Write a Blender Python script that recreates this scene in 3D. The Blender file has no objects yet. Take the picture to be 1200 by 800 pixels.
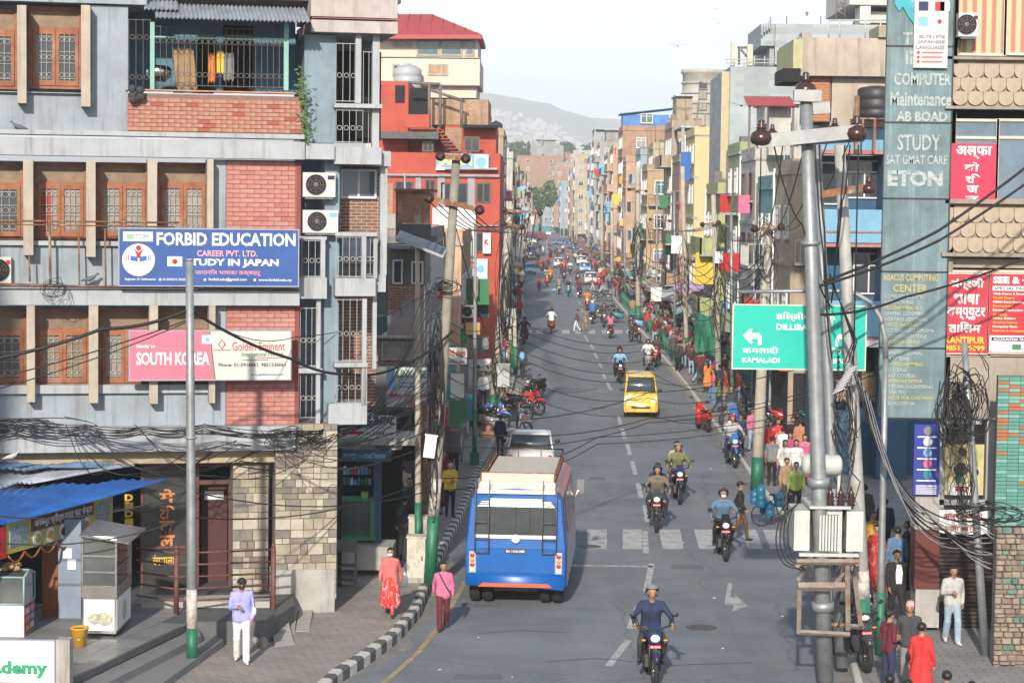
import bpy, bmesh, math, random
import numpy as np
from mathutils import Vector, Matrix, Euler
HAZE = .0003
random.seed(7); np.random.seed(7)
R = math.radians; PI = math.pi
scene = bpy.context.scene
COL = scene.collection
# ------------------------------------------------------------------ camera, sky, sun
FPX = 2500.0; CAMH = 9.3; VPX, VPY = 630.0, 240.0; ROLL = R(0.7)
def cam_rot(yaw, pitch):
 return (Matrix.Rotation(yaw, 3, 'Z') @ Matrix.Rotation(PI/2-pitch, 3, 'X') @ Matrix.Rotation(ROLL, 3, 'Z'))
yaw, pitch = 0.0, 0.0
for _ in range(30):                     # turn the camera until the street's vanishing point falls where it should
 v = cam_rot(yaw, pitch).transposed() @ Vector((0, 1, 0))
 px, py = 600 + FPX*v.x/-v.z, 400 - FPX*v.y/-v.z
 yaw += (VPX-px)/FPX; pitch += (py-VPY)/FPX
CR = cam_rot(yaw, pitch)
CAM = Vector((0, 0, CAMH))
cd = bpy.data.cameras.new('camera'); cam = bpy.data.objects.new('camera', cd); COL.objects.link(cam)
cam.matrix_world = Matrix.Translation(CAM) @ CR.to_4x4()
cd.sensor_width = 36; cd.lens = 36*FPX/1200; cd.clip_start = 0.5; cd.clip_end = 20000
scene.camera = cam
def ray(x, y): return CR @ Vector(((x-600)/FPX, -(y-400)/FPX, -1))
def P(x, y, Y):                          # photo pixel (1200x800) at distance Y down the street -> world point
 r = ray(x, y); return CAM + r*(Y/r.y)
def G(x, y, z=0.0):                      # photo pixel on the level z
 r = ray(x, y); return CAM + r*((z-CAMH)/r.z)
SUN_EL, SUN_AZ = R(25), R(7)             # sun behind the camera, a little to the left
world = bpy.data.worlds.new('World'); scene.world = world; world.use_nodes = True
nt = world.node_tree; nt.nodes.clear()
wo = nt.nodes.new('ShaderNodeOutputWorld'); bg = nt.nodes.new('ShaderNodeBackground')
sky = nt.nodes.new('ShaderNodeTexSky'); sky.sky_type = 'NISHITA'; sky.sun_disc = False
sky.sun_elevation = SUN_EL; sky.sun_rotation = PI + SUN_AZ   # checked: rotation 0 = +Y, clockwise
sky.air_density = 1.0; sky.dust_density = 2.0; sky.ozone_density = 1.6
bg.inputs['Strength'].default_value = 0.11
tc = nt.nodes.new('ShaderNodeTexCoord'); mp = nt.nodes.new('ShaderNodeMapping'); mp.inputs['Scale'].default_value = (1.2, 1.2, 9)
no = nt.nodes.new('ShaderNodeTexNoise'); no.inputs['Scale'].default_value = 1.8; no.inputs['Detail'].default_value = 8; no.inputs['Roughness'].default_value = .55
cr = nt.nodes.new('ShaderNodeValToRGB'); cr.color_ramp.elements[0].position = .34; cr.color_ramp.elements[1].position = .66
cr.color_ramp.elements[0].color = (.42,.42,.42,1); cr.color_ramp.elements[1].color = (.9,.9,.9,1)
mx = nt.nodes.new('ShaderNodeMix'); mx.data_type = 'RGBA'; mx.inputs['B'].default_value = (10.2, 11.6, 12.8, 1)
L = nt.links.new
sx = nt.nodes.new('ShaderNodeSeparateXYZ'); L(tc.outputs['Generated'], sx.inputs[0])
el = nt.nodes.new('ShaderNodeMapRange'); el.inputs['From Min'].default_value = .10; el.inputs['From Max'].default_value = .65; el.inputs['To Min'].default_value = 1; el.inputs['To Max'].default_value = .12; L(sx.outputs['Z'], el.inputs['Value'])
ml = nt.nodes.new('ShaderNodeMath'); ml.operation = 'MULTIPLY'; L(el.outputs[0], ml.inputs[1])
L(tc.outputs['Generated'], mp.inputs['Vector']); L(mp.outputs['Vector'], no.inputs['Vector']); L(no.outputs['Fac'], cr.inputs['Fac'])
L(cr.outputs['Color'], ml.inputs[0]); L(ml.outputs[0], mx.inputs['Factor']); L(sky.outputs['Color'], mx.inputs['A']); L(mx.outputs['Result'], bg.inputs['Color']); L(bg.outputs['Background'], wo.inputs['Surface'])
sl = bpy.data.lights.new('sun', 'SUN'); sl.energy = 4.2; sl.angle = R(1.2); sl.color = (1.0, .91, .79)
so = bpy.data.objects.new('sun', sl); COL.objects.link(so)
sd = Vector((math.sin(SUN_AZ)*math.cos(SUN_EL), math.cos(SUN_AZ)*math.cos(SUN_EL), -math.sin(SUN_EL)))  # way the light travels
so.rotation_euler = sd.to_track_quat('-Z', 'Y').to_euler(); so.location = (-20, -60, 40)
scene.view_settings.view_transform = 'Standard'; scene.view_settings.look = 'None'
scene.view_settings.exposure = 0.38; scene.view_settings.gamma = 1.0
scene.cycles.max_bounces = 8; scene.cycles.diffuse_bounces = 2; scene.cycles.glossy_bounces = 2
scene.cycles.transmission_bounces = 4; scene.cycles.volume_bounces = 3; scene.cycles.transparent_max_bounces = 8
scene.cycles.caustics_reflective = False; scene.cycles.caustics_refractive = False
# ------------------------------------------------------------------ materials
_mc = {}
def M(key, col=None, rough=.8, var=.18, scale=2.5, bump=.15, metal=0., streak=0., dirt=None, kind=None, col2=None, bscale=(1,1), spec=None):
 if key in _mc: return _mc[key]
 m = bpy.data.materials.new(key); m.use_nodes = True; t = m.node_tree; b = t.nodes['Principled BSDF']
 b.inputs['Roughness'].default_value = rough; b.inputs['Metallic'].default_value = metal
 if spec is not None: b.inputs['Specular IOR Level'].default_value = spec
 N = t.nodes.new; K = t.links.new
 tc = N('ShaderNodeTexCoord'); c = (*col, 1)
 nz = N('ShaderNodeTexNoise'); nz.inputs['Scale'].default_value = scale; nz.inputs['Detail'].default_value = 6; nz.inputs['Roughness'].default_value = .65
 K(tc.outputs['Object'], nz.inputs['Vector'])
 rp = N('ShaderNodeMapRange'); rp.inputs['From Min'].default_value = .3; rp.inputs['From Max'].default_value = .7
 rp.inputs['To Min'].default_value = 1-var; rp.inputs['To Max'].default_value = 1+var*.6
 K(nz.outputs['Fac'], rp.inputs['Value'])
 if kind == 'brick':
  # swap axes so that bricks run on both the x-z and the y-z walls
  sx = N('ShaderNodeSeparateXYZ'); K(tc.outputs['Object'], sx.inputs[0]); ad = N('ShaderNodeMath'); ad.operation = 'ADD'
  K(sx.outputs['X'], ad.inputs[0]); K(sx.outputs['Y'], ad.inputs[1]); cb = N('ShaderNodeCombineXYZ'); K(ad.outputs[0], cb.inputs['X']); K(sx.outputs['Z'], cb.inputs['Y'])
  bt = N('ShaderNodeTexBrick'); bt.inputs['Scale'].default_value = 1; bt.inputs['Brick Width'].default_value = .24*bscale[0]; bt.inputs['Row Height'].default_value = .075*bscale[1]
  bt.inputs['Mortar Size'].default_value = .008; bt.inputs['Color1'].default_value = c; bt.inputs['Color2'].default_value = (*[v*.72 for v in col], 1)
  bt.inputs['Mortar'].default_value = (*(col2 or (.36,.33,.3)), 1); K(cb.outputs[0], bt.inputs['Vector']); base = bt.outputs['Color']
 elif col2 is not None:
  n2 = N('ShaderNodeTexNoise'); n2.inputs['Scale'].default_value = scale*.8; n2.inputs['Detail'].default_value = 8; n2.inputs['Roughness'].default_value = .7
  mpp = N('ShaderNodeMapping'); mpp.inputs['Location'].default_value = (7, 3, 5); mpp.inputs['Scale'].default_value = (1,1,.55)
  K(tc.outputs['Object'], mpp.inputs['Vector']); K(mpp.outputs['Vector'], n2.inputs['Vector'])
  r2 = N('ShaderNodeMapRange'); r2.inputs['From Min'].default_value = .52; r2.inputs['From Max'].default_value = .64
  K(n2.outputs['Fac'], r2.inputs['Value']); mi = N('ShaderNodeMix'); mi.data_type = 'RGBA'; mi.inputs['A'].default_value = c; mi.inputs['B'].default_value = (*col2, 1)
  K(r2.outputs[0], mi.inputs['Factor']); base = mi.outputs['Result']
 else:
  rg = N('ShaderNodeRGB'); rg.outputs[0].default_value = c; base = rg.outputs[0]
 vm = N('ShaderNodeVectorMath'); vm.operation = 'SCALE'; K(base, vm.inputs[0]); K(rp.outputs[0], vm.inputs['Scale']); outc = vm.outputs[0]
 if streak:
  ms = N('ShaderNodeMapping'); ms.inputs['Scale'].default_value = (3.2, 3.2, .22); K(tc.outputs['Object'], ms.inputs['Vector'])
  n3 = N('ShaderNodeTexNoise'); n3.inputs['Scale'].default_value = 1.6; n3.inputs['Detail'].default_value = 7; n3.inputs['Roughness'].default_value = .7; K(ms.outputs[0], n3.inputs['Vector'])
  r3 = N('ShaderNodeMapRange'); r3.inputs['From Min'].default_value = .5; r3.inputs['From Max'].default_value = .72; r3.inputs['To Max'].default_value = streak; K(n3.outputs['Fac'], r3.inputs['Value'])
  m3 = N('ShaderNodeMix'); m3.data_type = 'RGBA'; m3.inputs['B'].default_value = (*(dirt or (.10,.085,.07)), 1); K(r3.outputs[0], m3.inputs['Factor']); K(outc, m3.inputs['A']); outc = m3.outputs['Result']
 K(outc, b.inputs['Base Color'])
 if bump:
  nb = N('ShaderNodeTexNoise'); nb.inputs['Scale'].default_value = scale*12; nb.inputs['Detail'].default_value = 4; K(tc.outputs['Object'], nb.inputs['Vector'])
  bp = N('ShaderNodeBump'); bp.inputs['Strength'].default_value = bump; bp.inputs['Distance'].default_value = .02; K(nb.outputs['Fac'], bp.inputs['Height']); K(bp.outputs[0], b.inputs['Normal'])
 _mc[key] = m; return m
def glass(key='pane_glass', col=(.05,.065,.08), rough=.12):
 return M(key, col, rough, var=.35, scale=1.2, bump=.03, spec=.6)
def plain(key, col=None, rough=.6, metal=0., var=.08):
 return M(key, col, rough, var=var, scale=4, bump=.05, metal=metal)
# ------------------------------------------------------------------ mesh builder
class MB:
 def __init__(s): s.v = []; s.f = []; s.m = []; s.sm = []
 def add(s, vs, fs, mi=0, smooth=False):
  n = len(s.v); s.v += [tuple(v) for v in vs]
  for f in fs: s.f.append(tuple(i+n for i in f)); s.m.append(mi); s.sm.append(smooth)
  return s
 def box(s, x0, x1, y0, y1, z0, z1, mi=0, rot=None, c=None):
  if x0 > x1: x0, x1 = x1, x0
  if y0 > y1: y0, y1 = y1, y0
  if z0 > z1: z0, z1 = z1, z0
  vs = [Vector(p) for p in ((x0,y0,z0),(x1,y0,z0),(x1,y1,z0),(x0,y1,z0),(x0,y0,z1),(x1,y0,z1),(x1,y1,z1),(x0,y1,z1))]
  if rot is not None:
   c = Vector(c if c is not None else ((x0+x1)/2,(y0+y1)/2,(z0+z1)/2)); vs = [c + rot @ (v-c) for v in vs]
  return s.add(vs, [(0,3,2,1),(4,5,6,7),(0,1,5,4),(1,2,6,5),(2,3,7,6),(3,0,4,7)], mi)
 def rings(s, rings, mi=0, closed=True, cap=True, smooth=False):
  n = len(rings[0]); vs = [p for r in rings for p in r]; fs = []
  for i in range(len(rings)-1):
   for j in range(n if closed else n-1):
    k = (j+1) % n; fs.append((i*n+j, i*n+k, (i+1)*n+k, (i+1)*n+j))
  s.add(vs, fs, mi, smooth)
  if cap and closed:
   b = len(s.v)-len(vs)
   s.f.append(tuple(b+j for j in range(n))[::-1]); s.m.append(mi); s.sm.append(False)
   s.f.append(tuple(b+(len(rings)-1)*n+j for j in range(n))); s.m.append(mi); s.sm.append(False)
  return s
 def tube(s, pts, r, n=8, mi=0, smooth=True, cap=True):
  pts = [Vector(p) for p in pts]; rs = r if isinstance(r, (list, tuple)) else [r]*len(pts); out = []
  up = None
  for i, p in enumerate(pts):
   d = (pts[min(i+1, len(pts)-1)] - pts[max(i-1, 0)]).normalized()
   if up is None:
    a = Vector((0,0,1)) if abs(d.z) < .9 else Vector((1,0,0)); up = d.cross(a).normalized()
   else:
    up = (up - d*up.dot(d)); up = up.normalized() if up.length > 1e-5 else d.orthogonal().normalized()
   w = d.cross(up)
   out.append([p + (up*math.cos(2*PI*j/n) + w*math.sin(2*PI*j/n))*rs[i] for j in range(n)])
  return s.rings(out, mi, True, cap, smooth)
 def cyl(s, p0, p1, r0, r1=None, n=12, mi=0, smooth=True):
  return s.tube([p0, p1], [r0, r0 if r1 is None else r1], n, mi, smooth)
 def lathe(s, c, prof, n=16, mi=0, axis='z', smooth=True, cap=True):
  c = Vector(c); out = []
  for r, h in prof:
   ring = []
   for j in range(n):
    a = 2*PI*j/n; x, y = r*math.cos(a), r*math.sin(a)
    ring.append(c + (Vector((x,y,h)) if axis == 'z' else Vector((x,h,-y)) if axis == 'y' else Vector((h,x,y))))
   out.append(ring)
  return s.rings(out, mi, True, cap, smooth)
 def ell(s, c, rad, n=12, k=8, mi=0, rot=None):
  c = Vector(c); out = []
  for i in range(k+1):
   t = -PI/2 + PI*i/k; cr_ = max(math.cos(t), .02); ring = []
   for j in range(n):
    a = 2*PI*j/n; p = Vector((rad[0]*cr_*math.cos(a), rad[1]*cr_*math.sin(a), rad[2]*math.sin(t)))
    ring.append(c + (rot @ p if rot is not None else p))
   out.append(ring)
  return s.rings(out, mi, True, True, True)
 def quad(s, a, b, c, d, mi=0): return s.add([a,b,c,d], [(0,1,2,3)], mi)
 def prism(s, poly, a0, a1, mi=0, axis='x'):
  # poly in the plane across the axis: axis x -> (y,z), y -> (x,z), z -> (x,y)
  def q(p, a): return (a,p[0],p[1]) if axis == 'x' else (p[0],a,p[1]) if axis == 'y' else (p[0],p[1],a)
  n = len(poly); vs = [q(p,a0) for p in poly] + [q(p,a1) for p in poly]
  fs = [tuple(range(n)), tuple(range(2*n-1, n-1, -1))] + [(j, j+n, (j+1)%n+n, (j+1)%n) for j in range(n)]
  return s.add(vs, fs, mi)
 def mesh(s, name, mats, fix=True):
  me = bpy.data.meshes.new(name); me.from_pydata(s.v, [], s.f)
  for m in (mats if isinstance(mats, (list, tuple)) else [mats]): me.materials.append(m)
  me.polygons.foreach_set('material_index', s.m); me.polygons.foreach_set('use_smooth', s.sm)
  if fix:
   b = bmesh.new(); b.from_mesh(me); bmesh.ops.recalc_face_normals(b, faces=b.faces); b.to_mesh(me); b.free()
  me.update(); return me
 def build(s, name, mats, parent=None, fix=True, **kw):
  return put(s.mesh(name, mats, fix), name, parent, **kw)
def put(me, name, parent=None, loc=None, rot=None, scl=None, **kw):
 o = bpy.data.objects.new(name, me); COL.objects.link(o)
 if parent is not None: reg(o, parent)
 if loc is not None: o.location = loc
 if rot is not None: o.rotation_euler = rot
 if scl is not None: o.scale = scl
 for k, v in kw.items(): o[k] = v
 return o
def tag(o, label, cat, group=None, kind=None):
 if label: o['label'] = label
 if cat: o['category'] = cat
 if group: o['group'] = group
 if kind: o['kind'] = kind
 return o
def thing(name, label, cat, loc=(0,0,0), rz=0., group=None, scl=None):
 o = bpy.data.objects.new(name, None); COL.objects.link(o); o.location = loc; o.rotation_euler = (0,0,rz); o.empty_display_size = .2
 if scl: o.scale = (scl,)*3 if not isinstance(scl, (tuple, list)) else scl
 return tag(o, label, cat, group)
def structure(o): o['kind'] = 'structure'; return o
KIDS = {}
def kids(o): return KIDS.get(o.name, [])
def reg(o, parent): o.parent = parent; KIDS.setdefault(parent.name, []).append(o)
TMP = bpy.data.scenes.new('workbench')
def evaluated_mesh(o):
 # evaluate one object in an empty side scene, which is removed at the end
 TMP.collection.objects.link(o)
 with bpy.context.temp_override(scene=TMP, view_layer=TMP.view_layers[0]):
  dg = bpy.context.evaluated_depsgraph_get(); me = bpy.data.meshes.new_from_object(o.evaluated_get(dg))
 TMP.collection.objects.unlink(o); return me
def copy_tree(o, loc=None, rz=None, label=None, group=None, scl=None, parent=None, recol=None):
 c = o.copy(); COL.objects.link(c)
 if parent is not None: reg(c, parent)
 if loc is not None: c.location = loc
 if rz is not None: c.rotation_euler = (0,0,rz)
 if scl is not None: c.scale = (scl,)*3
 if label: c['label'] = label
 if group: c['group'] = group
 if recol and c.data is not None:
  for i, sl_ in enumerate(c.material_slots):
   if sl_.material and sl_.material.name in recol:
    nm_ = sl_.material.name; sl_.link = 'OBJECT'; sl_.material = recol[nm_]
 for ch in list(kids(o)): copy_tree(ch, parent=c, recol=recol)
 return c
class Frame:
 """A facade's own axes: x along it to the right, y into the building, z up. q() turns a photo pixel into them."""
 def __init__(s, o, ang=0.):
  s.o = Vector(o); s.a = ang; s.mat = Matrix.Translation(s.o) @ Matrix.Rotation(ang, 4, 'Z'); s.inv = s.mat.inverted()
 def q(s, x, y, off=0.):
  o = s.inv @ CAM; d = s.inv.to_3x3() @ ray(x, y); p = o + d*((off-o.y)/d.y); return p.x, p.z
 def box(s, mb, x0, y0, x1, y1, o0, o1, mi=0):
  a = s.q(x0, y0, o0); b = s.q(x1, y1, o0); mb.box(a[0], b[0], o0, o1, b[1], a[1], mi); return mb
 def thing(s, name, label, cat, loc=(0,0,0), group=None): return thing(name, label, cat, s.mat @ Vector(loc), s.a, group)
# ------------------------------------------------------------------ lettering
_tc = {}
def text_mesh(txt, bold=0., spacing=1.):
 k = (txt, bold, spacing)
 if k in _tc: return _tc[k]
 cu = bpy.data.curves.new('lettering', 'FONT'); cu.body = txt; cu.size = 1; cu.resolution_u = 2; cu.offset = bold; cu.extrude = .004; cu.space_character = spacing
 cu.align_x = 'CENTER'
 ob = bpy.data.objects.new('lettering', cu); me = evaluated_mesh(ob)
 bpy.data.objects.remove(ob); bpy.data.curves.remove(cu)
 co = np.empty(len(me.vertices)*3); me.vertices.foreach_get('co', co); co = co.reshape(-1, 3)
 if len(co):
  lo, hi = co.min(0), co.max(0); co[:,0] = (co[:,0]-lo[0])/max(hi[0]-lo[0],1e-6); co[:,1] = (co[:,1]-lo[1])/max(hi[1]-lo[1],1e-6)
  z = co[:,2].copy(); co[:,2] = co[:,1]; co[:,1] = -z   # stands upright, faces -y
  me.vertices.foreach_set('co', co.ravel()); me.update()
 _tc[k] = me; return me
def lettering(txt, x0, x1, z0, z1, y, mat, parent, bold=0., spacing=1., rot=None):
 me = text_mesh(txt, bold, spacing).copy(); me.materials.clear(); me.materials.append(mat)
 return put(me, 'lettering', parent, (min(x0,x1), y, min(z0,z1)), rot, (abs(x1-x0), 1, abs(z1-z0)))
def cable(pts, r=.012, sag=.0, n=10):
 """points of a hanging cable through the given anchors"""
 out = []
 for a, b in zip(pts[:-1], pts[1:]):
  a, b = Vector(a), Vector(b)
  for i in range(n): t = i/n; out.append(a.lerp(b, t) - Vector((0,0,4*sag*t*(1-t))))
 out.append(Vector(pts[-1])); return out
# ------------------------------------------------------------------ people
SKIN = plain('skin', (.34,.19,.12), .6, var=.12); SKIN2 = plain('skin_dark', (.22,.115,.07), .6, var=.12)
HAIR = plain('hair', (.012,.010,.009), .5); SHOE = plain('shoe_black', (.02,.02,.02), .5); SHOEW = plain('shoe_white', (.6,.6,.58), .6)
MASKW = plain('mask_white', (.55,.66,.72), .8); MASKB = plain('mask_black', (.015,.015,.015), .7)
CL = dict(taupe=(.15,.125,.10), black=(.014,.014,.016), charcoal=(.045,.047,.052), grey=(.20,.205,.21), lightgrey=(.42,.42,.41), white=(.68,.68,.67), cream=(.55,.48,.36), beige=(.42,.33,.23),
          tan=(.30,.20,.11), brown=(.10,.055,.03), red=(.48,.03,.03), darkred=(.20,.016,.022), maroon=(.11,.014,.024), coral=(.56,.14,.13), pink=(.52,.14,.26), magenta=(.42,.05,.16), salmon=(.45,.19,.13),
          orange=(.65,.20,.04), yellow=(.70,.48,.07), mustard=(.55,.32,.04), green=(.05,.20,.09), olive=(.14,.16,.07), lime=(.26,.34,.08), teal=(.04,.24,.26), sky=(.20,.42,.65), blue=(.04,.14,.42),
          navy=(.02,.03,.075), denim=(.10,.17,.28), lightdenim=(.28,.37,.47), lavender=(.33,.33,.68), purple=(.20,.08,.30))
def cloth(n):
 return M('cloth_'+n, CL[n], .85, var=.22, scale=6, bump=.25)
def pattern_cloth(key, a, b):
 return M(key, a, .85, var=.1, scale=14, bump=.2, col2=b)
CLOTH_RED_FLORAL = pattern_cloth('cloth_red_floral', (.62,.04,.04), (.75,.62,.58))
CLOTH_SALMON_FLORAL = pattern_cloth('cloth_salmon_floral', (.62,.17,.12), (.62,.12,.08))
CLOTH_RED_GOLD = pattern_cloth('cloth_red_gold', (.36,.02,.03), (.60,.36,.16))
def prims_for(pose, wear):
 """tapered capsules (a, b, ra, rb, slot): 0 skin, 1 top, 2 lower, 3 shoe; figure 1.65 m, faces -y"""
 q = dict(pelvis=(0,0,.90), chest=(0,-.01,1.24), neck=(0,-.005,1.40), head=(0,-.015,1.535), look=0.,
             hipL=(.085,0,.88), hipR=(-.085,0,.88), kneeL=(.095,-.02,.48), kneeR=(-.095,-.02,.48), ankL=(.10,.02,.08), ankR=(-.10,.02,.08),
             shL=(.165,.0,1.335), shR=(-.165,.0,1.335), elL=(.225,.03,1.07), elR=(-.225,.03,1.07), haL=(.235,-.05,.84), haR=(-.235,-.05,.84), toe=(0,-1,0))
 q.update(pose); V = {k: Vector(v) for k, v in q.items() if k != 'look'}
 pr = []; A = lambda a, b, ra, rb, s: pr.append((Vector(a), Vector(b), ra, rb, s))
 jk = 1.12 if wear.get('jacket') else 1.0; f = wear.get('female', 0); sw = .92 if f else 1.
 ax = (V['shL']-V['shR']).normalized(); up = (V['neck']-V['pelvis']).normalized()
 sh = {s: V['neck'] + (V['sh'+s]-V['neck'])*sw for s in 'LR'}
 # torso: two columns side by side plus shoulders
 for s, g in (('L',1),('R',-1)):
  A(V['pelvis']+ax*g*.065-up*.02, V['pelvis'].lerp(V['chest'],.55)+ax*g*(.055 if f else .07), .115*jk, .10*jk, 1)
  A(V['pelvis'].lerp(V['chest'],.55)+ax*g*.06, V['chest']+ax*g*.085, .10*jk, .105*jk, 1)
  A(V['chest']+ax*g*.07, sh[s]-up*.02, .10*jk, .062*jk, 1)
  A(V['neck']-up*.03, sh[s], .055, .058*jk, 1)
  A(V['hip'+s]+up*.03, V['knee'+s], .098, .065*(1.1 if wear.get('loose') else 1), 2)
  A(V['knee'+s], V['ank'+s]+Vector((0,0,.0)), .064*(1.25 if wear.get('loose') else 1), .042*(1.7 if wear.get('loose') else 1), 2 if not wear.get('barecalf') else 0)
  A(sh[s], V['el'+s], .060*jk, .046*jk, 1)
  A(V['el'+s], V['ha'+s].lerp(V['el'+s], .14), .046*jk, .036*jk, 1 if not wear.get('shortsleeve') else 0)
  A(V['ha'+s].lerp(V['el'+s],.16), V['ha'+s], .030, .030, 0)
  t = V['toe'] + ax*g*.18; t.normalize()
  A(V['ank'+s]+Vector((0,0,-.045))-t*.03, V['ank'+s]+Vector((0,0,-.05))+t*.13, .040, .033, 3)
  A(V['ank'+s], V['ank'+s]+Vector((0,0,-.04)), .04, .042, 3)
 A(V['neck']-up*.04, V['head']-Vector((0,0,.06)), .052, .05, 0)
 # head: skull, jaw, nose, ears
 yw = Matrix.Rotation(q['look'], 3, 'Z'); H = V['head']; fw = yw @ Vector((0,-1,0)); sd_ = yw @ Vector((1,0,0))
 A(H+Vector((0,0,.035))+fw*-.025, H+Vector((0,0,.03))+fw*.02, .082, .078, 0)
 A(H+fw*.02, H+Vector((0,0,-.055))+fw*.035, .070, .045, 0)
 A(H+fw*.085+Vector((0,0,.01)), H+fw*.100+Vector((0,0,-.018)), .012, .016, 0)
 for g in (1,-1): A(H+sd_*g*.078+Vector((0,0,.012)), H+sd_*g*.080+Vector((0,0,-.02)), .016, .012, 0)
 if wear.get('skirt'):       # (top z, bottom z, r0, r1, slot)
  for (z0, z1, r0, r1, s) in wear['skirt']:
   mx = (V['ankL']+V['ankR'])/2; top = V['pelvis'].copy(); top.z = z0
   bot = Vector((mx.x*.6, mx.y*.6, z1))
   for g in (1,-1): A(top+ax*g*.05, bot+ax*g*.07, r0, r1, s)
 return pr, V, fw, sd_, ax
def template(name, pose={}, wear={}, vox=.02, hands=True):
 pr, V, fw, sd_, ax = prims_for(pose, wear); mb = MB()
 for a, b, ra, rb, s in pr:
  d = (b-a); l = d.length; d = d.normalized() if l > 1e-6 else Vector((0,0,1)); pts = []; rs = []
  for t in (-1,-.7,-.35): pts.append(a+d*ra*t); rs.append(max(ra*math.sqrt(1-t*t), .002))
  pts += [a, b]; rs += [ra, rb]
  for t in (.35,.7,1): pts.append(b+d*rb*t); rs.append(max(rb*math.sqrt(1-t*t), .002))
  mb.tube(pts, rs, 10)
 me = mb.mesh('tmp', []); o = bpy.data.objects.new('tmp', me); md = o.modifiers.new('r', 'REMESH'); md.mode = 'VOXEL'; md.voxel_size = vox; md.use_smooth_shade = True
 ms = o.modifiers.new('s', 'SMOOTH'); ms.factor = .5; ms.iterations = 2
 out = evaluated_mesh(o); bpy.data.objects.remove(o); bpy.data.meshes.remove(me)
 n = len(out.polygons); c = np.empty(n*3); out.polygons.foreach_get('center', c); c = c.reshape(-1,3)
 best = np.full(n, 1e9); lab = np.zeros(n, int)
 for a, b, ra, rb, s in pr:
  a_ = np.array(a); ab = np.array(b)-a_; t = np.clip(((c-a_)@ab)/max(ab@ab,1e-9), 0, 1); dd = np.linalg.norm(c-(a_+t[:,None]*ab), axis=1) - (ra+(rb-ra)*t)
  if s == 0: dd = dd+.004
  k = dd < best; best[k] = dd[k]; lab[k] = s
 out.polygons.foreach_set('material_index', lab.astype(np.int32)); out.polygons.foreach_set('use_smooth', [True]*n)
 for m in (SKIN, cloth('grey'), cloth('navy'), SHOE): out.materials.append(m)
 if hands:                     # five fingers each, rooted in the palm
  hb = MB()
  for s, g in (('L',1),('R',-1)):
   h = V['ha'+s]; d = (h-V['el'+s]).normalized(); d = (d*.75+Vector((0,0,-.25)) if wear.get('hang',1) else d).normalized()
   side = d.cross(Vector((0,1,0))); side = side.normalized() if side.length > .1 else Vector((1,0,0)); nrm = side.cross(d).normalized()
   if abs(d.z) > .6: side, nrm = Vector((0,-1,0)), Vector((-g,0,0))
   hb.ell(h+d*.03, (.028,.028,.045), 8, 5, 0, rot=d.to_track_quat('Z','Y').to_matrix())
   for i, ln in enumerate((.062,.070,.066,.052)):
    r0 = h+d*.055+side*(.027-.018*i); hb.tube([r0, r0+d*ln*.5+nrm*.006, r0+d*ln*.85+nrm*.026], [.010,.009,.007], 6)
   hb.tube([h+d*.01+side*.022, h+d*.035+side*.05, h+d*.062+side*.055], [.012,.011,.008], 6)
  b2 = bmesh.new(); b2.from_mesh(out); hm = hb.mesh('h', []); b2.from_mesh(hm); b2.to_mesh(out); b2.free(); bpy.data.meshes.remove(hm)
 out.name = name
 # face marks and hair in the same coordinates
 H = V['head']; hz = lambda r, dz, n0=None: None
 hair = MB(); q_ = fw.to_track_quat('-Y','Z').to_matrix()
 hair.ell(H+Vector((0,0,.045))-fw*.018, (.090,.102,.088), 14, 8, 0, rot=q_)
 hm = hair.mesh(name+'_hair', HAIR)
 bmx = bmesh.new(); bmx.from_mesh(hm)    # cut the forehead and face free
 dele = [v for v in bmx.verts if (v.co-H).dot(fw) > .045 and v.co.z < H.z+.068 or v.co.z < H.z-.04]
 bmesh.ops.delete(bmx, geom=dele, context='VERTS'); bmx.to_mesh(hm); bmx.free()
 lh = MB(); lh.ell(H+Vector((0,0,.045))-fw*.022, (.094,.104,.090), 14, 8, 0, rot=q_)
 lh.tube([H-fw*.07+Vector((0,0,.02)), H-fw*.10+Vector((0,0,-.10)), H-fw*.12+Vector((0,0,-.27))], [.085,.080,.045], 10)
 lm = lh.mesh(name+'_long', HAIR); bmx = bmesh.new(); bmx.from_mesh(lm)
 dele = [v for v in bmx.verts if (v.co-H).dot(fw) > .045 and v.co.z < H.z+.070]
 bmesh.ops.delete(bmx, geom=dele, context='VERTS'); bmx.to_mesh(lm); bmx.free()
 fb = MB()
 for g in (1,-1):
  fb.ell(H+fw*.088+sd_*g*.030+Vector((0,0,.012)), (.012,.006,.006), 6, 4, 0, rot=q_); fb.box(-.016,.016,-.004,.004,-.003,.003, 0, rot=q_, c=(0,0,0)) if 0 else None
  e = H+fw*.089+sd_*g*.031+Vector((0,0,.032)); fb.tube([e-sd_*.016, e+sd_*.016], .004, 4)
 fb.tube([H+fw*.076-sd_*.020+Vector((0,0,-.052)), H+fw*.084+Vector((0,0,-.053)), H+fw*.076+sd_*.020+Vector((0,0,-.052))], .005, 4)
 fm = fb.mesh(name+'_face', plain('face_marks', (.05,.02,.02), .6))
 he = MB(); he.ell(H+Vector((0,0,.035))-fw*.01, (.128,.142,.132), 16, 9, 0, rot=q_); hmm = he.mesh(name+'_helmet', plain('helmet_black', (.02,.02,.022), .18)); hmm.materials.append(glass('visor',(.03,.035,.04),.1))
 bmx = bmesh.new(); bmx.from_mesh(hmm); dele = [v for v in bmx.verts if v.co.z < H.z-.075 or ((v.co-H).dot(fw) > .085 and v.co.z < H.z+.06)]
 bmesh.ops.delete(bmx, geom=dele, context='VERTS'); bmx.to_mesh(hmm); bmx.free()
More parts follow.
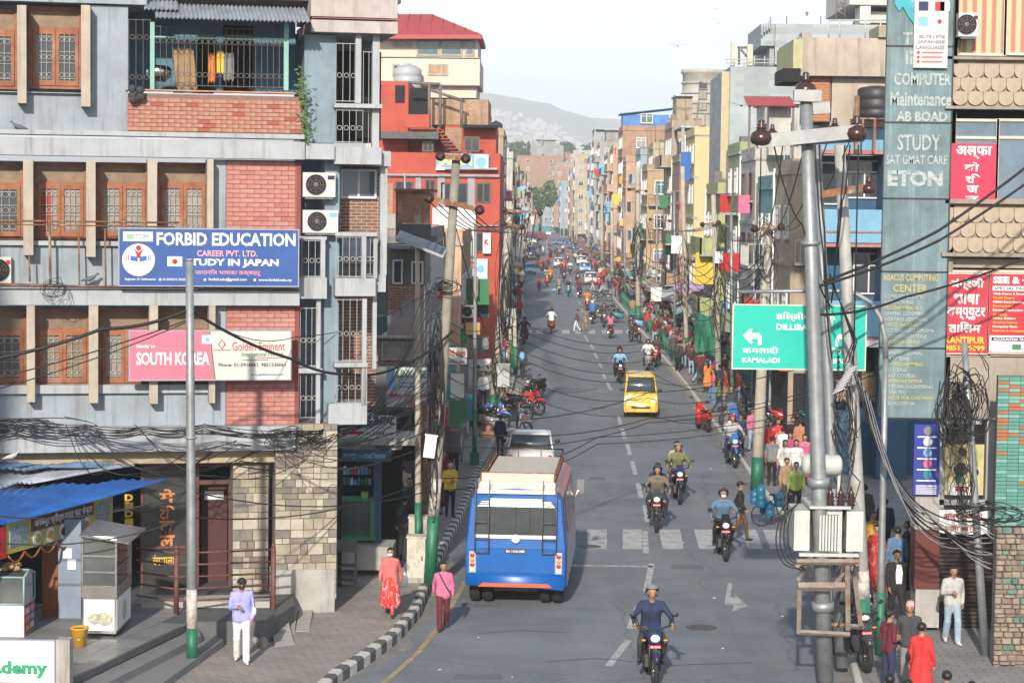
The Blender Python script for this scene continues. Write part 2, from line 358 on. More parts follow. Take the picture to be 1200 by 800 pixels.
 cp = MB(); cp.ell(H+Vector((0,0,.055))-fw*.01, (.096,.106,.075), 14, 7, 0, rot=q_); cp.prism([(-.07,.0),(.07,.0),(.05,.07),(-.05,.07)], 0, .012, 0, 'z') if 0 else None
 c0 = H+Vector((0,0,.06))+fw*.08; cp.add([c0+sd_*-.075, c0+sd_*.075, c0+sd_*.055+fw*.085-Vector((0,0,.02)), c0-sd_*.055+fw*.085-Vector((0,0,.02)), c0+sd_*-.075+Vector((0,0,.012)), c0+sd_*.075+Vector((0,0,.012)), c0+sd_*.055+fw*.085-Vector((0,0,.01)), c0-sd_*.055+fw*.085-Vector((0,0,.01))], [(0,1,2,3),(4,7,6,5),(0,4,5,1),(1,5,6,2),(2,6,7,3),(3,7,4,0)])
 cm = cp.mesh(name+'_cap', MASKB)
 tp = MB(); tp.rings([[H+Vector((0,0,z))+q_@Vector((r*.9*math.cos(2*PI*j/12)+sx_,r*1.05*math.sin(2*PI*j/12),0)) for j in range(12)] for z, r, sx_ in ((.04,.094,0),(.10,.088,.004),(.15,.066,.012))], 0, True, True, True); tpm = tp.mesh(name+'_topi', pattern_cloth('topi_cloth',(.62,.30,.28),(.75,.7,.66)))
 mk = MB(); mk.ell(H+fw*.052+Vector((0,0,-.035)), (.068,.055,.048), 12, 6, 0, rot=q_); mkm = mk.mesh(name+'_mask', MASKW)
 C_ = V['chest']; bk = (fw*1.0); bp_ = MB(); rr = Matrix((ax, -Vector((0,-1,0)), Vector((0,0,1)))).transposed()
 bp_.ell(C_+Vector((0,.17,-.06)), (.15,.10,.23), 12, 8, 0)
 for g in (1,-1): bp_.tube([C_+Vector((g*.1,.12,.10)), C_+Vector((g*.105,.0,.175)), C_+Vector((g*.105,-.115,.08)), C_+Vector((g*.12,-.10,-.10)), C_+Vector((g*.13,.08,-.2))], .018, 6)
 bpm = bp_.mesh(name+'_pack', MASKB)
 hb = MB(); s0 = V['shL']; b0 = V['pelvis']+Vector((.24,.02,.10))
 hb.tube([s0+Vector((0,-.03,.07)), b0+Vector((-.01,-.09,.12)), b0+Vector((0,-.05,0))], .008, 5); hb.tube([s0+Vector((0,-.03,.07)), s0+Vector((.02,.06,-.05)), b0+Vector((0,.08,0))], .008, 5); hb.ell(b0, (.05,.15,.10), 10, 6, 0); hbm = hb.mesh(name+'_bag', MASKB)
 return dict(body=out, hair=hm, long=lm, face=fm, helmet=hmm, cap=cm, topi=tpm, mask=mkm, pack=bpm, bag=hbm, V=V)
POSES = dict(
  stand={}, 
  stand_arms=dict(elL=(.22,.05,1.08), elR=(-.22,.05,1.08), haL=(.05,-.20,1.12), haR=(-.05,-.22,1.08)),
  walk=dict(kneeL=(.09,-.17,.50), ankL=(.09,-.22,.10), kneeR=(-.09,.02,.48), ankR=(-.09,.26,.13), elL=(.22,.12,1.10), haL=(.23,.16,.86), elR=(-.22,-.04,1.09), haR=(-.22,-.20,.90)),
  walk_other=dict(kneeR=(-.09,-.17,.50), ankR=(-.09,-.22,.10), kneeL=(.09,.02,.48), ankL=(.09,.26,.13), elR=(-.22,.12,1.10), haR=(-.23,.16,.86), elL=(.22,-.04,1.09), haL=(.22,-.20,.90)),
  phone=dict(kneeL=(.09,-.12,.50), ankL=(.09,-.15,.09), kneeR=(-.09,.02,.48), ankR=(-.09,.18,.11), elR=(-.22,.0,1.08), haR=(-.07,-.24,1.13), elL=(.22,.04,1.07), haL=(.20,-.06,.86), head=(0,-.035,1.53)),
  ride=dict(pelvis=(0,.16,.90), chest=(0,.02,1.24), neck=(0,-.02,1.40), head=(0,-.055,1.54), hipL=(.09,.14,.88), hipR=(-.09,.14,.88), kneeL=(.21,-.22,.72), kneeR=(-.21,-.22,.72), ankL=(.20,.02,.36), ankR=(-.20,.02,.36),
   shL=(.175,.0,1.34), shR=(-.175,.0,1.34), elL=(.33,-.14,1.14), elR=(-.33,-.14,1.14), haL=(.33,-.36,1.05), haR=(-.33,-.36,1.05)),
  pillion=dict(pelvis=(0,.16,.92), chest=(0,.10,1.26), neck=(0,.07,1.42), head=(0,.06,1.56), hipL=(.10,.14,.90), hipR=(-.10,.14,.90), kneeL=(.25,-.16,.72), kneeR=(-.25,-.16,.72), ankL=(.22,.08,.40), ankR=(-.22,.08,.40),
   shL=(.165,.08,1.36), shR=(-.165,.08,1.36), elL=(.24,-.04,1.12), elR=(-.24,-.04,1.12), haL=(.14,-.18,1.02), haR=(-.14,-.18,1.02)))
TPL = {}
def get_tpl(pose, wear, hi=True):
 k = (pose, wear, hi)
 if k not in TPL:
  W = dict(plain={}, jacket=dict(jacket=1), tee=dict(shortsleeve=1), loose=dict(loose=1, jacket=1), kurta=dict(female=1, skirt=[(.92,.42,.13,.20,1)]), skirt=dict(female=1, jacket=1, skirt=[(.92,.36,.13,.20,2)], ),
                 sari=dict(female=1, skirt=[(.92,.08,.13,.19,2)]), coat=dict(jacket=1, skirt=[(.95,.72,.13,.15,1)]), saritop=dict(female=1, skirt=[(.92,.55,.14,.18,1),(.6,.08,.15,.2,2)]))[wear]
  TPL[k] = template('body', POSES[pose], W, .019 if hi else .034, hands=hi)
 return TPL[k]
def person(label, pos, face=0., pose='stand', wear='plain', top='grey', low='navy', shoe=None, head='hair', extras=(), group=None, h=1.65, hi=True, skin=SKIN, cat='person', head_mat=None):
 """face: 0 looks at the camera, pi walks away"""
 T = get_tpl(pose, wear, hi); s = h/1.65
 root = thing('person', label, cat, pos, face, group, scl=s)
 cm_ = lambda c: c if not isinstance(c, str) else cloth(c)
 b = put(T['body'], 'body', root)
 for i, m in enumerate((skin, cm_(top), cm_(low), shoe or SHOE)):
  b.material_slots[i].link = 'OBJECT'; b.material_slots[i].material = m
 def kid(k, nm, mat=None):
  o = put(T[k], nm, root)
  if mat is not None: o.material_slots[0].link = 'OBJECT'; o.material_slots[0].material = mat
  return o
 if head in ('hair','long'): kid(head, 'hair', head_mat)
 elif head == 'helmet': kid('helmet', 'helmet', head_mat)
 elif head == 'cap': kid('cap', 'cap', head_mat); kid('hair', 'hair')
 elif head == 'topi': kid('topi', 'topi_hat'); kid('hair', 'hair')
 elif head == 'scarf': kid('long', 'headscarf', head_mat or cloth('mustard'))
 if hi: kid('face', 'face_features')
 for e in extras:
  nm, _, c = e.partition(':')
  if nm == 'mask': kid('mask', 'face_mask', MASKB if c == 'black' else MASKW)
  if nm == 'pack': kid('pack', 'backpack', cloth(c or 'black'))
  if nm == 'bag': kid('bag', 'shoulder_bag', cloth(c or 'white'))
 return root
# ------------------------------------------------------------------ motorcycle
RUB = plain('tyre_rubber', (.018,.018,.018), .85); CHR = plain('chrome', (.5,.5,.5), .25, 1.); BLK = plain('black_plastic', (.02,.02,.02), .45); ENG = plain('engine_metal', (.12,.12,.12), .4, .8)
LAMP = plain('lamp_glass', (.75,.77,.8), .1); REDL = plain('red_lamp', (.5,.02,.015), .2); AMB = plain('amber_lamp', (.7,.28,.02), .2); PLR = plain('red_number_plate', (.55,.03,.03), .5); WHT = plain('white_paint', (.75,.75,.74), .5)
GLS = glass(); PAINT = {}
def paint(n, c=None, r=.22):
 if n not in PAINT: PAINT[n] = plain('paint_'+n, c or CL[n], r)
 return PAINT[n]
paint('bike', (.02,.05,.2))
def wheel(mb_t, mb_r, c, r, w, spokes=5):
 c = Vector(c)
 mb_t.lathe(c, [(r*.72,-w*.35),(r*.86,-w*.5),(r*.97,-w*.32),(r,0),(r*.97,w*.32),(r*.86,w*.5),(r*.72,w*.35),(r*.72,-w*.35)], 20, 0, 'x', cap=False)
 mb_r.lathe(c, [(r*.66,-w*.3),(r*.76,-w*.36),(r*.76,w*.36),(r*.66,w*.3),(r*.66,-w*.3)], 20, 0, 'x', cap=False); mb_r.lathe(c, [(.03,-w*.6),(.045,-w*.3),(.045,w*.3),(.03,w*.6)], 10, 0, 'x')
 for i in range(spokes):
  a = 2*PI*i/spokes; d = Vector((0,math.cos(a),math.sin(a))); mb_r.tube([c+d*.03, c+d*r*.72], .012, 5)
def make_bike(kind='motorcycle'):
 root = thing(kind, None, kind)
 for y, nm in ((-.66,'front'),(.64,'rear')):
  t, r_ = MB(), MB(); wheel(t, r_, (0,y,.30), .30, .11 if y > 0 else .09); w = t.build('wheel', RUB, root); r_.build('rim', CHR if kind == 'motorcycle' else ENG, w)
 b = MB()
 if kind == 'motorcycle':
  for g in (1,-1): b.tube([(g*.085,-.66,.30),(g*.085,-.55,.66),(g*.08,-.46,.93)], .022, 8)
  b.tube([(0,-.44,.90),(0,-.30,.60),(0,-.20,.30),(0,.25,.30),(0,.42,.55),(0,.30,.70)], .03, 6); b.tube([(0,-.42,.86),(0,.0,.74),(0,.62,.76)], .03, 6)
  for g in (1,-1): b.tube([(g*.09,.20,.34),(g*.09,.64,.30)], .022, 6); b.tube([(g*.11,.62,.32),(g*.11,.48,.70)], [.03,.035], 8)
  b.build('frame', BLK, root)
  e = MB(); e.box(-.13,.13,-.24,.10,.28,.50); e.cyl((0,-.10,.46),(0,-.20,.66),.085,.075,10); e.cyl((-.16,0,.40),(.16,0,.40),.10,.10,14); e.build('engine', ENG, root)
  x = MB(); x.tube([(0,-.24,.56),(.05,-.34,.40),(.10,-.20,.26),(.13,.15,.26),(.15,.45,.34),(.15,.78,.42)], [.025,.025,.025,.03,.05,.052], 10); x.build('exhaust', CHR, root)
  t = MB(); t.rings([[(x_*w_, y, z_+h_) for x_, z_ in ((-.5,0),(-1,.35),(-.8,.85),(0,1.05),(.8,.85),(1,.35),(.5,0)) for w_, z_ in ((w,z_*hh),)] for y, w, hh, h_ in ((-.42,.09,.12,.80),(-.34,.15,.19,.77),(-.15,.17,.22,.75),(.02,.13,.17,.74),(.10,.09,.10,.74))], 0, True, True, True); t.build('fuel_tank', paint('bike'), root)
  s = MB(); s.rings([[(x_*w, y, z+z_) for x_, z_ in ((-1,0),(-.9,.06),(0,.08),(.9,.06),(1,0),(.7,-.05),(-.7,-.05))] for y, w, z in ((.04,.09,.79),(.2,.14,.78),(.42,.15,.80),(.6,.13,.85),(.78,.08,.88))], 0, True, True, True); s.build('seat', BLK, root)
  c = MB()
  for g in (1,-1): c.add([(g*.10,.10,.55),(g*.15,.25,.52),(g*.14,.70,.80),(g*.06,.86,.86),(g*.12,.2,.76)], [(0,1,2,3,4)]); c.add([(g*.17,-.40,.78),(g*.20,-.28,.62),(g*.14,-.10,.70),(g*.13,-.2,.86)], [(0,1,2,3)]); 
  c.tube([(0,-.98,.50),(0,-.90,.60),(0,-.70,.655),(0,-.50,.62),(0,-.36,.5)], [.03,.05,.06,.055,.03], 8); c.build('fairing', paint('bike'), root)
  h = MB(); h.rings([[(x_*w, y, z+z_*hh) for x_, z_ in ((-.6,-1),(-1,0),(-.8,.8),(0,1.1),(.8,.8),(1,0),(.6,-1))] for y, w, z, hh in ((-.66,.10,.86,.09),(-.60,.14,.88,.13),(-.48,.12,.92,.12))], 0, True, True, True)
  h.rings([[(x_*w, y, z) for x_ in (-1,-.5,0,.5,1)] for y, w, z in ((-.62,.11,.97),(-.54,.10,1.06),(-.47,.08,1.12))], 0, False, False); hl = h.build('headlight_cowl', paint('bike'), root)
  l = MB(); l.ell((0,-.665,.865), (.085,.03,.07), 12, 6); l.build('headlight', LAMP, hl)
  hb = MB(); hb.tube([(-.36,-.36,1.02),(-.28,-.40,1.04),(-.10,-.46,.99),(.10,-.46,.99),(.28,-.40,1.04),(.36,-.36,1.02)], .016, 6)
 else:
  b.tube([(0,-.66,.30),(0,-.50,.78),(0,-.46,.95)], .03, 8); b.build('fork', BLK, root)
  c = MB(); c.rings([[(x_*w, y+yy, z) for x_, yy in ((-1,.06),(-.8,-.03),(0,-.07),(.8,-.03),(1,.06),(0,.03))] for z, w, y in ((.32,.12,-.40),(.50,.19,-.42),(.72,.21,-.46),(.88,.16,-.48))], 0, True, True, True)
  c.box(-.17,.17,-.40,.10,.27,.32); c.rings([[(x_*w, y, z+z_*hh) for x_, z_ in ((-1,-1),(-1,.6),(0,1),(1,.6),(1,-1))] for y, w, z, hh in ((.05,.13,.50,.22),(.3,.17,.54,.22),(.62,.15,.62,.16),(.85,.06,.72,.07))], 0, True, True, True)
  c.tube([(0,-.90,.52),(0,-.80,.60),(0,-.64,.64),(0,-.46,.56)], [.05,.08,.09,.06], 8); c.build('body_panel', paint('bike'), root)
  s = MB(); s.rings([[(x_*w, y, z+z_) for x_, z_ in ((-1,0),(-.9,.05),(0,.07),(.9,.05),(1,0))] for y, w, z in ((.02,.11,.73),(.2,.15,.74),(.5,.15,.77),(.75,.10,.80))], 0, True, True, True); s.build('seat', BLK, root)
  h = MB(); h.rings([[(x_*w, y, .98+z_*hh) for x_, z_ in ((-.8,-1),(-1,0),(-.6,.9),(.6,.9),(1,0),(.8,-1))] for y, w, hh in ((-.60,.10,.06),(-.52,.16,.09),(-.40,.14,.07))], 0, True, True, True); hl = h.build('headlight_cowl', paint('bike'), root)
  l = MB(); l.ell((0,-.60,.985), (.09,.03,.05), 12, 6); l.build('headlight', LAMP, hl)
  hb = MB(); hb.tube([(-.34,-.36,1.02),(-.1,-.44,1.0),(.1,-.44,1.0),(.34,-.36,1.02)], .018, 6)
  x = MB(); x.cyl((.15,.35,.32),(.16,.80,.38),.05,.05,10); x.build('exhaust', ENG, root)
 hbo = hb.build('handlebar', BLK, root)
 for g in (1,-1):
  m = MB(); m.tube([(g*.26,-.40,1.04),(g*.30,-.42,1.18),(g*.34,-.41,1.22)], .008, 5); m.ell((g*.37,-.41,1.235), (.062,.014,.042), 10, 6); m.build('mirror', BLK, root)
  i = MB(); i.ell((g*.19,-.58,.82 if kind == 'motorcycle' else .80), (.045,.025,.02), 8, 5); i.build('indicator', AMB, root)
  i = MB(); i.ell((g*.16,.86,.74), (.04,.025,.02), 8, 5); i.build('indicator', AMB, root)
  f = MB(); f.tube([(g*.06,.02,.32),(g*.24,.0,.33)], .014, 6); f.build('footrest', BLK, root)
 p = MB(); p.box(-.10,.10,-.705,-.69,.70,.755); p.build('number_plate', PLR, root); 
 p = MB(); p.box(-.10,.10,.90,.915,.52,.64); p.tube([(0,.80,.80),(0,.92,.66),(0,.93,.45)], .03, 6); p.build('rear_mudguard', BLK, root)
 p = MB(); p.box(-.09,.09,.935,.95,.54,.63); p.build('number_plate', PLR, root)
 tl = MB(); tl.ell((0,.88,.82), (.07,.03,.03), 10, 5); tl.build('tail_lamp', REDL, root)
 pl = lettering('BA 92 PA', -.08, .08, .71, .745, -.712, WHT, root, .02)
 return root
# ------------------------------------------------------------------ cars, van, bus (front faces -y, origin on the ground in the middle)
def rrect(hw, y0, y1, z, c=.12, n=3):
 pts = []
 for (cx, cy, a0) in ((hw-c, y1-c, 0), (-hw+c, y1-c, PI/2), (-hw+c, y0+c, PI), (hw-c, y0+c, 1.5*PI)):
  for i in range(n+1): a = a0+PI/2*i/n; pts.append((cx+c*math.cos(a), cy+c*math.sin(a), z))
 return pts
def make_car(style='hatchback', col='white'):
 S = dict(hatchback=dict(L=3.7, W=1.62, hood=(.80,.95), sh=.95, top=1.48, g=(-.85,1.62), r=(-.35,1.32)),
             sedan=dict(L=4.2, W=1.68, hood=(.76,.92), sh=.93, top=1.46, g=(-1.0,1.35), r=(-.35,.85)),
             van=dict(L=3.5, W=1.48, hood=(.90,1.12), sh=1.12, top=1.84, g=(-1.55,1.72), r=(-1.12,1.60)))[style]
 L_, W = S['L'], S['W']; hw = W/2; f, b_ = -L_/2, L_/2; pm = paint('car_'+col, CL.get(col))
 root = thing('car' if style != 'van' else 'microvan', None, 'car' if style != 'van' else 'van')
 body = MB(); sec = []
 prof = [(f, .84, .38, .55), (f+.06, .93, .26, S['hood'][0]-.10), (f+.30, .98, .22, S['hood'][0]), (S['g'][0], 1.0, .22, S['hood'][1]), (0, 1., .22, S['sh']), (S['g'][1]-.15, 1., .22, S['sh']+.02), (b_-.25, .98, .24, S['sh']-.0 if style != 'sedan' else .92), (b_-.05, .94, .28, S['sh']-.12), (b_, .86, .38, .62)]
 for y, k, zb, zs in prof:
  w = hw*k; sec.append([(-w*.9,y,zb),(-w,y,zb+.1),(-w,y,zb+(zs-zb)*.6),(-w*.95,y,zs-.05),(-w*.82,y,zs),(0,y,zs+.025),(w*.82,y,zs),(w*.95,y,zs-.05),(w,y,zb+(zs-zb)*.6),(w,y,zb+.1),(w*.9,y,zb)])
 body.rings(sec, 0, True, True, True); body.build('body', pm, root)
 gh = MB(); zt = S['top']-.06; gh.rings([rrect(hw*.93, S['g'][0], S['g'][1], S['sh']-.02, .12), rrect(hw*.78, S['r'][0], S['r'][1], zt, .12)], 0, True, True, True); gh.build('window_glass', GLS, root)
 rf = MB(); rf.rings([rrect(hw*.79, S['r'][0]-.02, S['r'][1]+.03, zt-.01, .13), rrect(hw*.775, S['r'][0]+.02, S['r'][1]-.0, S['top']-.015, .16), rrect(hw*.62, S['r'][0]+.22, S['r'][1]-.18, S['top']+.01, .16)], 0, True, True, True)
 for g in (1,-1):
  for (ya, yb) in ((S['g'][0]+.03, S['r'][0]+.02), (.15, .18), (S['g'][1]-.04, S['r'][1]-.03)):
   rf.tube([(g*hw*.92, ya, S['sh']-.02), (g*hw*.785, yb, zt)], .032, 6)
 ro = rf.build('roof', pm, root)
 if style == 'van':
  rr = MB()
  for i in range(7): x = -.48+.16*i; rr.box(x-.02, x+.02, S['r'][0]+.15, S['r'][1]-.15, S['top'], S['top']+.025)
  rr.build('roof_rib', pm, ro, kind='stuff')
 for sx in (1,-1):
  for sy in (f+.62, b_-.66):
   t, r_ = MB(), MB(); r0 = .285; c = (sx*(hw-.09), sy, r0); wheel(t, r_, c, r0, .17, 6); w = t.build('wheel', RUB, root); r_.build('rim', CHR, w)
  m = MB(); m.ell((sx*(hw+.10), S['g'][0]+.28, S['sh']+.08), (.10,.05,.07), 10, 6); m.build('side_mirror', BLK, root)
  h = MB(); h.ell((sx*hw*.74, f+.09, S['hood'][0]-.16), (.17,.07,.075), 12, 6); h.build('headlight', LAMP, root)
  t = MB(); t.ell((sx*hw*.80, b_-.05, S['sh']-.22), (.10,.05,.13), 10, 6); t.build('tail_light', REDL, root)
 gr = MB(); gr.box(-.42,.42,f-.005,f+.05,.42,.52); gr.build('grille', BLK, root)
 for y, mt in ((f-.03, WHT if col != 'white' else PLR), (b_+.01, PLR)):
  p = MB(); p.box(-.2,.2,y,y+.02,.50 if y < 0 else .62,.60 if y < 0 else .72); p.build('number_plate', mt, root)
 bp = MB(); bp.box(-hw*.86, hw*.86, f-.04, f+.12, .28, .40); bp.box(-hw*.86, hw*.86, b_-.12, b_+.04, .28, .42); bp.build('bumper', BLK if style != 'van' else pm, root)
 return root
def place(root, p, rz=0., label=None, group=None, scl=None, recol=None, first=False):
 return copy_tree(root, (p[0], p[1], p[2] if len(p) > 2 else 0), rz, label, group, scl, None, recol)
BLUEP = M('bus_blue', (.002,.095,.36), .36, var=.10, scale=1.5, bump=.06); PINKP = plain('bus_pink', (.55,.25,.26), .4); SILV = plain('bus_silver', (.42,.42,.45), .4); RUSTY = M('rusty_metal', (.22,.10,.05), .8, var=.4, scale=6, col2=(.35,.30,.25))
def make_bus():
 root = thing('minibus', 'blue minibus seen from behind with roof rack and two rear ladders', 'bus'); L_, hw, H = 6.2, 1.17, 2.72; f, b_ = -L_/2, L_/2
 sec = lambda y, k, dz=0: [(-hw*k,y,.50),(-hw*k,y,1.35),(-hw*k*.985,y,1.6),(-hw*k*.90,y,H-.22+dz),(-hw*k*.80,y,H-.08+dz),(-hw*k*.55,y,H+dz),(0,y,H+.03+dz),(hw*k*.55,y,H+dz),(hw*k*.80,y,H-.08+dz),(hw*k*.90,y,H-.22+dz),(hw*k*.985,y,1.6),(hw*k,y,1.35),(hw*k,y,.50)]
 b = MB(); b.rings([sec(f,.93,-.12), sec(f+.12,1.,0), sec(b_-.55,1.,0)], 0, True, True, False); b.build('body', PINKP, root)
 s = MB(); 
 for g in (1,-1): s.box(g*(hw-.01), g*(hw+.012), f+.15, b_-.55, .44, 1.40)
 s.build('side_panel', SILV, root, kind='stuff')
 r = MB(); r.rings([sec(b_-.56,1.004), sec(b_-.08,1.004), [(x*.97, b_+.02 if z < 2.2 else b_-.06, z) for x, y, z in sec(b_,1.)]], 0, True, True, False); r.build('rear_shell', BLUEP, root)
 Y = b_+.02
 def zy(z): return Y if z < 2.2 else Y - .08*(z-2.2)/.5
 w = MB(); w.rings([[(-.92, zy(1.72)+.012, 1.70),(.92, zy(1.72)+.012, 1.70)], [(-.95, Y+.012, 1.85),(.95, Y+.012, 1.85)], [(-.90, zy(2.3)+.02, 2.34),(.90, zy(2.3)+.02, 2.34)], [(-.80, zy(2.5)+.02, 2.46),(.80, zy(2.5)+.02, 2.46)]], 0, False, False)
 w.build('rear_window', glass('bus_rear_glass',(.055,.065,.07),.1), root); m = MB(); m.box(-.85,.85,Y+.008,Y+.0121,1.78,1.95) if 0 else None
 t = MB(); t.box(-.95,.95,Y+.01,Y+.03,1.60,1.69); t.box(-.6,.6,Y-.04,Y+.0,2.46,2.53); t.lathe((0,Y+.03,1.60), [(.10,0),(.11,.015),(.08,.03)], 18, 0, 'y'); t.build('white_trim', plain('white_metal_trim',(.6,.6,.58),.35), root)
 d = MB(); d.box(-.005,.005,Y+.02,Y+.035,1.70,2.42); d.box(-.33,-.32,Y+.02,Y+.035,1.70,2.42); d.build('window_divider', BLK, root)
 bm = MB(); bm.rings([[(-hw*.97,Y-.3,.50),(-hw*.95,Y+.04,.42),(0,Y+.09,.50),(hw*.95,Y+.04,.50),(hw*.97,Y-.3,.42)], [(-hw*.99,Y-.3,.74),(-hw*.97,Y+.05,.72),(0,Y+.10,.72),(hw*.97,Y+.05,.72),(hw*.99,Y-.3,.74)], [(-hw*.97,Y-.3,.78),(-hw*.95,Y,.78),(0,Y+.02,.78),(hw*.95,Y,.78),(hw*.97,Y-.3,.78)]], 0, False, False, True); bm.build('bumper', BLUEP, root)
 o = MB(); o.add([(-.86,Y+.115,.49),(.86,Y+.115,.49),(.76,Y+.125,.575),(-.76,Y+.125,.575),(-.86,Y+.05,.49),(.86,Y+.05,.49),(.76,Y+.06,.575),(-.76,Y+.06,.575)], [(0,1,2,3),(4,7,6,5),(0,4,5,1),(1,5,6,2),(2,6,7,3),(3,7,4,0)]); o.build('orange_bumper_strip', plain('orange_paint',(.70,.13,.06),.4), root)
 hl = MB(); hl.box(-.92,.92,Y+.005,Y+.012,.80,.812); hl.box(-.92,.92,Y+.005,Y+.012,1.36,1.37); hl.build('hatch_seam', plain('dark_seam',(.01,.05,.18),.6), root, kind='stuff')
 pl = MB(); pl.box(-.24,.24,Y+.01,Y+.03,1.26,1.36); p_ = pl.build('number_plate', plain('plate_black',(.06,.06,.06),.6), root)
 lt = lettering('BA 1 KHA 8485', -.21, .21, 1.285, 1.34, 0, WHT, p_, .02); lt.location = (.21, Y+.036, 1.285); lt.rotation_euler = (0,0,PI)
 for g in (1,-1):
  c = MB(); c.rings([[(g*(1.03+dx), Y-.05+dy, z) for dx, dy in ((-.12,.06),(-.10,.085),(.04,.08),(.07,.0))] for z in (.80,1.15,1.30)], 0, False, False); hs = c.build('lamp_cluster', SILV, root)
  for z, mt in ((1.20,REDL),(1.09,AMB),(.98,REDL),(.87,LAMP)):
   l = MB(); l.ell((g*1.0, Y+.035, z), (.055,.03,.048), 12, 6); l.build('tail_lamp', mt, hs)
  ld = MB()
  for x in (g*.94, g*.62): ld.tube([(x, Y+.14, 1.28),(x, Y+.14, 2.45),(x, Y-.02, 2.78),(x, Y-.05, 2.95)], .012, 6)
  for z in (1.30,1.62,2.0,2.45): ld.tube([(g*.94,Y+.14,z),(g*.62,Y+.14,z)], .014, 6)
  ld.tube([(g*.94,Y+.14,1.3),(g*.94,Y,1.3)], .012, 5); ld.build('ladder', plain('ladder_steel',(.10,.09,.09),.5), root)
  m = MB(); m.tube([(g*1.12,f+.25,1.7),(g*1.25,f+.02,1.95),(g*1.28,f+.02,2.1)], .018, 6); m.box(g*1.20,g*1.38,f-.02,f+.06,1.86,2.20); m.build('side_mirror', CHR, root)
  for i in range(5):
   y = f+.75+i*.88; wd = MB(); wd.rings([[(g*(hw*.985+.012), y, 1.62),(g*(hw*.985+.012), y+.78, 1.62)],[(g*(hw*.90+.02), y, 2.42),(g*(hw*.90+.02), y+.78, 2.42)]], 0, False, False); wd.build('side_window', GLS, root)
  for y, n in ((f+1.2,1),(b_-1.35,2)):
   for k in range(n):
    t_, r_ = MB(), MB(); wheel(t_, r_, (g*(hw-.20-k*.30), y if n == 1 else b_-.70, .40), .40, .25, 6); wo_ = t_.build('wheel', RUB, root); r_.build('rim', SILV, wo_)
 un = MB(); un.box(-.5,.5,f+.3,b_-.2,.34,.46); un.cyl((-.9,b_-.7,.42),(.9,b_-.7,.42),.09,.09,8); un.build('axle', BLK, root)
 rk = MB(); z0, z1 = H+.08, H+.34
 for z in (z0+.04, z1): rk.tube([(-.86,b_-.5,z),(.86,b_-.5,z),(.86,f+.7,z),(-.86,f+.7,z),(-.86,b_-.5,z)], .02, 6)
 for i in range(12): rk.tube([(-.86,b_-.5-i*.44,z0+.03),(.86,b_-.5-i*.44,z0+.03)], .014, 5)
 for y in (b_-.5, f+.7):
  for x in (-.86,-.29,.29,.86): rk.tube([(x,y,z0-.06),(x,y,z1)], .016, 5)
 for i in range(9):
  for g in (1,-1): rk.tube([(g*.86,b_-.5-i*.55,z0-.06),(g*.86,b_-.5-i*.55,z1)], .014, 5)
 rk.build('roof_rack', RUSTY, root)
 fl = MB(); fl.box(-.80,.80,f+.8,b_-.55,z0+.05,z0+.07); fl.build('rack_floor', plain('weathered_cream',(.50,.46,.40),.8), root)
 wp = MB(); wp.add([(-.84,b_-.48,z0+.02),(.84,b_-.48,z0+.02),(.84,b_-.46,z1),(-.84,b_-.46,z1)], [(0,1,2,3)]); wp.box(-.84,.84,b_-.46,b_-.44,z0-.02,z1-.01); wp.build('rack_board', plain('weathered_cream',(.55,.50,.42),.8), root)
 sb = MB(); sb.rings([[(-.88,b_-.42,H+.09),(.88,b_-.42,H+.09)],[(-.90,b_+.02,H-.08),(.90,b_+.02,H-.08)],[(-.90,b_+.02,H-.02),(.90,b_+.02,H-.02)],[(-.88,b_-.42,H+.14),(.88,b_-.42,H+.14)]], 0, False, False); sb.build('roof_deck', plain('dirty_white',(.62,.61,.58),.6), root)
 return root
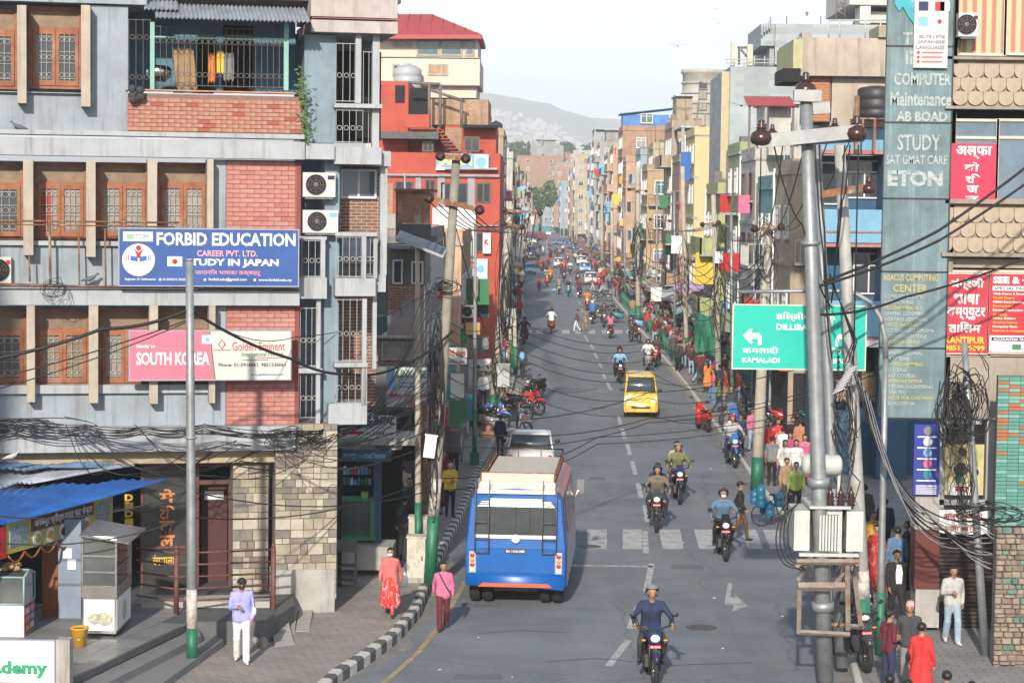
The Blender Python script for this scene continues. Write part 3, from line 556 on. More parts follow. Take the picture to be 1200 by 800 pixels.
# ------------------------------------------------------------------ ground, road, pavements, kerbs, markings
ASPH = M('asphalt', (.165,.182,.208), .82, var=.28, scale=.35, bump=.35)
def asphalt_detail():
 t = ASPH.node_tree; b = t.nodes['Principled BSDF']; lk = b.inputs['Base Color'].links[0].from_socket; N = t.nodes.new; K = t.links.new
 tc = N('ShaderNodeTexCoord'); m_ = N('ShaderNodeMapping'); m_.inputs['Scale'].default_value = (1.4, .10, 1); K(tc.outputs['Object'], m_.inputs[0])
 n = N('ShaderNodeTexNoise'); n.inputs['Scale'].default_value = 1.0; n.inputs['Detail'].default_value = 7; K(m_.outputs[0], n.inputs[0])
 r = N('ShaderNodeMapRange'); r.inputs['From Min'].default_value = .48; r.inputs['From Max'].default_value = .75; r.inputs['To Max'].default_value = .42; K(n.outputs[0], r.inputs[0])
 x = N('ShaderNodeMix'); x.data_type = 'RGBA'; x.inputs['B'].default_value = (.22,.215,.205,1); K(r.outputs[0], x.inputs['Factor']); K(lk, x.inputs['A'])
 v = N('ShaderNodeTexNoise'); v.inputs['Scale'].default_value = 28; v.inputs['Detail'].default_value = 3; K(tc.outputs['Object'], v.inputs[0])
 r2 = N('ShaderNodeMapRange'); r2.inputs['From Min'].default_value = .35; r2.inputs['From Max'].default_value = .65; r2.inputs['To Min'].default_value = .82; r2.inputs['To Max'].default_value = 1.14; K(v.outputs[0], r2.inputs[0])
 s = N('ShaderNodeVectorMath'); s.operation = 'SCALE'; K(x.outputs['Result'], s.inputs[0]); K(r2.outputs[0], s.inputs['Scale']); 
 # fine cracks and dark sealed joints
 wn = N('ShaderNodeTexNoise'); wn.inputs['Scale'].default_value = .9; wn.inputs['Detail'].default_value = 5; K(tc.outputs['Object'], wn.inputs[0])
 wm = N('ShaderNodeVectorMath'); wm.operation = 'MULTIPLY_ADD'; wm.inputs[1].default_value = (.7,.7,0); K(wn.outputs['Color'], wm.inputs[0]); K(tc.outputs['Object'], wm.inputs[2])
 vo = N('ShaderNodeTexVoronoi'); vo.feature = 'DISTANCE_TO_EDGE'; vo.inputs['Scale'].default_value = .16; K(wm.outputs[0], vo.inputs['Vector'])
 cm = N('ShaderNodeMapRange'); cm.inputs['From Min'].default_value = .002; cm.inputs['From Max'].default_value = .007; cm.inputs['To Min'].default_value = .80; K(vo.outputs['Distance'], cm.inputs[0])
 st = N('ShaderNodeTexNoise'); st.inputs['Scale'].default_value = .32; st.inputs['Detail'].default_value = 6; st.inputs['Roughness'].default_value = .7; K(tc.outputs['Object'], st.inputs[0])
 sm_ = N('ShaderNodeMapRange'); sm_.inputs['From Min'].default_value = .60; sm_.inputs['From Max'].default_value = .70; sm_.inputs['To Min'].default_value = 1; sm_.inputs['To Max'].default_value = .80; K(st.outputs[0], sm_.inputs[0])
 mm = N('ShaderNodeMath'); mm.operation = 'MULTIPLY'; K(cm.outputs[0], mm.inputs[0]); K(sm_.outputs[0], mm.inputs[1])
 s2 = N('ShaderNodeVectorMath'); s2.operation = 'SCALE'; K(s.outputs[0], s2.inputs[0]); K(mm.outputs[0], s2.inputs['Scale']); K(s2.outputs[0], b.inputs['Base Color'])
asphalt_detail()
PAVE = M('paving', (.27,.24,.215), .85, var=.22, scale=1.1, bump=.3)
def tile_mat(key, col, mortar, w, h, rot=0.):
 m = M(key, col, .85, var=.22, scale=1.2, bump=.0); t = m.node_tree; b = t.nodes['Principled BSDF']; lk = b.inputs['Base Color'].links[0].from_socket; N = t.nodes.new; K = t.links.new
 tc = N('ShaderNodeTexCoord'); mp_ = N('ShaderNodeMapping'); mp_.inputs['Rotation'].default_value = (0,0,rot); K(tc.outputs['Object'], mp_.inputs[0])
 bt = N('ShaderNodeTexBrick'); bt.inputs['Scale'].default_value = 1; bt.inputs['Brick Width'].default_value = w; bt.inputs['Row Height'].default_value = h; bt.inputs['Mortar Size'].default_value = .012
 bt.inputs['Color1'].default_value = (1,1,1,1); bt.inputs['Color2'].default_value = (.82,.84,.88,1); bt.inputs['Mortar'].default_value = (*[v for v in mortar], 1); K(mp_.outputs[0], bt.inputs[0])
 mu = N('ShaderNodeMix'); mu.data_type = 'RGBA'; mu.blend_type = 'MULTIPLY'; mu.inputs['Factor'].default_value = 1; K(lk, mu.inputs['A']); K(bt.outputs['Color'], mu.inputs['B']); K(mu.outputs['Result'], b.inputs['Base Color'])
 bp = N('ShaderNodeBump'); bp.inputs['Strength'].default_value = .5; bp.inputs['Distance'].default_value = .01; bp.invert = True; K(bt.outputs['Fac'], bp.inputs['Height']); K(bp.outputs[0], b.inputs['Normal']); return m
PAVT = tile_mat('paving_blocks', (.31,.28,.255), (.62,.6,.6), .30, .15, R(30)); PAVR = tile_mat('paving_slabs', (.26,.25,.245), (.5,.5,.5), .40, .20, 0)
LINEW = M('road_paint', (.42,.42,.425), .7, var=.3, scale=3, col2=(.20,.21,.22)); LINEY = M('road_paint_yellow', (.34,.28,.16), .8, var=.3, scale=3, col2=(.18,.17,.15))
CONC = M('concrete', (.36,.35,.33), .85, var=.2, scale=1.5, streak=.6); CONCD = M('concrete_dark', (.10,.10,.105), .85, var=.25, scale=4); CONCL = M('concrete_light', (.52,.51,.48), .85, var=.2, scale=4)
def track(pix, far):
 pts = [G(x, y) for x, y in pix]; pts = [(p.y, p.x) for p in pts] + far; return pts
KLp = track([(375,830),(400,799),(430,780),(467,752),(490,725),(504,690),(522,650),(543,606),(562,560),(580,520),(596,480),(604,445),(609,400),(613,349)], [(260,-1.5),(1300,-1.5)])
KRp = track([(1010,840),(995,780),(965,690),(925,620),(890,575),(858,530),(800,449),(705,334)], [(300,7.5),(1300,7.5)])
KLp[0] = (36, KLp[0][1]-.5); KLp.insert(0, (20, KLp[0][1]-1.2)); KRp.insert(0, (20, KRp[0][1]-.3))
def at(tr, Y):
 for (a, xa), (b, xb) in zip(tr[:-1], tr[1:]):
  if a <= Y <= b: return xa+(xb-xa)*(Y-a)/max(b-a,1e-6)
 return tr[0][1] if Y < tr[0][0] else tr[-1][1]
KL = lambda Y: at(KLp, Y); KR = lambda Y: at(KRp, Y)
ZS, ZR = .24, .15
YS = [20+i*1.5 for i in range(60)] + [110+i*10 for i in range(20)] + [310+i*50 for i in range(20)]
g = MB(); g.quad((-6000,-300,-.06),(6000,-300,-.06),(6000,7000,-.06),(-6000,7000,-.06)); structure(g.build('ground', M('ground_earth', (.20,.19,.17), .9, scale=.02), None))
def strip(fa, fb, z, name, mat, ys=YS):
 m = MB(); vs = []; fs = []
 for Y in ys: vs += [(fa(Y), Y, z), (fb(Y), Y, z)]
 for i in range(len(ys)-1): fs.append((2*i, 2*i+1, 2*i+3, 2*i+2))
 m.add(vs, fs); return structure(m.build(name, mat, None))
strip(KL, KR, 0., 'road', ASPH)
strip(lambda Y: -30, lambda Y: KL(Y)-.16, ZS, 'pavement_left', PAVT); strip(lambda Y: KR(Y)+.14, lambda Y: 40, ZR, 'pavement_right', PAVR)
def kerb_body(tr, side, z, w, name, mat, y0=20):
 m = MB(); ys = [y for y in YS if y >= y0]; rings = []
 for Y in ys:
  x = tr(Y); rings.append([(x, Y, -.05), (x, Y, z-.03), (x+side*.03, Y, z+.012), (x+side*w, Y, z+.012), (x+side*w, Y, -.05)])
 m.rings(rings, 0, True, False); return structure(m.build(name, mat, None))
kl = kerb_body(KL, -1, ZS-.02, .16, 'kerb_left', CONC); kr = kerb_body(KR, 1, ZR, .14, 'kerb_right', CONCL)
# painted kerb stones, one by one along the near left kerb
Yk = 36.; n = 0; me_k = None
while Yk < 75:
 x0 = KL(Yk); L_ = .42; d = Vector((KL(Yk+.3)-x0, .3, 0)).normalized(); p0 = Vector((x0, Yk, 0)); p1 = p0 + d*(L_-.015); sd_ = Vector((-d.y, d.x, 0))
 m = MB(); z = ZS+.0
 m.add([p0-sd_*.012, p1-sd_*.012, p1-sd_*.012+Vector((0,0,z-.03)), p0-sd_*.012+Vector((0,0,z-.03)), p0+sd_*.03+Vector((0,0,z+.012)), p1+sd_*.03+Vector((0,0,z+.012)), p1+sd_*.19+Vector((0,0,z+.012)), p0+sd_*.19+Vector((0,0,z+.012)), p1+sd_*.19, p0+sd_*.19],
          [(0,1,2,3),(3,2,5,4),(4,5,6,7),(7,6,8,9),(0,3,4,7,9),(1,8,6,5,2)])
 m.build('kerb_stone', (CONCD, CONCL)[n % 2], kl); n += 1; Yk += d.y*L_
def sheet(poly, z, name, mat, parent=None):
 m = MB(); m.add([(p[0], p[1], z) for p in poly], [tuple(range(len(poly)))]); return structure(m.build(name, mat, parent))
ZM = .004
def mark_line(pix, w, name='lane_marking', mat=LINEW):
 pts = [G(x,y) for x,y in pix]; m = MB(); rows = []
 for i, p in enumerate(pts):
  d = (pts[min(i+1,len(pts)-1)]-pts[max(i-1,0)]).normalized(); s = Vector((-d.y,d.x,0))*w/2; rows.append([(p.x-s.x,p.y-s.y,ZM),(p.x+s.x,p.y+s.y,ZM)])
 m.rings(rows, 0, False, False); return structure(m.build(name, mat, None))
for x0, x1, sk in ((688,711,0),(729.7,752.5,0),(774,797,4),(816,840,6),(872,886,8),(898,912,8)):
 a, b_, c, d = G(x0+sk*.6,643), G(x1+sk,643), G(x1,620), G(x0-sk*.5,620); sheet([(a.x,a.y),(b_.x,b_.y),(c.x,c.y),(d.x,d.y)], ZM, 'zebra_stripe', LINEW)
for x0, x1 in ((617,624),(629,637),(659,668),(674,681),(690,698),(706,713),(720,730),(734,744)):
 a, b_, c, d = G(x0,391), G(x1,391), G(x1-1,386.5), G(x0-1,386.5); sheet([(a.x,a.y),(b_.x,b_.y),(c.x,c.y),(d.x,d.y)], ZM, 'zebra_stripe', LINEW)
for seg in ([(713,780),(736,750)], [(738,736),(748,710)], [(764,660),(757,693)], [(757,648),(756,622)], [(758.6,611),(756,592)], [(751.5,583),(747.5,566)], [(744.5,556),(741,540)], [(738.5,533),(735,520)], [(732,514),(729,502)], [(727,497),(725,487)], [(716,457),(711,447)], [(709,444),(707,438)], [(705,431),(702,425)], [(700,420),(697,414)], [(695,409),(692,403)], [(689,400),(685,393)]):
 mark_line(seg, .16)
mark_line([(660,662),(765,663.5)], .22)
for i in range(9):
 y = 366-i*9; x = 630+.396*(y-240)*(1 if y < 370 else 1)
 if y > 290: mark_line([(x+3.4,y),(x+1.6,y-4.6)], .15)
mark_line([(440,808),(470,782),(492,762),(515,732),(530,708),(545,680)], .12, mat=LINEY); mark_line([(612.5,385),(613.5,350)], .14, mat=LINEW)
mark_line([(705,345),(745,390),(790,438),(850,512),(880,550)], .12, mat=LINEY)
a = [G(x,y) for x,y in ((849,710),(862,711),(866,706),(868,708),(876,706),(864,697),(863,701),(853,700),(855,684),(852,684))]
sheet([(p.x,p.y) for p in ([G(849,708),G(853,683),G(858,683),G(856,699),G(862,700),G(861,696),G(876,710),G(858,716),G(860,709)])], ZM, 'turn_arrow', LINEW)
# patches, cracks and litter
DUST = M('dust', (.21,.20,.185), .95, var=.25, scale=2, col2=(.15,.145,.14))
def edge_dust(tr, side, w, y0, y1, name):
 m = MB(); rows = []; Y = y0
 while Y < y1: x = tr(Y); rows.append([(x, Y, ZM*.5),(x+side*w*random.uniform(.2,1.3), Y, ZM*.5)]); Y += 1.1
 m.rings(rows, 0, False, False); return structure(m.build(name, DUST, None))
edge_dust(KL, 1, .40, 30, 200, 'gutter_dirt'); edge_dust(KR, -1, .35, 30, 300, 'gutter_dirt')
DP = M('asphalt_patch', (.12,.13,.145), .8, var=.2, scale=1.5, bump=.3)
for x, y, w, h in ((805,664,40,5),(560,792,60,7),(700,560,20,4),(690,475,40,2),(850,760,46,22),(640,765,80,10))[:3]:
 q = [G(x-w/2,y+h/2), G(x+w/2,y+h/2*1.1), G(x+w/2*.9,y-h/2), G(x-w/2*.8,y-h/2*.9)]; sheet([(p.x,p.y) for p in q], ZM*.6, 'road_patch', DP)
TAR = M('tar_strip', (.055,.058,.063), .6, var=.3, scale=4)
for pix, w in (([(640,775),(700,771),(790,779),(880,776)],.05),([(560,742),(610,738),(668,741)],.04),([(640,400),(700,402),(800,400)],.12),([(612,394.5),(690,395),(770,394.5)],.10)):
 mark_line(pix, w, 'tar_strip', TAR)
for x, y in ((690,640),(822,735),(700,478)): q = G(x,y); m = MB(); m.lathe((q.x,q.y,.001), [(.34,0),(.34,.008),(.30,.010)], 22); structure(m.build('manhole_cover', M('cast_iron', (.07,.065,.06), .6, var=.3, scale=9), None))
lt = MB()
for i in range(34):
 Y = random.uniform(40, 110); x = random.uniform(KL(Y)+.3, KR(Y)-.2); s = random.uniform(.015,.045); a_ = random.uniform(0,3); lt.box(x-s,x+s,Y-s*.6,Y+s*.6,0,.012, 0, rot=Matrix.Rotation(a_,3,'Z'))
lo = lt.build('litter', plain('paper', (.55,.53,.5), .9), None); lo['kind'] = 'stuff'; lo['label'] = 'scraps of paper and plastic litter strewn over the road'
# hills far behind, and the haze between
hm = MB()
def ridge(y, pts, zbase, depth, mat, name):
 rows = []; n = 80
 for k in range(9):
  t = k/8; row = []
  for i in range(n+1):
   x = pts[0][0] + (pts[-1][0]-pts[0][0])*i/n; z = np.interp(x, [p[0] for p in pts], [p[1] for p in pts]); w = math.sin(t*PI*.5)
   row.append((x, y+depth*t, zbase + (z-zbase)*w**.8 + 14*math.sin(x*.013+k*1.3)*w*(1-w*.7)+ 8*math.sin(x*.031+k)*w))
  rows.append(row)
 m = MB(); m.rings(rows, 0, False, False, True); return structure(m.build(name, mat, None))
HILL = M('hill_woods', (.045,.075,.05), .95, var=.5, scale=.012, bump=0)
def hz(px, py, Y): p = P(px, py, Y); return (p.x, p.z)
ridge(4300, [hz(-800,205,5200),hz(300,160,5200),hz(500,118,5200),hz(560,110,5200),hz(600,113,5200),hz(650,128,5200),hz(700,140,5200),hz(760,146,5200),hz(1000,190,5200),hz(1900,215,5200)], -5, 900, HILL, 'hill')
tw = MB()
for i in range(900):
 t = random.random(); px = random.uniform(560, 745); p = P(px, 0, 4300+900*t*.55); w_ = math.sin(t*.55*PI*.5)**.8
 zt = np.interp(px, [560,600,650,700,760],[hz(0,110,5200)[1],hz(0,113,5200)[1],hz(0,128,5200)[1],hz(0,140,5200)[1],hz(0,146,5200)[1]]); z = -5+(zt+5)*w_
 s = random.uniform(3,8); tw.box(p.x-s,p.x+s,p.y-s,p.y+s,z-12,z+random.uniform(8,16), random.randrange(2))
o = tw.build('hillside_town', (plain('far_wall_white',(.34,.34,.34)), plain('far_wall_brick',(.22,.17,.15))), None); o['kind'] = 'stuff'; o['label'] = 'pale mass of far houses spread over the foot of the hill'
# ------------------------------------------------------------------ left corner building
BW = M('wall_pale_blue', (.28,.325,.37), .85, var=.2, scale=1.2, streak=.85, dirt=(.15,.145,.14)); LED = M('ledge_paint', (.36,.385,.41), .85, var=.14, scale=1.5, streak=.75, dirt=(.15,.13,.11))
FIN = M('fin_paint', (.40,.355,.29), .85, var=.18, scale=2, streak=.5); WOOD = M('window_wood', (.29,.10,.045), .6, var=.35, scale=5, col2=(.31,.17,.10)); WOODP = M('wood_panel', (.24,.17,.115), .7, var=.3, scale=4)
BRP = M('brick_salmon', (.44,.175,.15), .85, var=.25, scale=2, col2=(.47,.23,.20))
BRV = [BRP, M('brick_salmon_dark', (.41,.155,.13), .88, var=.25, scale=3), M('brick_salmon_worn', (.46,.24,.21), .9, var=.25, scale=3)]
BRW = [M('brick_weathered', (.40,.15,.10), .9, var=.3, scale=2, col2=(.42,.25,.20)), M('brick_red_worn', (.34,.10,.07), .9, var=.3, scale=3), M('brick_chalky', (.42,.22,.16), .9, var=.3, scale=3)]; BRB = M('brick_weathered', (.40,.15,.10), .9, var=.3, scale=2, col2=(.42,.25,.20)); MORT = M('mortar', (.22,.13,.11), .95, scale=6)
CURT = M('curtain', (.30,.27,.25), .9, var=.3, scale=3); CURR = M('curtain_red', (.35,.05,.06), .9, var=.3, scale=3); GRI = plain('grille_paint', (.42,.42,.40), .6); GRD = M('grille_rust', (.15,.13,.12), .7, var=.4, scale=8)
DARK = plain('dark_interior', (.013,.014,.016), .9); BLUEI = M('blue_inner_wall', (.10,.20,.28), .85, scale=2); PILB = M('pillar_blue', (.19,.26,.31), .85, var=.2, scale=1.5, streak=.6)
DGL = glass('window_pane', (.045,.055,.065), .08)
p = P(0, 400, 45.4); F0 = Frame((p.x, p.y, 0), R(12.4))
def fb(mb, x0, y0, x1, y1, o0, o1, mi=0): F0.box(mb, x0, y0, x1, y1, o0, o1, mi)
LB = F0.thing('concrete_building', 'pale blue concrete office block on the left with wooden windows, fins and salmon brick panels', 'building')
JOIN = ('wall','floor_ledge','mortar_bed','door_surround','shop_frame','back_wall','tank_stand','terrace_frame','stone_pillar','parapet_post')
def bl(name, boxes, mat, parent=LB, **kw):
 if len(boxes) > 1 and name not in JOIN and 'kind' not in kw:
  for b_ in boxes: r_ = bl(name, [b_], mat, parent, **kw)
  return r_
 m = MB()
 for b_ in boxes: fb(m, *b_)
 return m.build(name, mat, parent, **kw)
# storeys: (top of windows zone, bottom, floor slab)
bl('wall', [(-90,6,150,155,.55,.9),(107,6,150,155,0,.5),(-90,105,107,155,0,.45),(-90,-60,172,6,-.12,6),
   (250,187,264,335,0,.5),(-90,287,250,335,0,.45),(-90,187,250,290,.55,.9),(250,358,264,503,0,.5),(-90,455,250,503,0,.45),(-90,358,250,460,.55,.9),
   (264,187,350,335,.02,.5),(264,358,348,503,.02,.5)], BW)
bl('floor_ledge', [(-90,155,357,158,-.36,.4),(-90,158.4,357,187,-.30,.4)], LED); bl('floor_ledge', [(-90,335,352,339,-.36,.4),(-90,339.4,351,358,-.30,.4)], LED); bl('floor_ledge', [(-90,503,347,507,-.36,.4),(-90,507.4,346,527,-.30,.4)], LED)
bl('window_sill', [(-90,105,97,110,-.12,.1)], LED); bl('window_sill', [(-90,281,245,289,-.12,.1)], LED); bl('window_sill', [(-90,452,248,460,-.12,.1)], LED)
for x0, x1, y0, y1 in ((20,31,6,121),(95,106,6,125),(-72,-61,6,119),(27,39,187,299),(101,112,187,301),(173,184,187,290),(243,250,187,270),(-62,-50,187,297),(31,41,358,471),(104,115,358,472),(175,185,358,473),(245,252,358,472),(-58,-47,358,470)):
 m = MB(); a = F0.q(x0,y0,-.42); b_ = F0.q(x1,y1,-.42); bot = F0.q(x0,y1-11,-.42)[1]
 m.prism([(-.42,a[1]),(.2,a[1]),(.2,b_[1]),(-.42 if y1 == 290 else -.42,b_[1])], a[0], b_[0], 0, 'x'); m.build('fin', FIN, LB)
_gr = {}
def grille_mesh(w, h):
 m = MB(); nb = max(3, int(w/.13))
 for i in range(1, nb): x = w*i/nb; m.tube([(x,0,0),(x,0,h)], .007, 4, cap=False)
 for z in (.04, h*.38, h*.62, h-.05): m.tube([(0,0,z),(w,0,z)], .007, 4, cap=False)
 for zz in (h*.12, h*.5, h*.88):
  for i in range(nb): 
   c = (w*(i+.5)/nb, 0, zz); rr = w/nb*.42; m.tube([(c[0]+rr*math.cos(a), 0, c[2]+rr*math.sin(a)) for a in [2*PI*k/8 for k in range(9)]], .006, 4, cap=False)
 return m.mesh('grille', GRI, False)
def woodwin(x0, x1, y0, y1, curtain=None, sashes=2, top=True):
 o = .34; a = F0.q(x0,y0,o); b_ = F0.q(x1,y1,o); X0, X1, Z0, Z1 = a[0], b_[0], b_[1], a[1]; w = X1-X0; H = Z1-Z0; ft = .07
 fm = MB(); fm.box(X0,X0+ft,o,o+.1,Z0,Z1); fm.box(X1-ft,X1,o,o+.1,Z0,Z1); fm.box(X0+ft,X1-ft,o,o+.1,Z0,Z0+ft); fm.box(X0+ft,X1-ft,o,o+.1,Z1-ft,Z1)
 zt = Z1-.42 if top else Z1-ft
 if top: fm.box(X0+ft,X1-ft,o-.012,o+.1,zt-.06,zt)
 sw = (w-2*ft)/sashes
 for s in range(sashes):
  sx = X0+ft+s*sw; zb = Z0+ft; zz = zt-(.06 if top else 0); k = .075
  fm.box(sx+.004,sx+k,o-.03,o+.05,zb,zz); fm.box(sx+sw-k,sx+sw-.004,o-.03,o+.05,zb,zz); fm.box(sx+k,sx+sw-k,o-.028,o+.05,zb,zb+.11); fm.box(sx+k,sx+sw-k,o-.028,o+.05,zz-.09,zz)
 win = fm.build('window', WOOD, LB)
 if top:
  t = MB(); t.box(X0+ft,X1-ft,o+.04,o+.06,zt,Z1-ft); t.build('transom_panel', WOODP, win)
 for s in range(sashes):
  sx = X0+ft+s*sw+.075; W_ = sw-.15; zb = Z0+ft+.11; Hh = zt-.15-zb; pn = MB(); pn.box(sx,sx+W_,o+.02,o+.03,zb,zb+Hh); pn.build('pane', curtain or DGL, win)
  gm = put(grille_mesh(W_, Hh), 'grille', win, (sx, o-.02, zb)); gm['kind'] = 'stuff'
 return win
for a in ((-50,21,10,105,None),(34,96,8,105,None)): woodwin(*a)
for a in ((-50,28,190,281,None),(40,102,190,281,CURT),(113,174,190,281,CURT),(185,244,190,281,CURT)): woodwin(*a)
for a in ((-47,31,362,452,None),(42,105,362,452,WOODP),(116,176,362,452,CURT),(186,247,362,452,None)): woodwin(*a)
cu = MB(); a = F0.q(46,212,.345); b_ = F0.q(60,272,.345); cu.box(a[0],b_[0],.355,.358,b_[1],a[1]); cu.build('red_curtain', CURR, LB)
# painted brick panels, laid brick by brick in relief
def bricks(x0, y0, x1, y1, off, mat, name='brick', bw=.30, bh=.095, cap=None, parent=LB, Fr=F0, jit=.004, side=None):
 a = Fr.q(x0,y0,off); b_ = Fr.q(x1,y1,off); mats_ = BRV if mat is BRP else BRW if mat is BRB else [mat]; mes = [MB().box(0,bw-.010,0,.03,0,bh-.011).mesh(name, q) for q in mats_]; hms = [MB().box(0,bw/2-.010,0,.03,0,bh-.011).mesh(name, q) for q in mats_]; z = b_[1]; r = 0; n = 0; st = MB()
 while z+bh <= a[1]+.02:
  x = a[0]; first = r % 2
  while x < b_[0]-.02:
   w = bw/2 if (first or x+bw > b_[0]+.03) else bw; first = 0
   if x+w > b_[0]+.03: break
   dy = random.uniform(-jit, jit)
   if cap is None or n < cap: put(random.choices(mes if w == bw else hms, (8,1,.7)[:len(mes)])[0], name, parent, (x, off-.012+dy, z)); n += 1
   else: st.box(x,x+w-.01,off-.012+dy,off+.018,z,z+bh-.011)
   x += w
  z += bh; r += 1
 if st.v: st.build(name, mat, parent, kind='stuff')
bricks(265.5,189,347,270,-.005,BRP,bh=.10,bw=.30); bricks(265.5,361,346,388,-.005,BRP,bh=.10,bw=.30); bricks(265.5,446,345,502,-.005,BRP,bh=.10,bw=.30)
bl('mortar_bed', [(265,188,348,334,.006,.02),(265,359,347,502,.006,.02)], M('brick_joint',(.33,.12,.10)))
bl('panel_edge', [(348,187,352,335,-.02,.5),(346,358,350,503,-.02,.5)], M('dark_red_trim',(.22,.06,.05)))
# brick balcony at the top with grille and canopy
bl('balcony_wall', [(150,109,356,158,-.02,.2)], MORT); bricks(149.5,111,357,156.5,-.03,BRB,bw=.25,bh=.088,cap=190)
bl('balcony_coping', [(147,104,359,110.5,-.07,.28)], M('coping',(.50,.25,.15),.9,var=.3,scale=4))
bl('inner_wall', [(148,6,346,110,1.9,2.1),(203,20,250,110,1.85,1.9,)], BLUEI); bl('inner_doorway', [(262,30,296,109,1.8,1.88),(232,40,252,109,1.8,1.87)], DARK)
bl('balcony_post', [(176,26,181,105,-.03,.05)], M('green_paint',(.22,.42,.36),.6)); bl('balcony_post', [(333,24,338,106,-.03,.05)], M('green_paint')); bl('balcony_rail', [(181,44,334,46.5,-.02,.03)], M('green_paint'))
gg = MB()
def grille(m, x0, y0, x1, y1, off, step=.125, rr=.05, rows=(.2,.75), t=.009, Fr=F0):
 a = Fr.q(x0,y0,off); b_ = Fr.q(x1,y1,off); n = max(2, int((b_[0]-a[0])/step)); H = a[1]-b_[1]
 for i in range(n+1): x = a[0]+(b_[0]-a[0])*i/n; m.tube([(x,off,b_[1]),(x,off,a[1])], t*.8, 4, cap=False)
 for z in (b_[1]+.02, a[1]-.02): m.tube([(a[0],off,z),(b_[0],off,z)], t, 4, cap=False)
 for q in rows:
  zc = b_[1]+H*q
  for i in range(n): xc = a[0]+(b_[0]-a[0])*(i+.5)/n; m.tube([(xc+rr*math.cos(k*PI/4), off-.01, zc+rr*math.sin(k*PI/4)) for k in range(9)], t*.8, 4, cap=False)
grille(gg, 151,22,176,108,0); grille(gg, 181,30,334,104,0); go = gg.build('balcony_grille', GRD, LB); go['kind'] = 'stuff'
def corrugated(Fr, x0, y0, x1, y1, o_top, o_bot, name, mat, parent, step=.09, amp=.022):
 a = Fr.q(x0,y0,o_top); b_ = Fr.q(x1,y1,o_bot); m = MB(); n = int((b_[0]-a[0])/step)*2; r0, r1 = [], []
 for i in range(n+1):
  x = a[0]+(b_[0]-a[0])*i/n; d = amp*(1 if i % 2 else -1); r0.append((x, o_top, a[1]+d)); r1.append((x, o_bot, b_[1]+d))
 m.rings([r0, r1], 0, False, False); m.rings([[(p_[0],p_[1],p_[2]-.012) for p_ in r0],[(p_[0],p_[1],p_[2]-.012) for p_ in r1]], 0, False, False)
 return m.build(name, mat, parent)
TIN = M('tin_sheet', (.34,.38,.44), .45, var=.3, scale=3, metal=.3, streak=.5)
corrugated(F0, 180,4,365,26, .5, -.75, 'canopy', TIN, LB); corrugated(F0, 168,0,210,12, .3, -.3, 'canopy', TIN, LB)
bl('upper_beam', [(148,-60,470,4,.4,5),(365,-40,466,22,-.1,3),(365,23,466,40,-.12,3)], M('beam_peach',(.42,.38,.36),.85,var=.2,scale=2,streak=.5)); bl('beam_edge', [(366,21,466,23.2,-.14,.2)], BRP)
# pillar and stacked balconies to the right
bl('pillar', [(357,40,393,168,.3,1.2),(381,187,395,640,.3,.9)], PILB)
bl('back_wall', [(346,40,442,168,2.6,2.8),(346,187,400,335,1.6,1.8),(346,350,438,500,2.2,2.4)], PILB)
bl('back_wall_brick', [(395,187,448,280,1.3,1.5),(395,345,440,475,1.8,2.0)], M('brick_brown',(.24,.11,.07),.9,kind='brick',scale=3))
bl('balcony_slab', [(357,168,392,187,-.2,1.2),(392,172,447,193,-.1,1.2),(437,177,458,195,.2,1.4)], LED); bl('balcony_slab', [(350,325,383,350,-.15,1.2),(393,326,440,347,-.1,1.2),(437,322,452,342,.2,1.2)], LED)
bl('balcony_slab', [(350,432,378,437,-.1,1.0),(392,425,431,430,-.1,1.0)], LED); bl('balcony_slab', [(350,497,385,530,0,1.0),(385,473,430,497,-.05,1.0)], LED); bl('balcony_slab', [(392,121,448,127,.0,1.1)], LED)
bl('balcony_slab', [(350,277,383,281,-.1,1.0),(393,272,442,277,-.1,1.1)], LED)
bl('thin_column', [(417,40,423,121,.1,.3),(437,40,444,190,.2,.4),(371,350,375,497,.0,.15),(425,350,429,473,-.05,.1),(437,342,441,432,.2,.35),(446,195,453,322,.3,.5),(376,281,381,325,-.1,.05),(424,277,429,326,-.1,.05),(438,277,442,326,0,.1),(424,430,430,475,-.05,.1)], LED)
g2 = MB()
for a in ((394,50,418,120,.1),(394,128,425,168,.1),(354,281,377,325,-.06),(394,277,425,325,-.06),(429,277,439,325,0),(352,360,372,430,.05),(394,350,426,424,0),(352,437,372,490,.05),(393,430,424,473,0),(426,60,438,185,.25)): grille(g2, *a, rows=(.45,))
go = g2.build('balcony_grille', GRI, LB); go['kind'] = 'stuff'
def simple_window(Fr, parent, x0, y0, x1, y1, off, fm_, n=2, pane=DGL, ft=.05, nm='window', mul=0):
 a = Fr.q(x0,y0,off); b_ = Fr.q(x1,y1,off); X0, X1, Z0, Z1 = a[0], b_[0], b_[1], a[1]; m = MB()
 m.box(X0,X0+ft,off-.04,off+.05,Z0,Z1); m.box(X1-ft,X1,off-.04,off+.05,Z0,Z1); m.box(X0+ft,X1-ft,off-.04,off+.05,Z0,Z0+ft); m.box(X0+ft,X1-ft,off-.04,off+.05,Z1-ft,Z1)
 for i in range(1,n): x = X0+(X1-X0)*i/n; m.box(x-ft/2,x+ft/2,off-.035,off+.05,Z0+ft,Z1-ft)
 if mul: z = Z1-(Z1-Z0)*mul; m.box(X0+ft,X1-ft,off-.03,off+.05,z-ft/2,z+ft/2)
 w = m.build(nm, fm_, parent); pm_ = MB(); pm_.box(X0+ft,X1-ft,off-.01,off+.0,Z0+ft,Z1-ft); pm_.build('pane', pane, w); return w
WF = plain('white_frame', (.6,.6,.6), .5)
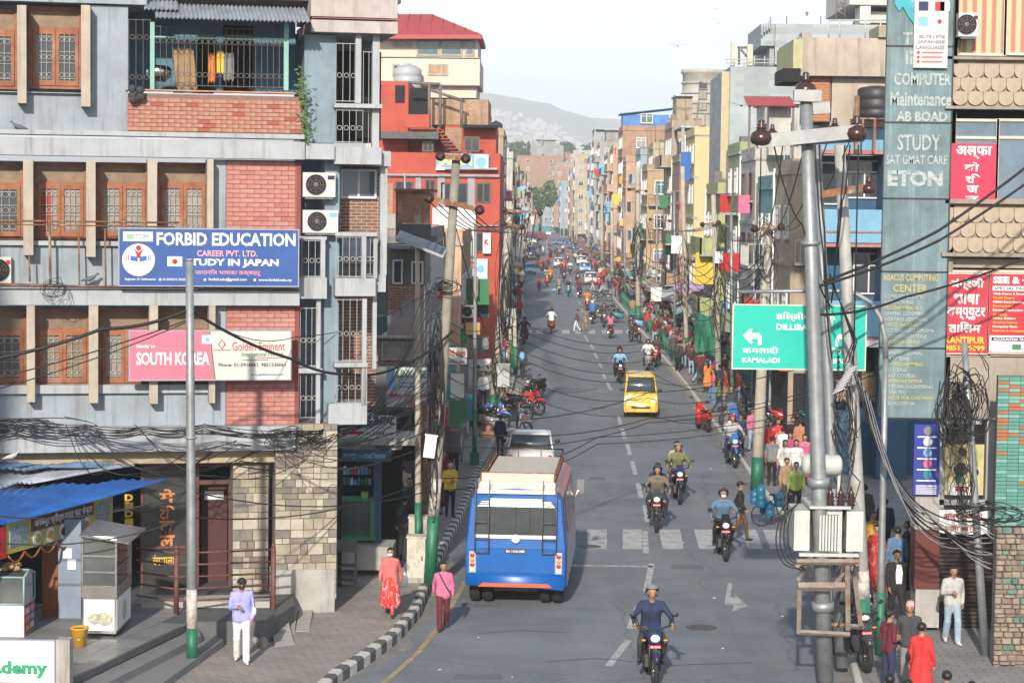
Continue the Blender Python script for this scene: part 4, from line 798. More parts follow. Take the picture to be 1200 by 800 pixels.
simple_window(F0, LB, 399,198,441,233,1.24,WF,2,pane=glass('pane_blue',(.12,.17,.22))); simple_window(F0, LB, 398,66,420,108,2.5,WF,3,pane=CURT)
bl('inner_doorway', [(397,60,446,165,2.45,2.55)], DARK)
# ---- things on the left building
def aircon(Fr, x0, y0, x1, y1, off, label, logo=None):
 a = Fr.q(x0,y0,off); b_ = Fr.q(x1,y1,off); w, h = b_[0]-a[0], a[1]-b_[1]; t = Fr.thing('air_conditioner', label, 'air conditioner', (a[0], off, b_[1]), 'outdoor units of air conditioners')
 m = MB(); m.box(0,w,0,.32,0,h); m.build('casing', plain('aircon_white',(.55,.55,.52),.5), t)
 r = h*.42; c = (w*.40, -.012, h*.5); g = MB(); g.lathe(c, [(r,0),(r,.012)], 22, 0, 'y'); fo = g.build('fan', DARK, t)
 g = MB()
 for k in range(1,5): g.tube([(c[0]+r*k/4*math.cos(q), -.02, c[2]+r*k/4*math.sin(q)) for q in [2*PI*i/16 for i in range(17)]], .006, 4, cap=False)
 for k in range(8): q = k*PI/4; g.tube([(c[0],-.02,c[2]),(c[0]+r*math.cos(q),-.02,c[2]+r*math.sin(q))], .005, 4, cap=False)
 g.ell((c[0],-.02,c[2]), (.05,.01,.05), 10, 4); g.build('fan_guard', GRD, t)
 l = MB(); l.box(w*.76,w*.97,-.01,.0,h*.72,h*.88); l.build('badge', logo or paint('navy'), t); b = MB(); b.box(.05,w-.05,.0,.3,-.05,-.01); b.tube([(.1,.3,-.05),(.1,.34,-.25)], .015, 4); b.build('bracket', GRD, t)
 return t
aircon(F0, 355,202,393,231,.02, 'upper of the two white air conditioner units beside the salmon brick panel'); aircon(F0, 355,246,396,273,-.02, 'lower air conditioner unit with blue badge beside the salmon brick panel', paint('sky'))
aircon(F0, -12,301,13,332,-.20, 'white air conditioner unit on the ledge at the left edge of the picture', paint('red'))
def tube_thing(name, label, cat, pts, r, mat, group=None, n=8):
 m = MB(); m.tube(pts, r, n); o = m.build(name, mat, None); return tag(o, label, cat, group)
# clothes and washing bowl on the balcony
def hung(x0, y0, x1, y1, off, mat, label, sl=0):
 a = F0.q(x0,y0,off); b_ = F0.q(x1,y1,off); m = MB(); rows = []
 for k in range(5): t = k/4; rows.append([(a[0]+(b_[0]-a[0])*i/8+sl*t, off+.04*math.sin(i*1.9+k), a[1]+(b_[1]-a[1])*t*(1+.06*math.sin(i*2))) for i in range(9)])
 m.rings(rows, 0, False, False, True); m.rings([[(q[0],q[1]+.012,q[2]) for q in r_] for r_ in rows], 0, False, False, True); o = m.build('hanging_clothes', mat, None); o.matrix_world = F0.mat; tag(o, label, 'clothes', 'washing hung on the top balcony')
hung(202,56,226,104,.4,cloth('tan'),'brown garment hung behind the balcony grille',.1); hung(254,60,262,86,.5,cloth('yellow'),'narrow yellow cloth hung on the top balcony'); hung(262,62,274,94,.5,cloth('grey'),'grey trousers hung on the top balcony'); hung(244,62,252,96,.6,cloth('orange'),'orange brown cloth hung beside the yellow one')
q = F0.q(186,96,.9); m = MB(); m.lathe((0,0,0), [(.14,0),(.27,.12),(.28,.24),(.25,.33),(.1,.36)], 18); o = m.build('wash_bowl', CHR, None); o.matrix_world = F0.mat @ Matrix.Translation((q[0], .9, q[1])); tag(o, 'large steel bowl standing behind the balcony grille', 'bowl')
m = MB(); q = F0.q(159,110,-.15)
for i in range(9): m.ell((random.uniform(-.13,.13), random.uniform(-.05,.05), random.uniform(-.13,.15)), (.10,.09,.09), 7, 5, rot=Euler((i,i*2,0)).to_matrix())
o = m.build('rag_bundle', cloth('charcoal'), None); o.matrix_world = F0.mat @ Matrix.Translation((q[0], -.15, q[1])); tag(o, 'dark grey rag bundle lying on the corner of the brick balcony wall', 'rag')
def pigeon(x, y, off, label, face=1, mat=None):
 q = F0.q(x, y, off); t = F0.thing('pigeon', label, 'bird', (q[0], off, q[1]), 'pigeons on the ledges'); m = MB(); s = face
 m.rings([[(s*px, r*math.cos(k*PI/3), z+r*math.sin(k*PI/3)) for k in range(6)] for px, z, r in ((-.20,.07,.01),(-.10,.10,.04),(0,.12,.065),(.08,.15,.05),(.12,.20,.032),(.15,.23,.03),(.185,.225,.01))], 0, True, True, True); m.build('body', mat or plain('pigeon_grey',(.10,.11,.13)), t)
 l = MB(); l.tube([(0,.02,.08),(0,.02,0)], .006, 4); l.tube([(0,-.02,.08),(0,-.02,0)], .006, 4); l.build('leg', REDL, t, kind='stuff')
pigeon(22,155.5,-.25,'dark pigeon on the upper ledge above the windows',-1); pigeon(106,333,-.25,'dark pigeon on the middle ledge between rusty posts',1); pigeon(14,541,-1.0,'pale grey pigeon on the blue tarpaulin roof',1,plain('pigeon_pale',(.42,.42,.44)))
# rusty sign frame standing on the middle ledge
m = MB(); o0 = -.42
def fl(m, x0, y0, x1, y1, off, r): a = F0.q(x0,y0,off); b_ = F0.q(x1,y1,off); m.tube([(a[0],off,a[1]),(b_[0],off,b_[1])], r, 5)
for x0, y0, x1, y1, r in ((-40,258,210,261,.022),(-40,262,205,266,.016),(-40,333,350,339,.018),(58,258,59,333,.03),(34,300,35,330,.02),(92,262,93,334,.02),(123,268,124,337,.02),(-10,265,-9,332,.02),(-40,331,140,336,.014)): fl(m, x0, y0, x1, y1, o0, r)
o = m.build('scaffold', RUSTY, None); o.matrix_world = F0.mat; tag(o, 'rusty steel frame on the middle ledge that carries the blue signboard', 'frame')
# signboards
WT = plain('sign_white', (.70,.70,.70), .5)
def board(Fr, name, label, x0, y0, x1, y1, off, th, mats, group=None, edge=None):
 a = Fr.q(x0,y0,off); b_ = Fr.q(x1,y1,off); t = Fr.thing(name, label, 'sign', (a[0], off, b_[1]), group); w, h = b_[0]-a[0], a[1]-b_[1]
 m = MB(); m.box(0,w,0,th,0,h); m.build('panel', mats, t)
 if edge: 
  e = MB(); k = .025
  for bx in ((-k,0,-.01,th,-k,h+k),(w,w+k,-.01,th,-k,h+k),(0,w,-.01,th,-k,0),(0,w,-.01,th,h,h+k)): e.box(*bx)
  e.build('frame', edge, t)
 def T(txt, u0, v0, u1, v1, mat=WT, bold=.015, sp=1.): return lettering(txt, w*u0, w*u1, h*(1-v1), h*(1-v0), -.008, mat, t, bold, sp)
 def B(u0, v0, u1, v1, mat, nm='printed_panel', y=-.006): mm = MB(); mm.box(w*u0,w*u1,y,-.001,h*(1-v1),h*(1-v0)); return mm.build(nm, mat, t)
 return t, w, h, T, B
t, w, h, T, B = board(F0, 'signboard', 'long blue signboard reading FORBID EDUCATION across the upper ledge', 140,268,349,335,-.60,.12, M('sign_blue',(.03,.085,.29),.4,var=.2,scale=.9), edge=plain('alu',(.3,.33,.4),.4))
T('FORBID EDUCATION', .205,.055,.985,.29, bold=.03); T('CAREER PVT. LTD.', .43,.37,.77,.48, plain('sign_pink',(.75,.35,.45)), .02); T('STUDY IN JAPAN', .365,.52,.89,.68, bold=.04)
T('जापानिज भाषाका कक्षाहरू', .42,.71,.79,.83, plain('sign_pink2',(.70,.30,.36)), .01); T('Bagbazar-29, Kathmandu', .03,.87,.20,.92, bold=.02); T('01-5362210, 5362211', .24,.87,.38,.92, bold=.02); T('forbid.edu@gmail.com', .495,.86,.71,.925, bold=.02); T('www.forbid.edu.np', .775,.87,.965,.93, bold=.02)
B(.02,.05,.185,.22, WT); B(.04,.09,.08,.18, plain('leaf_green',(.25,.5,.2)), y=-.01); T('TITI', .085,.10,.125,.17, paint('grey'), .01); B(.13,.10,.165,.15, paint('sky'), y=-.01)
B(.265,.485,.348,.66, WT)
def disc(t, w, h, u, v, r, mat, y=-.012, nm='emblem', n=28): m = MB(); m.lathe((w*u, y, h*(1-v)), [(r,0),(r,.004)], n, 0, 'y'); return m.build(nm, mat, t)
disc(t,w,h,.307,.575,.055,REDL); disc(t,w,h,.105,.55,.345,WT); 
m = MB()
for g in (1,-1):
 for k in range(3): m.add([(w*.105+g*.02,-.022,h*.42-.04*0),(w*.105+g*(.17+.04*k),-.022,h*.42+.03),(w*.105+g*(.17+.04*k),-.022,h*.42+.13),(w*.105+g*(.02 if k == 0 else .15+.04*k),-.022,h*.42+(.10 if k == 0 else .13))], [(0,1,2,3)]) if k == 0 else m.box(w*.105+g*(.17+.035*k), w*.105+g*(.185+.035*k), -.022, -.016, h*.42+.02, h*.42+.14)
m.build('emblem_book', paint('blue'), t); m = MB(); m.add([(w*.105-.11,-.024,h*.66),(w*.105,-.024,h*.58),(w*.105+.11,-.024,h*.66),(w*.105+.04,-.024,h*.55),(w*.105+.05,-.024,h*.49),(w*.105-.05,-.024,h*.49),(w*.105-.04,-.024,h*.55)], [(0,1,6),(1,2,3),(1,3,4,5,6)]); m.build('emblem_figure', REDL, t); disc(t,w,h,.105,.335,.055,REDL,-.026)
T('FORBID EDUCATION', .07,.74,.14,.765, paint('navy'), .02); T('CAREER PVT. LTD.', .075,.785,.135,.805, REDL, .02); lt_ = None
for u in (.225,.475,.755): disc(t,w,h,u,.895,.028,WT)
t, w, h, T, B = board(F0, 'signboard', 'pink and white signboard reading Study in SOUTH KOREA and Golden Eminent', 152,388,340,444,-.62,.10, M('sign_cream',(.55,.54,.50),.5,var=.05), edge=plain('alu',(.3,.33,.4),.4))
m = MB(); m.add([(0,-.006,0),(w*.525,-.006,0),(w*.49,-.006,h),(0,-.006,h)], [(0,1,2,3)]); m.build('pink_field', plain('sign_rose',(.58,.15,.22),.5), t)
m = MB(); m.add([(w*.525,-.009,0),(w*.532,-.009,0),(w*.497,-.009,h),(w*.49,-.009,h)], [(0,1,2,3)]); m.build('green_stripe', paint('green'), t)
T('Study in', .04,.27,.155,.36, bold=.03); T('SOUTH KOREA', .04,.43,.495,.70, bold=.03, sp=.95); GR_ = plain('sign_dark_red',(.45,.04,.05)); T('Golden Eminent', .635,.22,.965,.40, GR_, .0); T('International Pvt. Ltd.', .695,.43,.96,.52, paint('green'), 0); T('Phone: 01-5916061, 9851336061', .55,.66,.97,.745, paint('charcoal'), .01); T('www.goldeneminent.com', .755,.88,.955,.93, paint('blue'), .005)
B(.79,.548,.955,.562, GR_); B(.70,.592,.86,.606, paint('green')); B(.445,.08,.515,.26, WT, y=-.014); disc(t,w,h,.48,.17,.05,paint('sky'),-.02)
m = MB(); cx, cz = w*.57, h*.73
m.tube([(cx+.07*math.cos(a), -.012, cz+.10*math.sin(a)) for a in (0,PI/2,PI,1.5*PI,2*PI)], .010, 4); m.build('diamond_logo', GR_, t); T('Golden Eminent', .515,.37,.625,.40, GR_, 0)
# ---- ground floor behind the street
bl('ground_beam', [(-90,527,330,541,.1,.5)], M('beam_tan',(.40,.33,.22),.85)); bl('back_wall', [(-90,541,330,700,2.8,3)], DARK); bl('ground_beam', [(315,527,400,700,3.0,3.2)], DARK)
bl('shop_wall', [(-90,541,28,700,2.2,2.4)], WOODP)
STO = [M('stone_tan',(.33,.285,.22),.9,var=.3,scale=4), M('stone_grey',(.20,.18,.155),.9,var=.3,scale=4), M('stone_pale',(.42,.38,.31),.9,var=.25,scale=4)]
STB = M('stone_mortar',(.20,.17,.14),.95)
bl('stone_pillar', [(273,541,314,700,.32,1.2),(323,497,394,702,-.08,1.6)], STB)
def stones(x0, y0, x1, y1, off, cap=None):
 a = F0.q(x0,y0,off); b_ = F0.q(x1,y1,off); z = b_[1]; row = 0
 while z < a[1]-.08:
  h_ = random.choice((.13,.18,.18,.25)); h_ = min(h_, a[1]-z); x = a[0]
  while x < b_[0]-.03:
   w_ = random.choice((.16,.22,.28,.34)); w_ = min(w_, b_[0]-x)
   if b_[0]-x-w_ < .1: w_ = b_[0]-x
   d = random.uniform(.02,.05); m = MB(); m.box(x+.008,x+w_-.008,off-d,off,z+.008,z+h_-.008); m.build('stone', random.choice(STO), LB); x += w_
  z += h_
stones(273,541,314,700,.32); stones(323,497,394,700,-.08)
bl('stone_plinth', [(318,668,392,720,-.16,1.7)], CONC)
# glazed shop front with orange lettering
bl('shop_frame', [(165,541,168,706,.9,1.0),(228,541,233,706,.9,1.0),(268,560,272,706,.85,1.0),(165,541,272,546,.9,1.0),(233,563,268,567,.88,1.0),(165,640,228,642,.9,.98)], M('dark_wood',(.10,.04,.03),.6)); bl('shop_pane', [(168,546,228,706,.95,.97)], glass('shop_glass',(.05,.05,.05),.1))
bl('shop_door', [(236,568,266,704,1.6,1.65)], M('dark_red_door',(.08,.03,.03))); bl('door_lattice', [(240,575,262,585,1.55,1.6)], WT)
OR = plain('letter_orange',(.50,.18,.06)); YE = plain('letter_yellow',(.60,.42,.06))
for ch, y0 in (('मे',573),('टि',592),('क',610),('ल',627)):
 a = F0.q(187,y0,.9); b_ = F0.q(205,y0+16,.9); lettering(ch, a[0], b_[0], b_[1], a[1], .93, OR, LB, .03)
a = F0.q(179,650,.9); b_ = F0.q(205,662,.9); lettering('रंगशाला', a[0], b_[0], b_[1], a[1], .93, YE, LB, .02)
for k, ch in enumerate('DIDI'): a = F0.q(146,578+k*9.5,.7); b_ = F0.q(156,586+k*9.5,.7); lettering(ch, a[0], b_[0], b_[1], a[1], .6, YE, LB, .05)
# the next building to the left stands just outside the frame
nb = thing('town_house', 'plain grey neighbour building beside the left edge', 'building', (-13.8,24,0)); m = MB(); m.box(-12,0,0,13.6,0,17); m.build('wall', BW, nb)
for i in range(1,6):
 m = MB(); m.box(-12,.12,-.1,13.7,i*3.1-.15,i*3.1); m.build('floor_band', LED, nb)
# ------------------------------------------------------------------ terrace, shack and things in front of the left building
ZT = .69
TER = M('terrace_stone', (.20,.20,.205), .6, var=.2, scale=2); TERE = M('terrace_edge', (.09,.095,.10), .6, var=.2, scale=3)
def slab(pix, z0, z1, name, mat, parent=None, zref=None):
 pts = [G(x, y, z1 if zref is None else zref) for x, y in pix]; m = MB(); m.prism([(p.x,p.y) for p in pts], z0, z1, 0, 'z'); return structure(m.build(name, mat, parent))
ter = slab([(81,797),(214,734),(222,728),(316,728),(345,708),(345,660),(-90,660),(-90,880)], .0, ZT-.02, 'terrace', TERE)
slab([(125,800),(236,744),(222,720),(60,790),(60,832)], .0, .54, 'step', TER); slab([(190,800),(262,749),(236,735),(100,800),(110,840)], .0, .39, 'step', TER)
a, b_ = G(81,797,ZT), G(214,734,ZT); d = (b_-a).normalized(); s_ = Vector((-d.y, d.x, 0)); me_t = {}
tmats = [M('floor_tile_%d' % i, c, .5, var=.12, scale=3) for i, c in enumerate(((.20,.205,.215),(.23,.23,.235),(.18,.185,.195)))]
for i in range(-3, 12):            # floor tiles
 for j in range(6):
  p = a + d*(i*.6) + s_*(.02+j*.6)
  q_ = [p+d*.006+s_*.006, p+d*.594+s_*.006, p+d*.594+s_*.594, p+d*.006+s_*.594]
  if p.x < -11.5 or (F0.inv @ Vector((*(p+d*.3+s_*.3).xy, 0))).y > .5 or (p+d*.6).x > b_.x+.1 and j < 1: continue
  if any(pt.x > G(316,728,ZT).x for pt in q_): continue
  m = MB(); m.add([(*v.xy, ZT-.02) for v in q_]+[(*v.xy, ZT) for v in q_], [(0,3,2,1),(4,5,6,7),(0,1,5,4),(1,2,6,5),(2,3,7,6),(3,0,4,7)]); m.build('floor_tile', random.choice(tmats), ter)
m = MB(); m.rings([[(*(a-d*2).xy, ZT-.12),(*(a-d*2).xy, ZT+.004),(*(a-d*2+s_*.07).xy, ZT+.004)],[(*b_.xy, ZT-.12),(*b_.xy, ZT+.004),(*(b_+s_*.07).xy, ZT+.004)]], 0, False, False); structure(m.build('terrace_nosing', TERE, ter))
m = MB()    # ramp stones beside the steps
for pix, z0, z1 in (([(318,742),(345,746),(352,690),(330,688)],.2,.50),([(346,742),(362,742),(371,698),(356,698)],.2,.36),([(322,760),(345,757),(338,738),(318,740)],.2,.38)):
 pts = [G(x,y,z0) for x,y in pix]; m = MB(); m.add([(p.x,p.y,z0-.1) for p in pts]+[(p.x,p.y,z1 if k > 1 else z0+.05) for k, p in enumerate(pts)], [(0,3,2,1),(4,5,6,7),(0,1,5,4),(1,2,6,5),(2,3,7,6),(3,0,4,7)]); tag(m.build('ramp_slab', CONC, None), ('wide grey stone ramp slab leaning below the stone wall','narrow grey stone ramp slab nearest the stone wall corner','broken grey slab lying before the railing end')[int(z1*10)%3 if z1 != .38 else 2], 'slab')
RB = M('broken_stone', (.25,.23,.21), .9, var=.3, scale=5)
for k, (x, y) in enumerate(((276,742),(284,748),(292,740),(300,752),(309,758),(286,736),(272,750),(313,748))):
 g = G(x,y,ZS); r_ = .10+.05*(k%3); m = MB(); m.ell((0,0,r_*.4), (r_*1.2,r_,r_*.7), 6, 4, rot=Euler((k,k*2,k)).to_matrix()); o = m.build('rubble_stone', RB, None); o.location = g; tag(o, 'lump of broken stone in the heap below the railing', 'stone', 'heap of broken stones below the railing')
# iron railing
RAIL = M('railing_paint', (.13,.055,.045), .6, var=.3, scale=6)
ra, rb_, rc = G(206.6,719,ZT), G(320,737,ZS), G(160,712,ZT); rt = thing('iron_railing', 'dark red iron railing with two thick posts before the glazed shop front', 'railing')
for p, zt in ((ra, ZT+1.36), (rb_, ZS+1.75)): m = MB(); m.cyl((p.x,p.y,p.z-.1),(p.x,p.y,zt),.055,n=10); m.ell((p.x,p.y,zt+.04),(.045,.045,.06),8,5); m.build('post', RAIL, rt)
for yy in (648,662,676,690,704):
 z = CAM.z + ray(206,yy).z*(ra.y/ray(206,yy).y); m = MB(); m.tube([(rc.x,rc.y,z),(ra.x,ra.y,z),(rb_.x,rb_.y,z-.02)], .022, 6); m.build('rail', RAIL, rt)
# stone steps and tread behind the railing
slab([(165,712),(316,712),(316,704),(165,704)], ZT, ZT+.14, 'door_step', CONC, zref=ZT)
# shack with blue roof
def sheet3(pts, name, mat, parent, n=40, k=3, amp=.02):
 # corrugated sheet through four corners: near-left, near-right, far-right, far-left
 A, B, C, D = [Vector(p) for p in pts]; rows = []
 for j in range(k+1): t = j/k; l, r_ = A.lerp(D,t), B.lerp(C,t); rows.append([l.lerp(r_, i/n)+Vector((0,0,amp*(1 if i%2 else -1)+.03*math.sin(i*.5+j))) for i in range(n+1)])
 m = MB(); m.rings(rows, 0, False, False); m.rings([[p-Vector((0,0,.015)) for p in r] for r in rows], 0, False, False); return m.build(name, mat, parent)
BLT = M('blue_tarp', (.02,.12,.42), .5, var=.3, scale=2, col2=(.03,.17,.50)); BLT2 = M('blue_tarp_pale', (.10,.17,.30), .6, var=.3, scale=2)
sk = thing('sweet_shop_shack', 'roadside sweet shop shack at the left edge under blue tarpaulin roofs', 'shack', G(20,740,ZT))
def pr(o, parent): o.matrix_parent_inverse = parent.matrix_basis.inverted(); return o
pr(sheet3([P(-60,628,40.2), P(2,613,41.0), P(196,560,45.3), P(-60,575,45.0)], 'roof_sheet', BLT, sk, 44), sk)
pr(sheet3([P(-60,578,44.6), P(40,563,44.7), P(158,545,45.4), P(-60,556,45.3)], 'roof_sheet', TIN, sk, 36), sk)
pr(sheet3([P(-60,553,44.9), P(60,547,45.0), P(155,543,45.5), P(-60,542,45.4)], 'roof_sheet', BLT2, sk, 30), sk)
F1 = Frame((*P(7,632,41.3).xy, 0), math.atan2(P(132,596,45.4).y-41.3, P(132,596,45.4).x-P(7,632,41.3).x))
L1 = math.hypot(P(132,596,45.4).y-41.3, P(132,596,45.4).x-P(7,632,41.3).x)
z0 = P(7,650,41.3).z; z1 = P(7,613,41.3).z
t = F1.thing('shop_signboard', 'yellow and maroon signboard in Devanagari with food pictures under the blue roof', 'sign', (0,0,z0)); H_ = z1-z0
m = MB(); m.box(0,L1,0,.06,0,H_); m.build('panel', M('sign_yellow',(.42,.38,.10),.5,var=.15), t)
m = MB(); m.box(L1*.22,L1*.80,-.02,0,H_*.52,H_*.97); m.build('name_strip', plain('sign_maroon',(.09,.03,.045),.5), t); lettering('जनकपुर स्वीट्स एण्ड चाट सेन्टर', L1*.24, L1*.78, H_*.58, H_*.93, -.03, WT, t, .015)
for k, u in enumerate((.27,.39,.51,.63,.73)):
 m = MB(); m.lathe((L1*u,-.015,H_*.26), [(.16,0),(.16,.012)], 16, 0, 'y'); pl = m.build('plate_picture', WT, t); m = MB(); m.ell((L1*u,-.03,H_*.26), (.11,.006,.09), 10, 5); m.build('food_picture', (paint('olive',(.20,.22,.05)), paint('mustard'), paint('brown'), paint('lime'), cloth('orange'))[k], pl)
for u0, u1 in ((.03,.19),(.83,.97)): m = MB(); m.box(L1*u0,L1*u1,-.015,0,H_*.2,H_*.85); m.build('building_picture', M('photo_print',(.25,.33,.38),.5,var=.6,scale=9), t)
t2 = F1.thing('red_signboard', 'red end board of the sweet shop sign at the left edge', 'sign', (-1.6,-.02,z0-.05)); m = MB(); m.box(0,1.58,0,.05,0,H_); m.build('panel', paint('red',(.55,.04,.07)), t2); lettering('स्वीट्स', .2, 1.3, H_*.3, H_*.75, -.02, WT, t2, .02)
g = MB(); 
for k in range(7): x = L1*k/7; g.tube([(x+L1/7*i/8, -.05, z0-.02-.16*math.sin(PI*i/8)) for i in range(9)], .022, 5)
o = g.build('garland', M('garland_orange',(.30,.10,.03),.9,var=.5,scale=20), None); o.matrix_world = F1.mat; tag(o, 'dry orange marigold garland hanging below the sweet shop sign', 'garland')
def boxP(name, mat, x0, y0, x1, y1, Y, D, parent=None, **kw):
 a = P(x0,y0,Y); b_ = P(x1,y1,Y); m = MB(); m.box(a.x,b_.x,Y,Y+D,b_.z,a.z); o = m.build(name, mat, parent, **kw); return pr(o, parent) if parent is not None else o
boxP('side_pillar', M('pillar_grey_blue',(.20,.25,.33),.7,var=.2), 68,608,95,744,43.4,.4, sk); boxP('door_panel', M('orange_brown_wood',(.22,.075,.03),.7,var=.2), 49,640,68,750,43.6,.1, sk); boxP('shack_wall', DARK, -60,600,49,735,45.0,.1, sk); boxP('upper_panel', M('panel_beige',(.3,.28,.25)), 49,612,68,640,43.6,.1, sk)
for k, (x,y) in enumerate(((79,642),(84,655))):
 boxP('notice', WT, x-5,y,x+5,y+12,43.39,.008, sk)
# stainless food cart
SS = M('stainless', (.38,.38,.37), .3, var=.25, scale=3, metal=.85); GLC = glass('case_glass', (.10,.11,.11), .08)
p = G(136,747,ZT); c = thing('food_cart', 'stainless steel street food cart with glass case and white panels', 'cart', (p.x,p.y,ZT)); w, dp = .66, 1.5
m = MB(); m.box(-w,0,0,dp,.08,.80); m.build('cabinet', SS, c)
for q in ((-w+.03,-.03,-.012,0,.14,.76),): m = MB(); m.box(*q); pn = m.build('white_panel', WT, c)
m = MB(); m.box(0,.012,.04,dp-.04,.14,.76); m.build('white_panel', WT, c)
for cx, rr_ in ((-.42,.13),(-.22,.16)): m = MB(); m.ell((cx,-.018,.38),(rr_,.004,rr_*.9),14,5); m.build('food_picture', M('food_print',(.45,.45,.33),.6,var=.5,scale=14), pn)
m = MB(); m.ell((.016,.8,.42),(.004,.22,.22),12,5); m.build('food_picture', M('food_print'), c)
m = MB(); m.box(-w-.02,.02,-.02,dp+.02,.80,1.02); m.build('worktop', SS, c)
m = MB()
for x in (-w,0): 
 for y in (0,dp): m.box(x-.02,x+.02,y-.02,y+.02,1.02,2.0)
m.box(-w,0,-.015,.015,1.28,1.31); m.box(-w,0,-.015,.015,1.6,1.63); m.box(-.015,.015,0,dp,1.35,1.38); m.box(-w,0,-.02,.02,1.97,2.02); m.build('case_frame', SS, c)
m = MB(); m.box(-w+.02,-.02,.02,.03,1.02,1.97); m.build('glass_pane', GLC, c); m = MB(); m.box(-.03,-.02,.02,dp-.02,1.02,1.97); m.build('glass_pane', GLC, c)
m = MB(); m.add([(-w-.05,-.10,2.05),(.28,-.18,1.92),(.30,dp+.05,1.95),(-w-.05,dp,2.12),(-w-.05,-.10,2.02),(.28,-.18,1.89),(.30,dp+.05,1.92),(-w-.05,dp,2.09)], [(0,1,2,3),(4,7,6,5),(0,4,5,1),(1,5,6,2),(2,6,7,3),(3,7,4,0)]); m.build('canopy', SS, c)
m = MB(); m.lathe((-.3,-.0+.3,1.05), [(.12,0),(.15,.05),(.15,.22),(.16,.24)], 14); m.build('cooking_pot', CHR, c)
for x in (-w+.06,-.06):
 for y in (.08,dp-.08): m = MB(); m.lathe((x,y,.04), [(.035,-.015),(.04,0),(.035,.015)], 10, 0, 'x'); m.build('castor', RUB, c)
# sweets counter
p = G(28,746,ZT); c = thing('sweets_counter', 'glass topped sweets counter with printed side panel at the left edge', 'counter', (p.x,p.y,ZT))
m = MB(); m.box(-1.4,0,0,.9,0,.62); m.build('cabinet', WT, c); m = MB(); m.box(0,.012,.03,.87,.03,.6); pn = m.build('printed_panel', M('print_red_blue',(.35,.04,.05),.5,var=.5,scale=7,col2=(.05,.06,.30)), c)
for k in range(6): m = MB(); m.box(.012,.016,.1+(k%2)*.38,.4+(k%2)*.38,.08+(k//2)*.17,.20+(k//2)*.17); m.build('picture', (paint('mustard'),WT,paint('orange'),paint('blue'),WT,paint('red'))[k], pn)
m = MB(); m.prism([(0,.62),(.9,.62),(.9,1.15),(.45,1.25),(0,1.18)], -1.4, -.01, 0, 'x'); m.build('glass_case', GLC, c)
m = MB()
for pts in ([(0,0,.62),(0,0,1.18),(0,.45,1.26),(0,.9,1.15),(0,.9,.62)], [(-1.4,0,1.18),(0,0,1.18)], [(-1.4,0,.64),(0,0,.64)], [(-1.4,.45,1.26),(0,.45,1.26)]): m.tube(pts, .022, 5)
m.build('case_frame', M('frame_aqua',(.30,.42,.42),.5), c)
m = MB(); 
for i in range(14): m.ell((-.35+random.uniform(-.16,.16), .3+random.uniform(-.15,.15), 1.30+random.uniform(0,.10)), (.07,.06,.05), 7, 5)
o = m.build('snack_heap', M('snack_gold',(.42,.25,.12),.8,var=.4,scale=12), None); o.location = (p.x,p.y,ZT); tag(o, 'golden heap of fried snacks piled on the sweets counter', 'snacks'); o['kind'] = 'stuff'
disc(c, .8, .8, -1.0, .45, .17, paint('charcoal'), -.01, 'printed_picture'); 
# yellow bucket
p = G(93,757,ZT); m = MB(); m.lathe((0,0,0), [(.13,0),(.17,.34),(.185,.35),(.185,.38),(.165,.38),(.13,.06)], 18); bk = m.build('bucket', plain('bucket_yellow',(.60,.33,.03),.45), None); bk.location = p; tag(bk, 'yellow plastic bucket standing left of the food cart', 'bucket')
m = MB(); m.lathe((0,0,.33), [(.155,0),(.15,.012)], 14); m.build('dark_filling', DARK, bk); m = MB(); m.tube([(-.18,0,.36),(-.13,-.10,.20),(.0,-.19,.15),(.13,-.10,.22),(.18,0,.36)], .006, 5); m.build('handle', CHR, bk)
# academy board
aw = P(-75,750,37.5); t, w, h, T, B = board(Frame((0,37.5,0)), 'signboard', 'white signboard ending in green letters ademy in the lower left corner', -75,749,63,840,0,.06, WT, edge=plain('alu'))
lettering('academy', w*(45/138), w*(131/138), h*(1-44/91), h*(1-24/91), -.01, plain('sign_green',(.01,.30,.13)), t, .04); T('(Online & Physical)', 60/138, 50/91, 118/138, 56/91, paint('navy'), .01)
m = MB(); m.box(w+.03,w+.28,.02,.30,-.6,h+.02); m.build('concrete_end', CONC, t)
# pale utility cabinets on the kerb and a steel rack
def cabinet(x0, y0, x1, y1, Y, D, label):
 a = P(x0,y0,Y); b_ = P(x1,y1,Y); t = thing('utility_cabinet', label, 'cabinet', (a.x,Y,ZS), 0, 'cabinets on the left kerb'); w = b_.x-a.x; h = a.z-ZS
 m = MB(); m.box(0,w,0,D,.12,h); m.build('housing', M('cabinet_paint',(.52,.49,.41),.75,var=.15,scale=6,col2=(.28,.25,.21)), t); m = MB(); m.box(-.03,w+.03,-.03,D+.03,0,.12); m.build('plinth', CONC, t)
 m = MB(); m.box(-.02,w+.02,-.02,D+.02,h,h+.04); m.build('lid', M('cabinet_paint'), t); m = MB(); m.box(.04,w-.04,-.012,0,.2,h-.1); d_ = m.build('door', M('cabinet_paint'), t); m = MB(); m.box(w*.8,w*.86,-.03,-.012,h*.5,h*.6); m.build('handle', BLK, d_)
cabinet(477,630,498,672,50.6,.4,'nearer pale utility cabinet with peeling paint beside the green pole base'); cabinet(479,607,500,640,52.2,.4,'farther pale utility cabinet behind the nearer one')
p = G(395,688,ZS); t = thing('steel_rack', 'small steel display rack standing beside the stone wall', 'rack', (p.x,p.y,ZS)); m = MB()
for x in (0,.42):
 for y in (0,.4): m.box(x-.015,x+.015,y-.015,y+.015,0,1.15)
for z in (.15,.5,.85,1.13): m.box(0,.42,-.01,.01,z-.01,z+.01); m.box(-.01,.01,0,.4,z-.01,z+.01); m.box(.41,.43,0,.4,z-.01,z+.01)
m.build('frame', GRD, t)
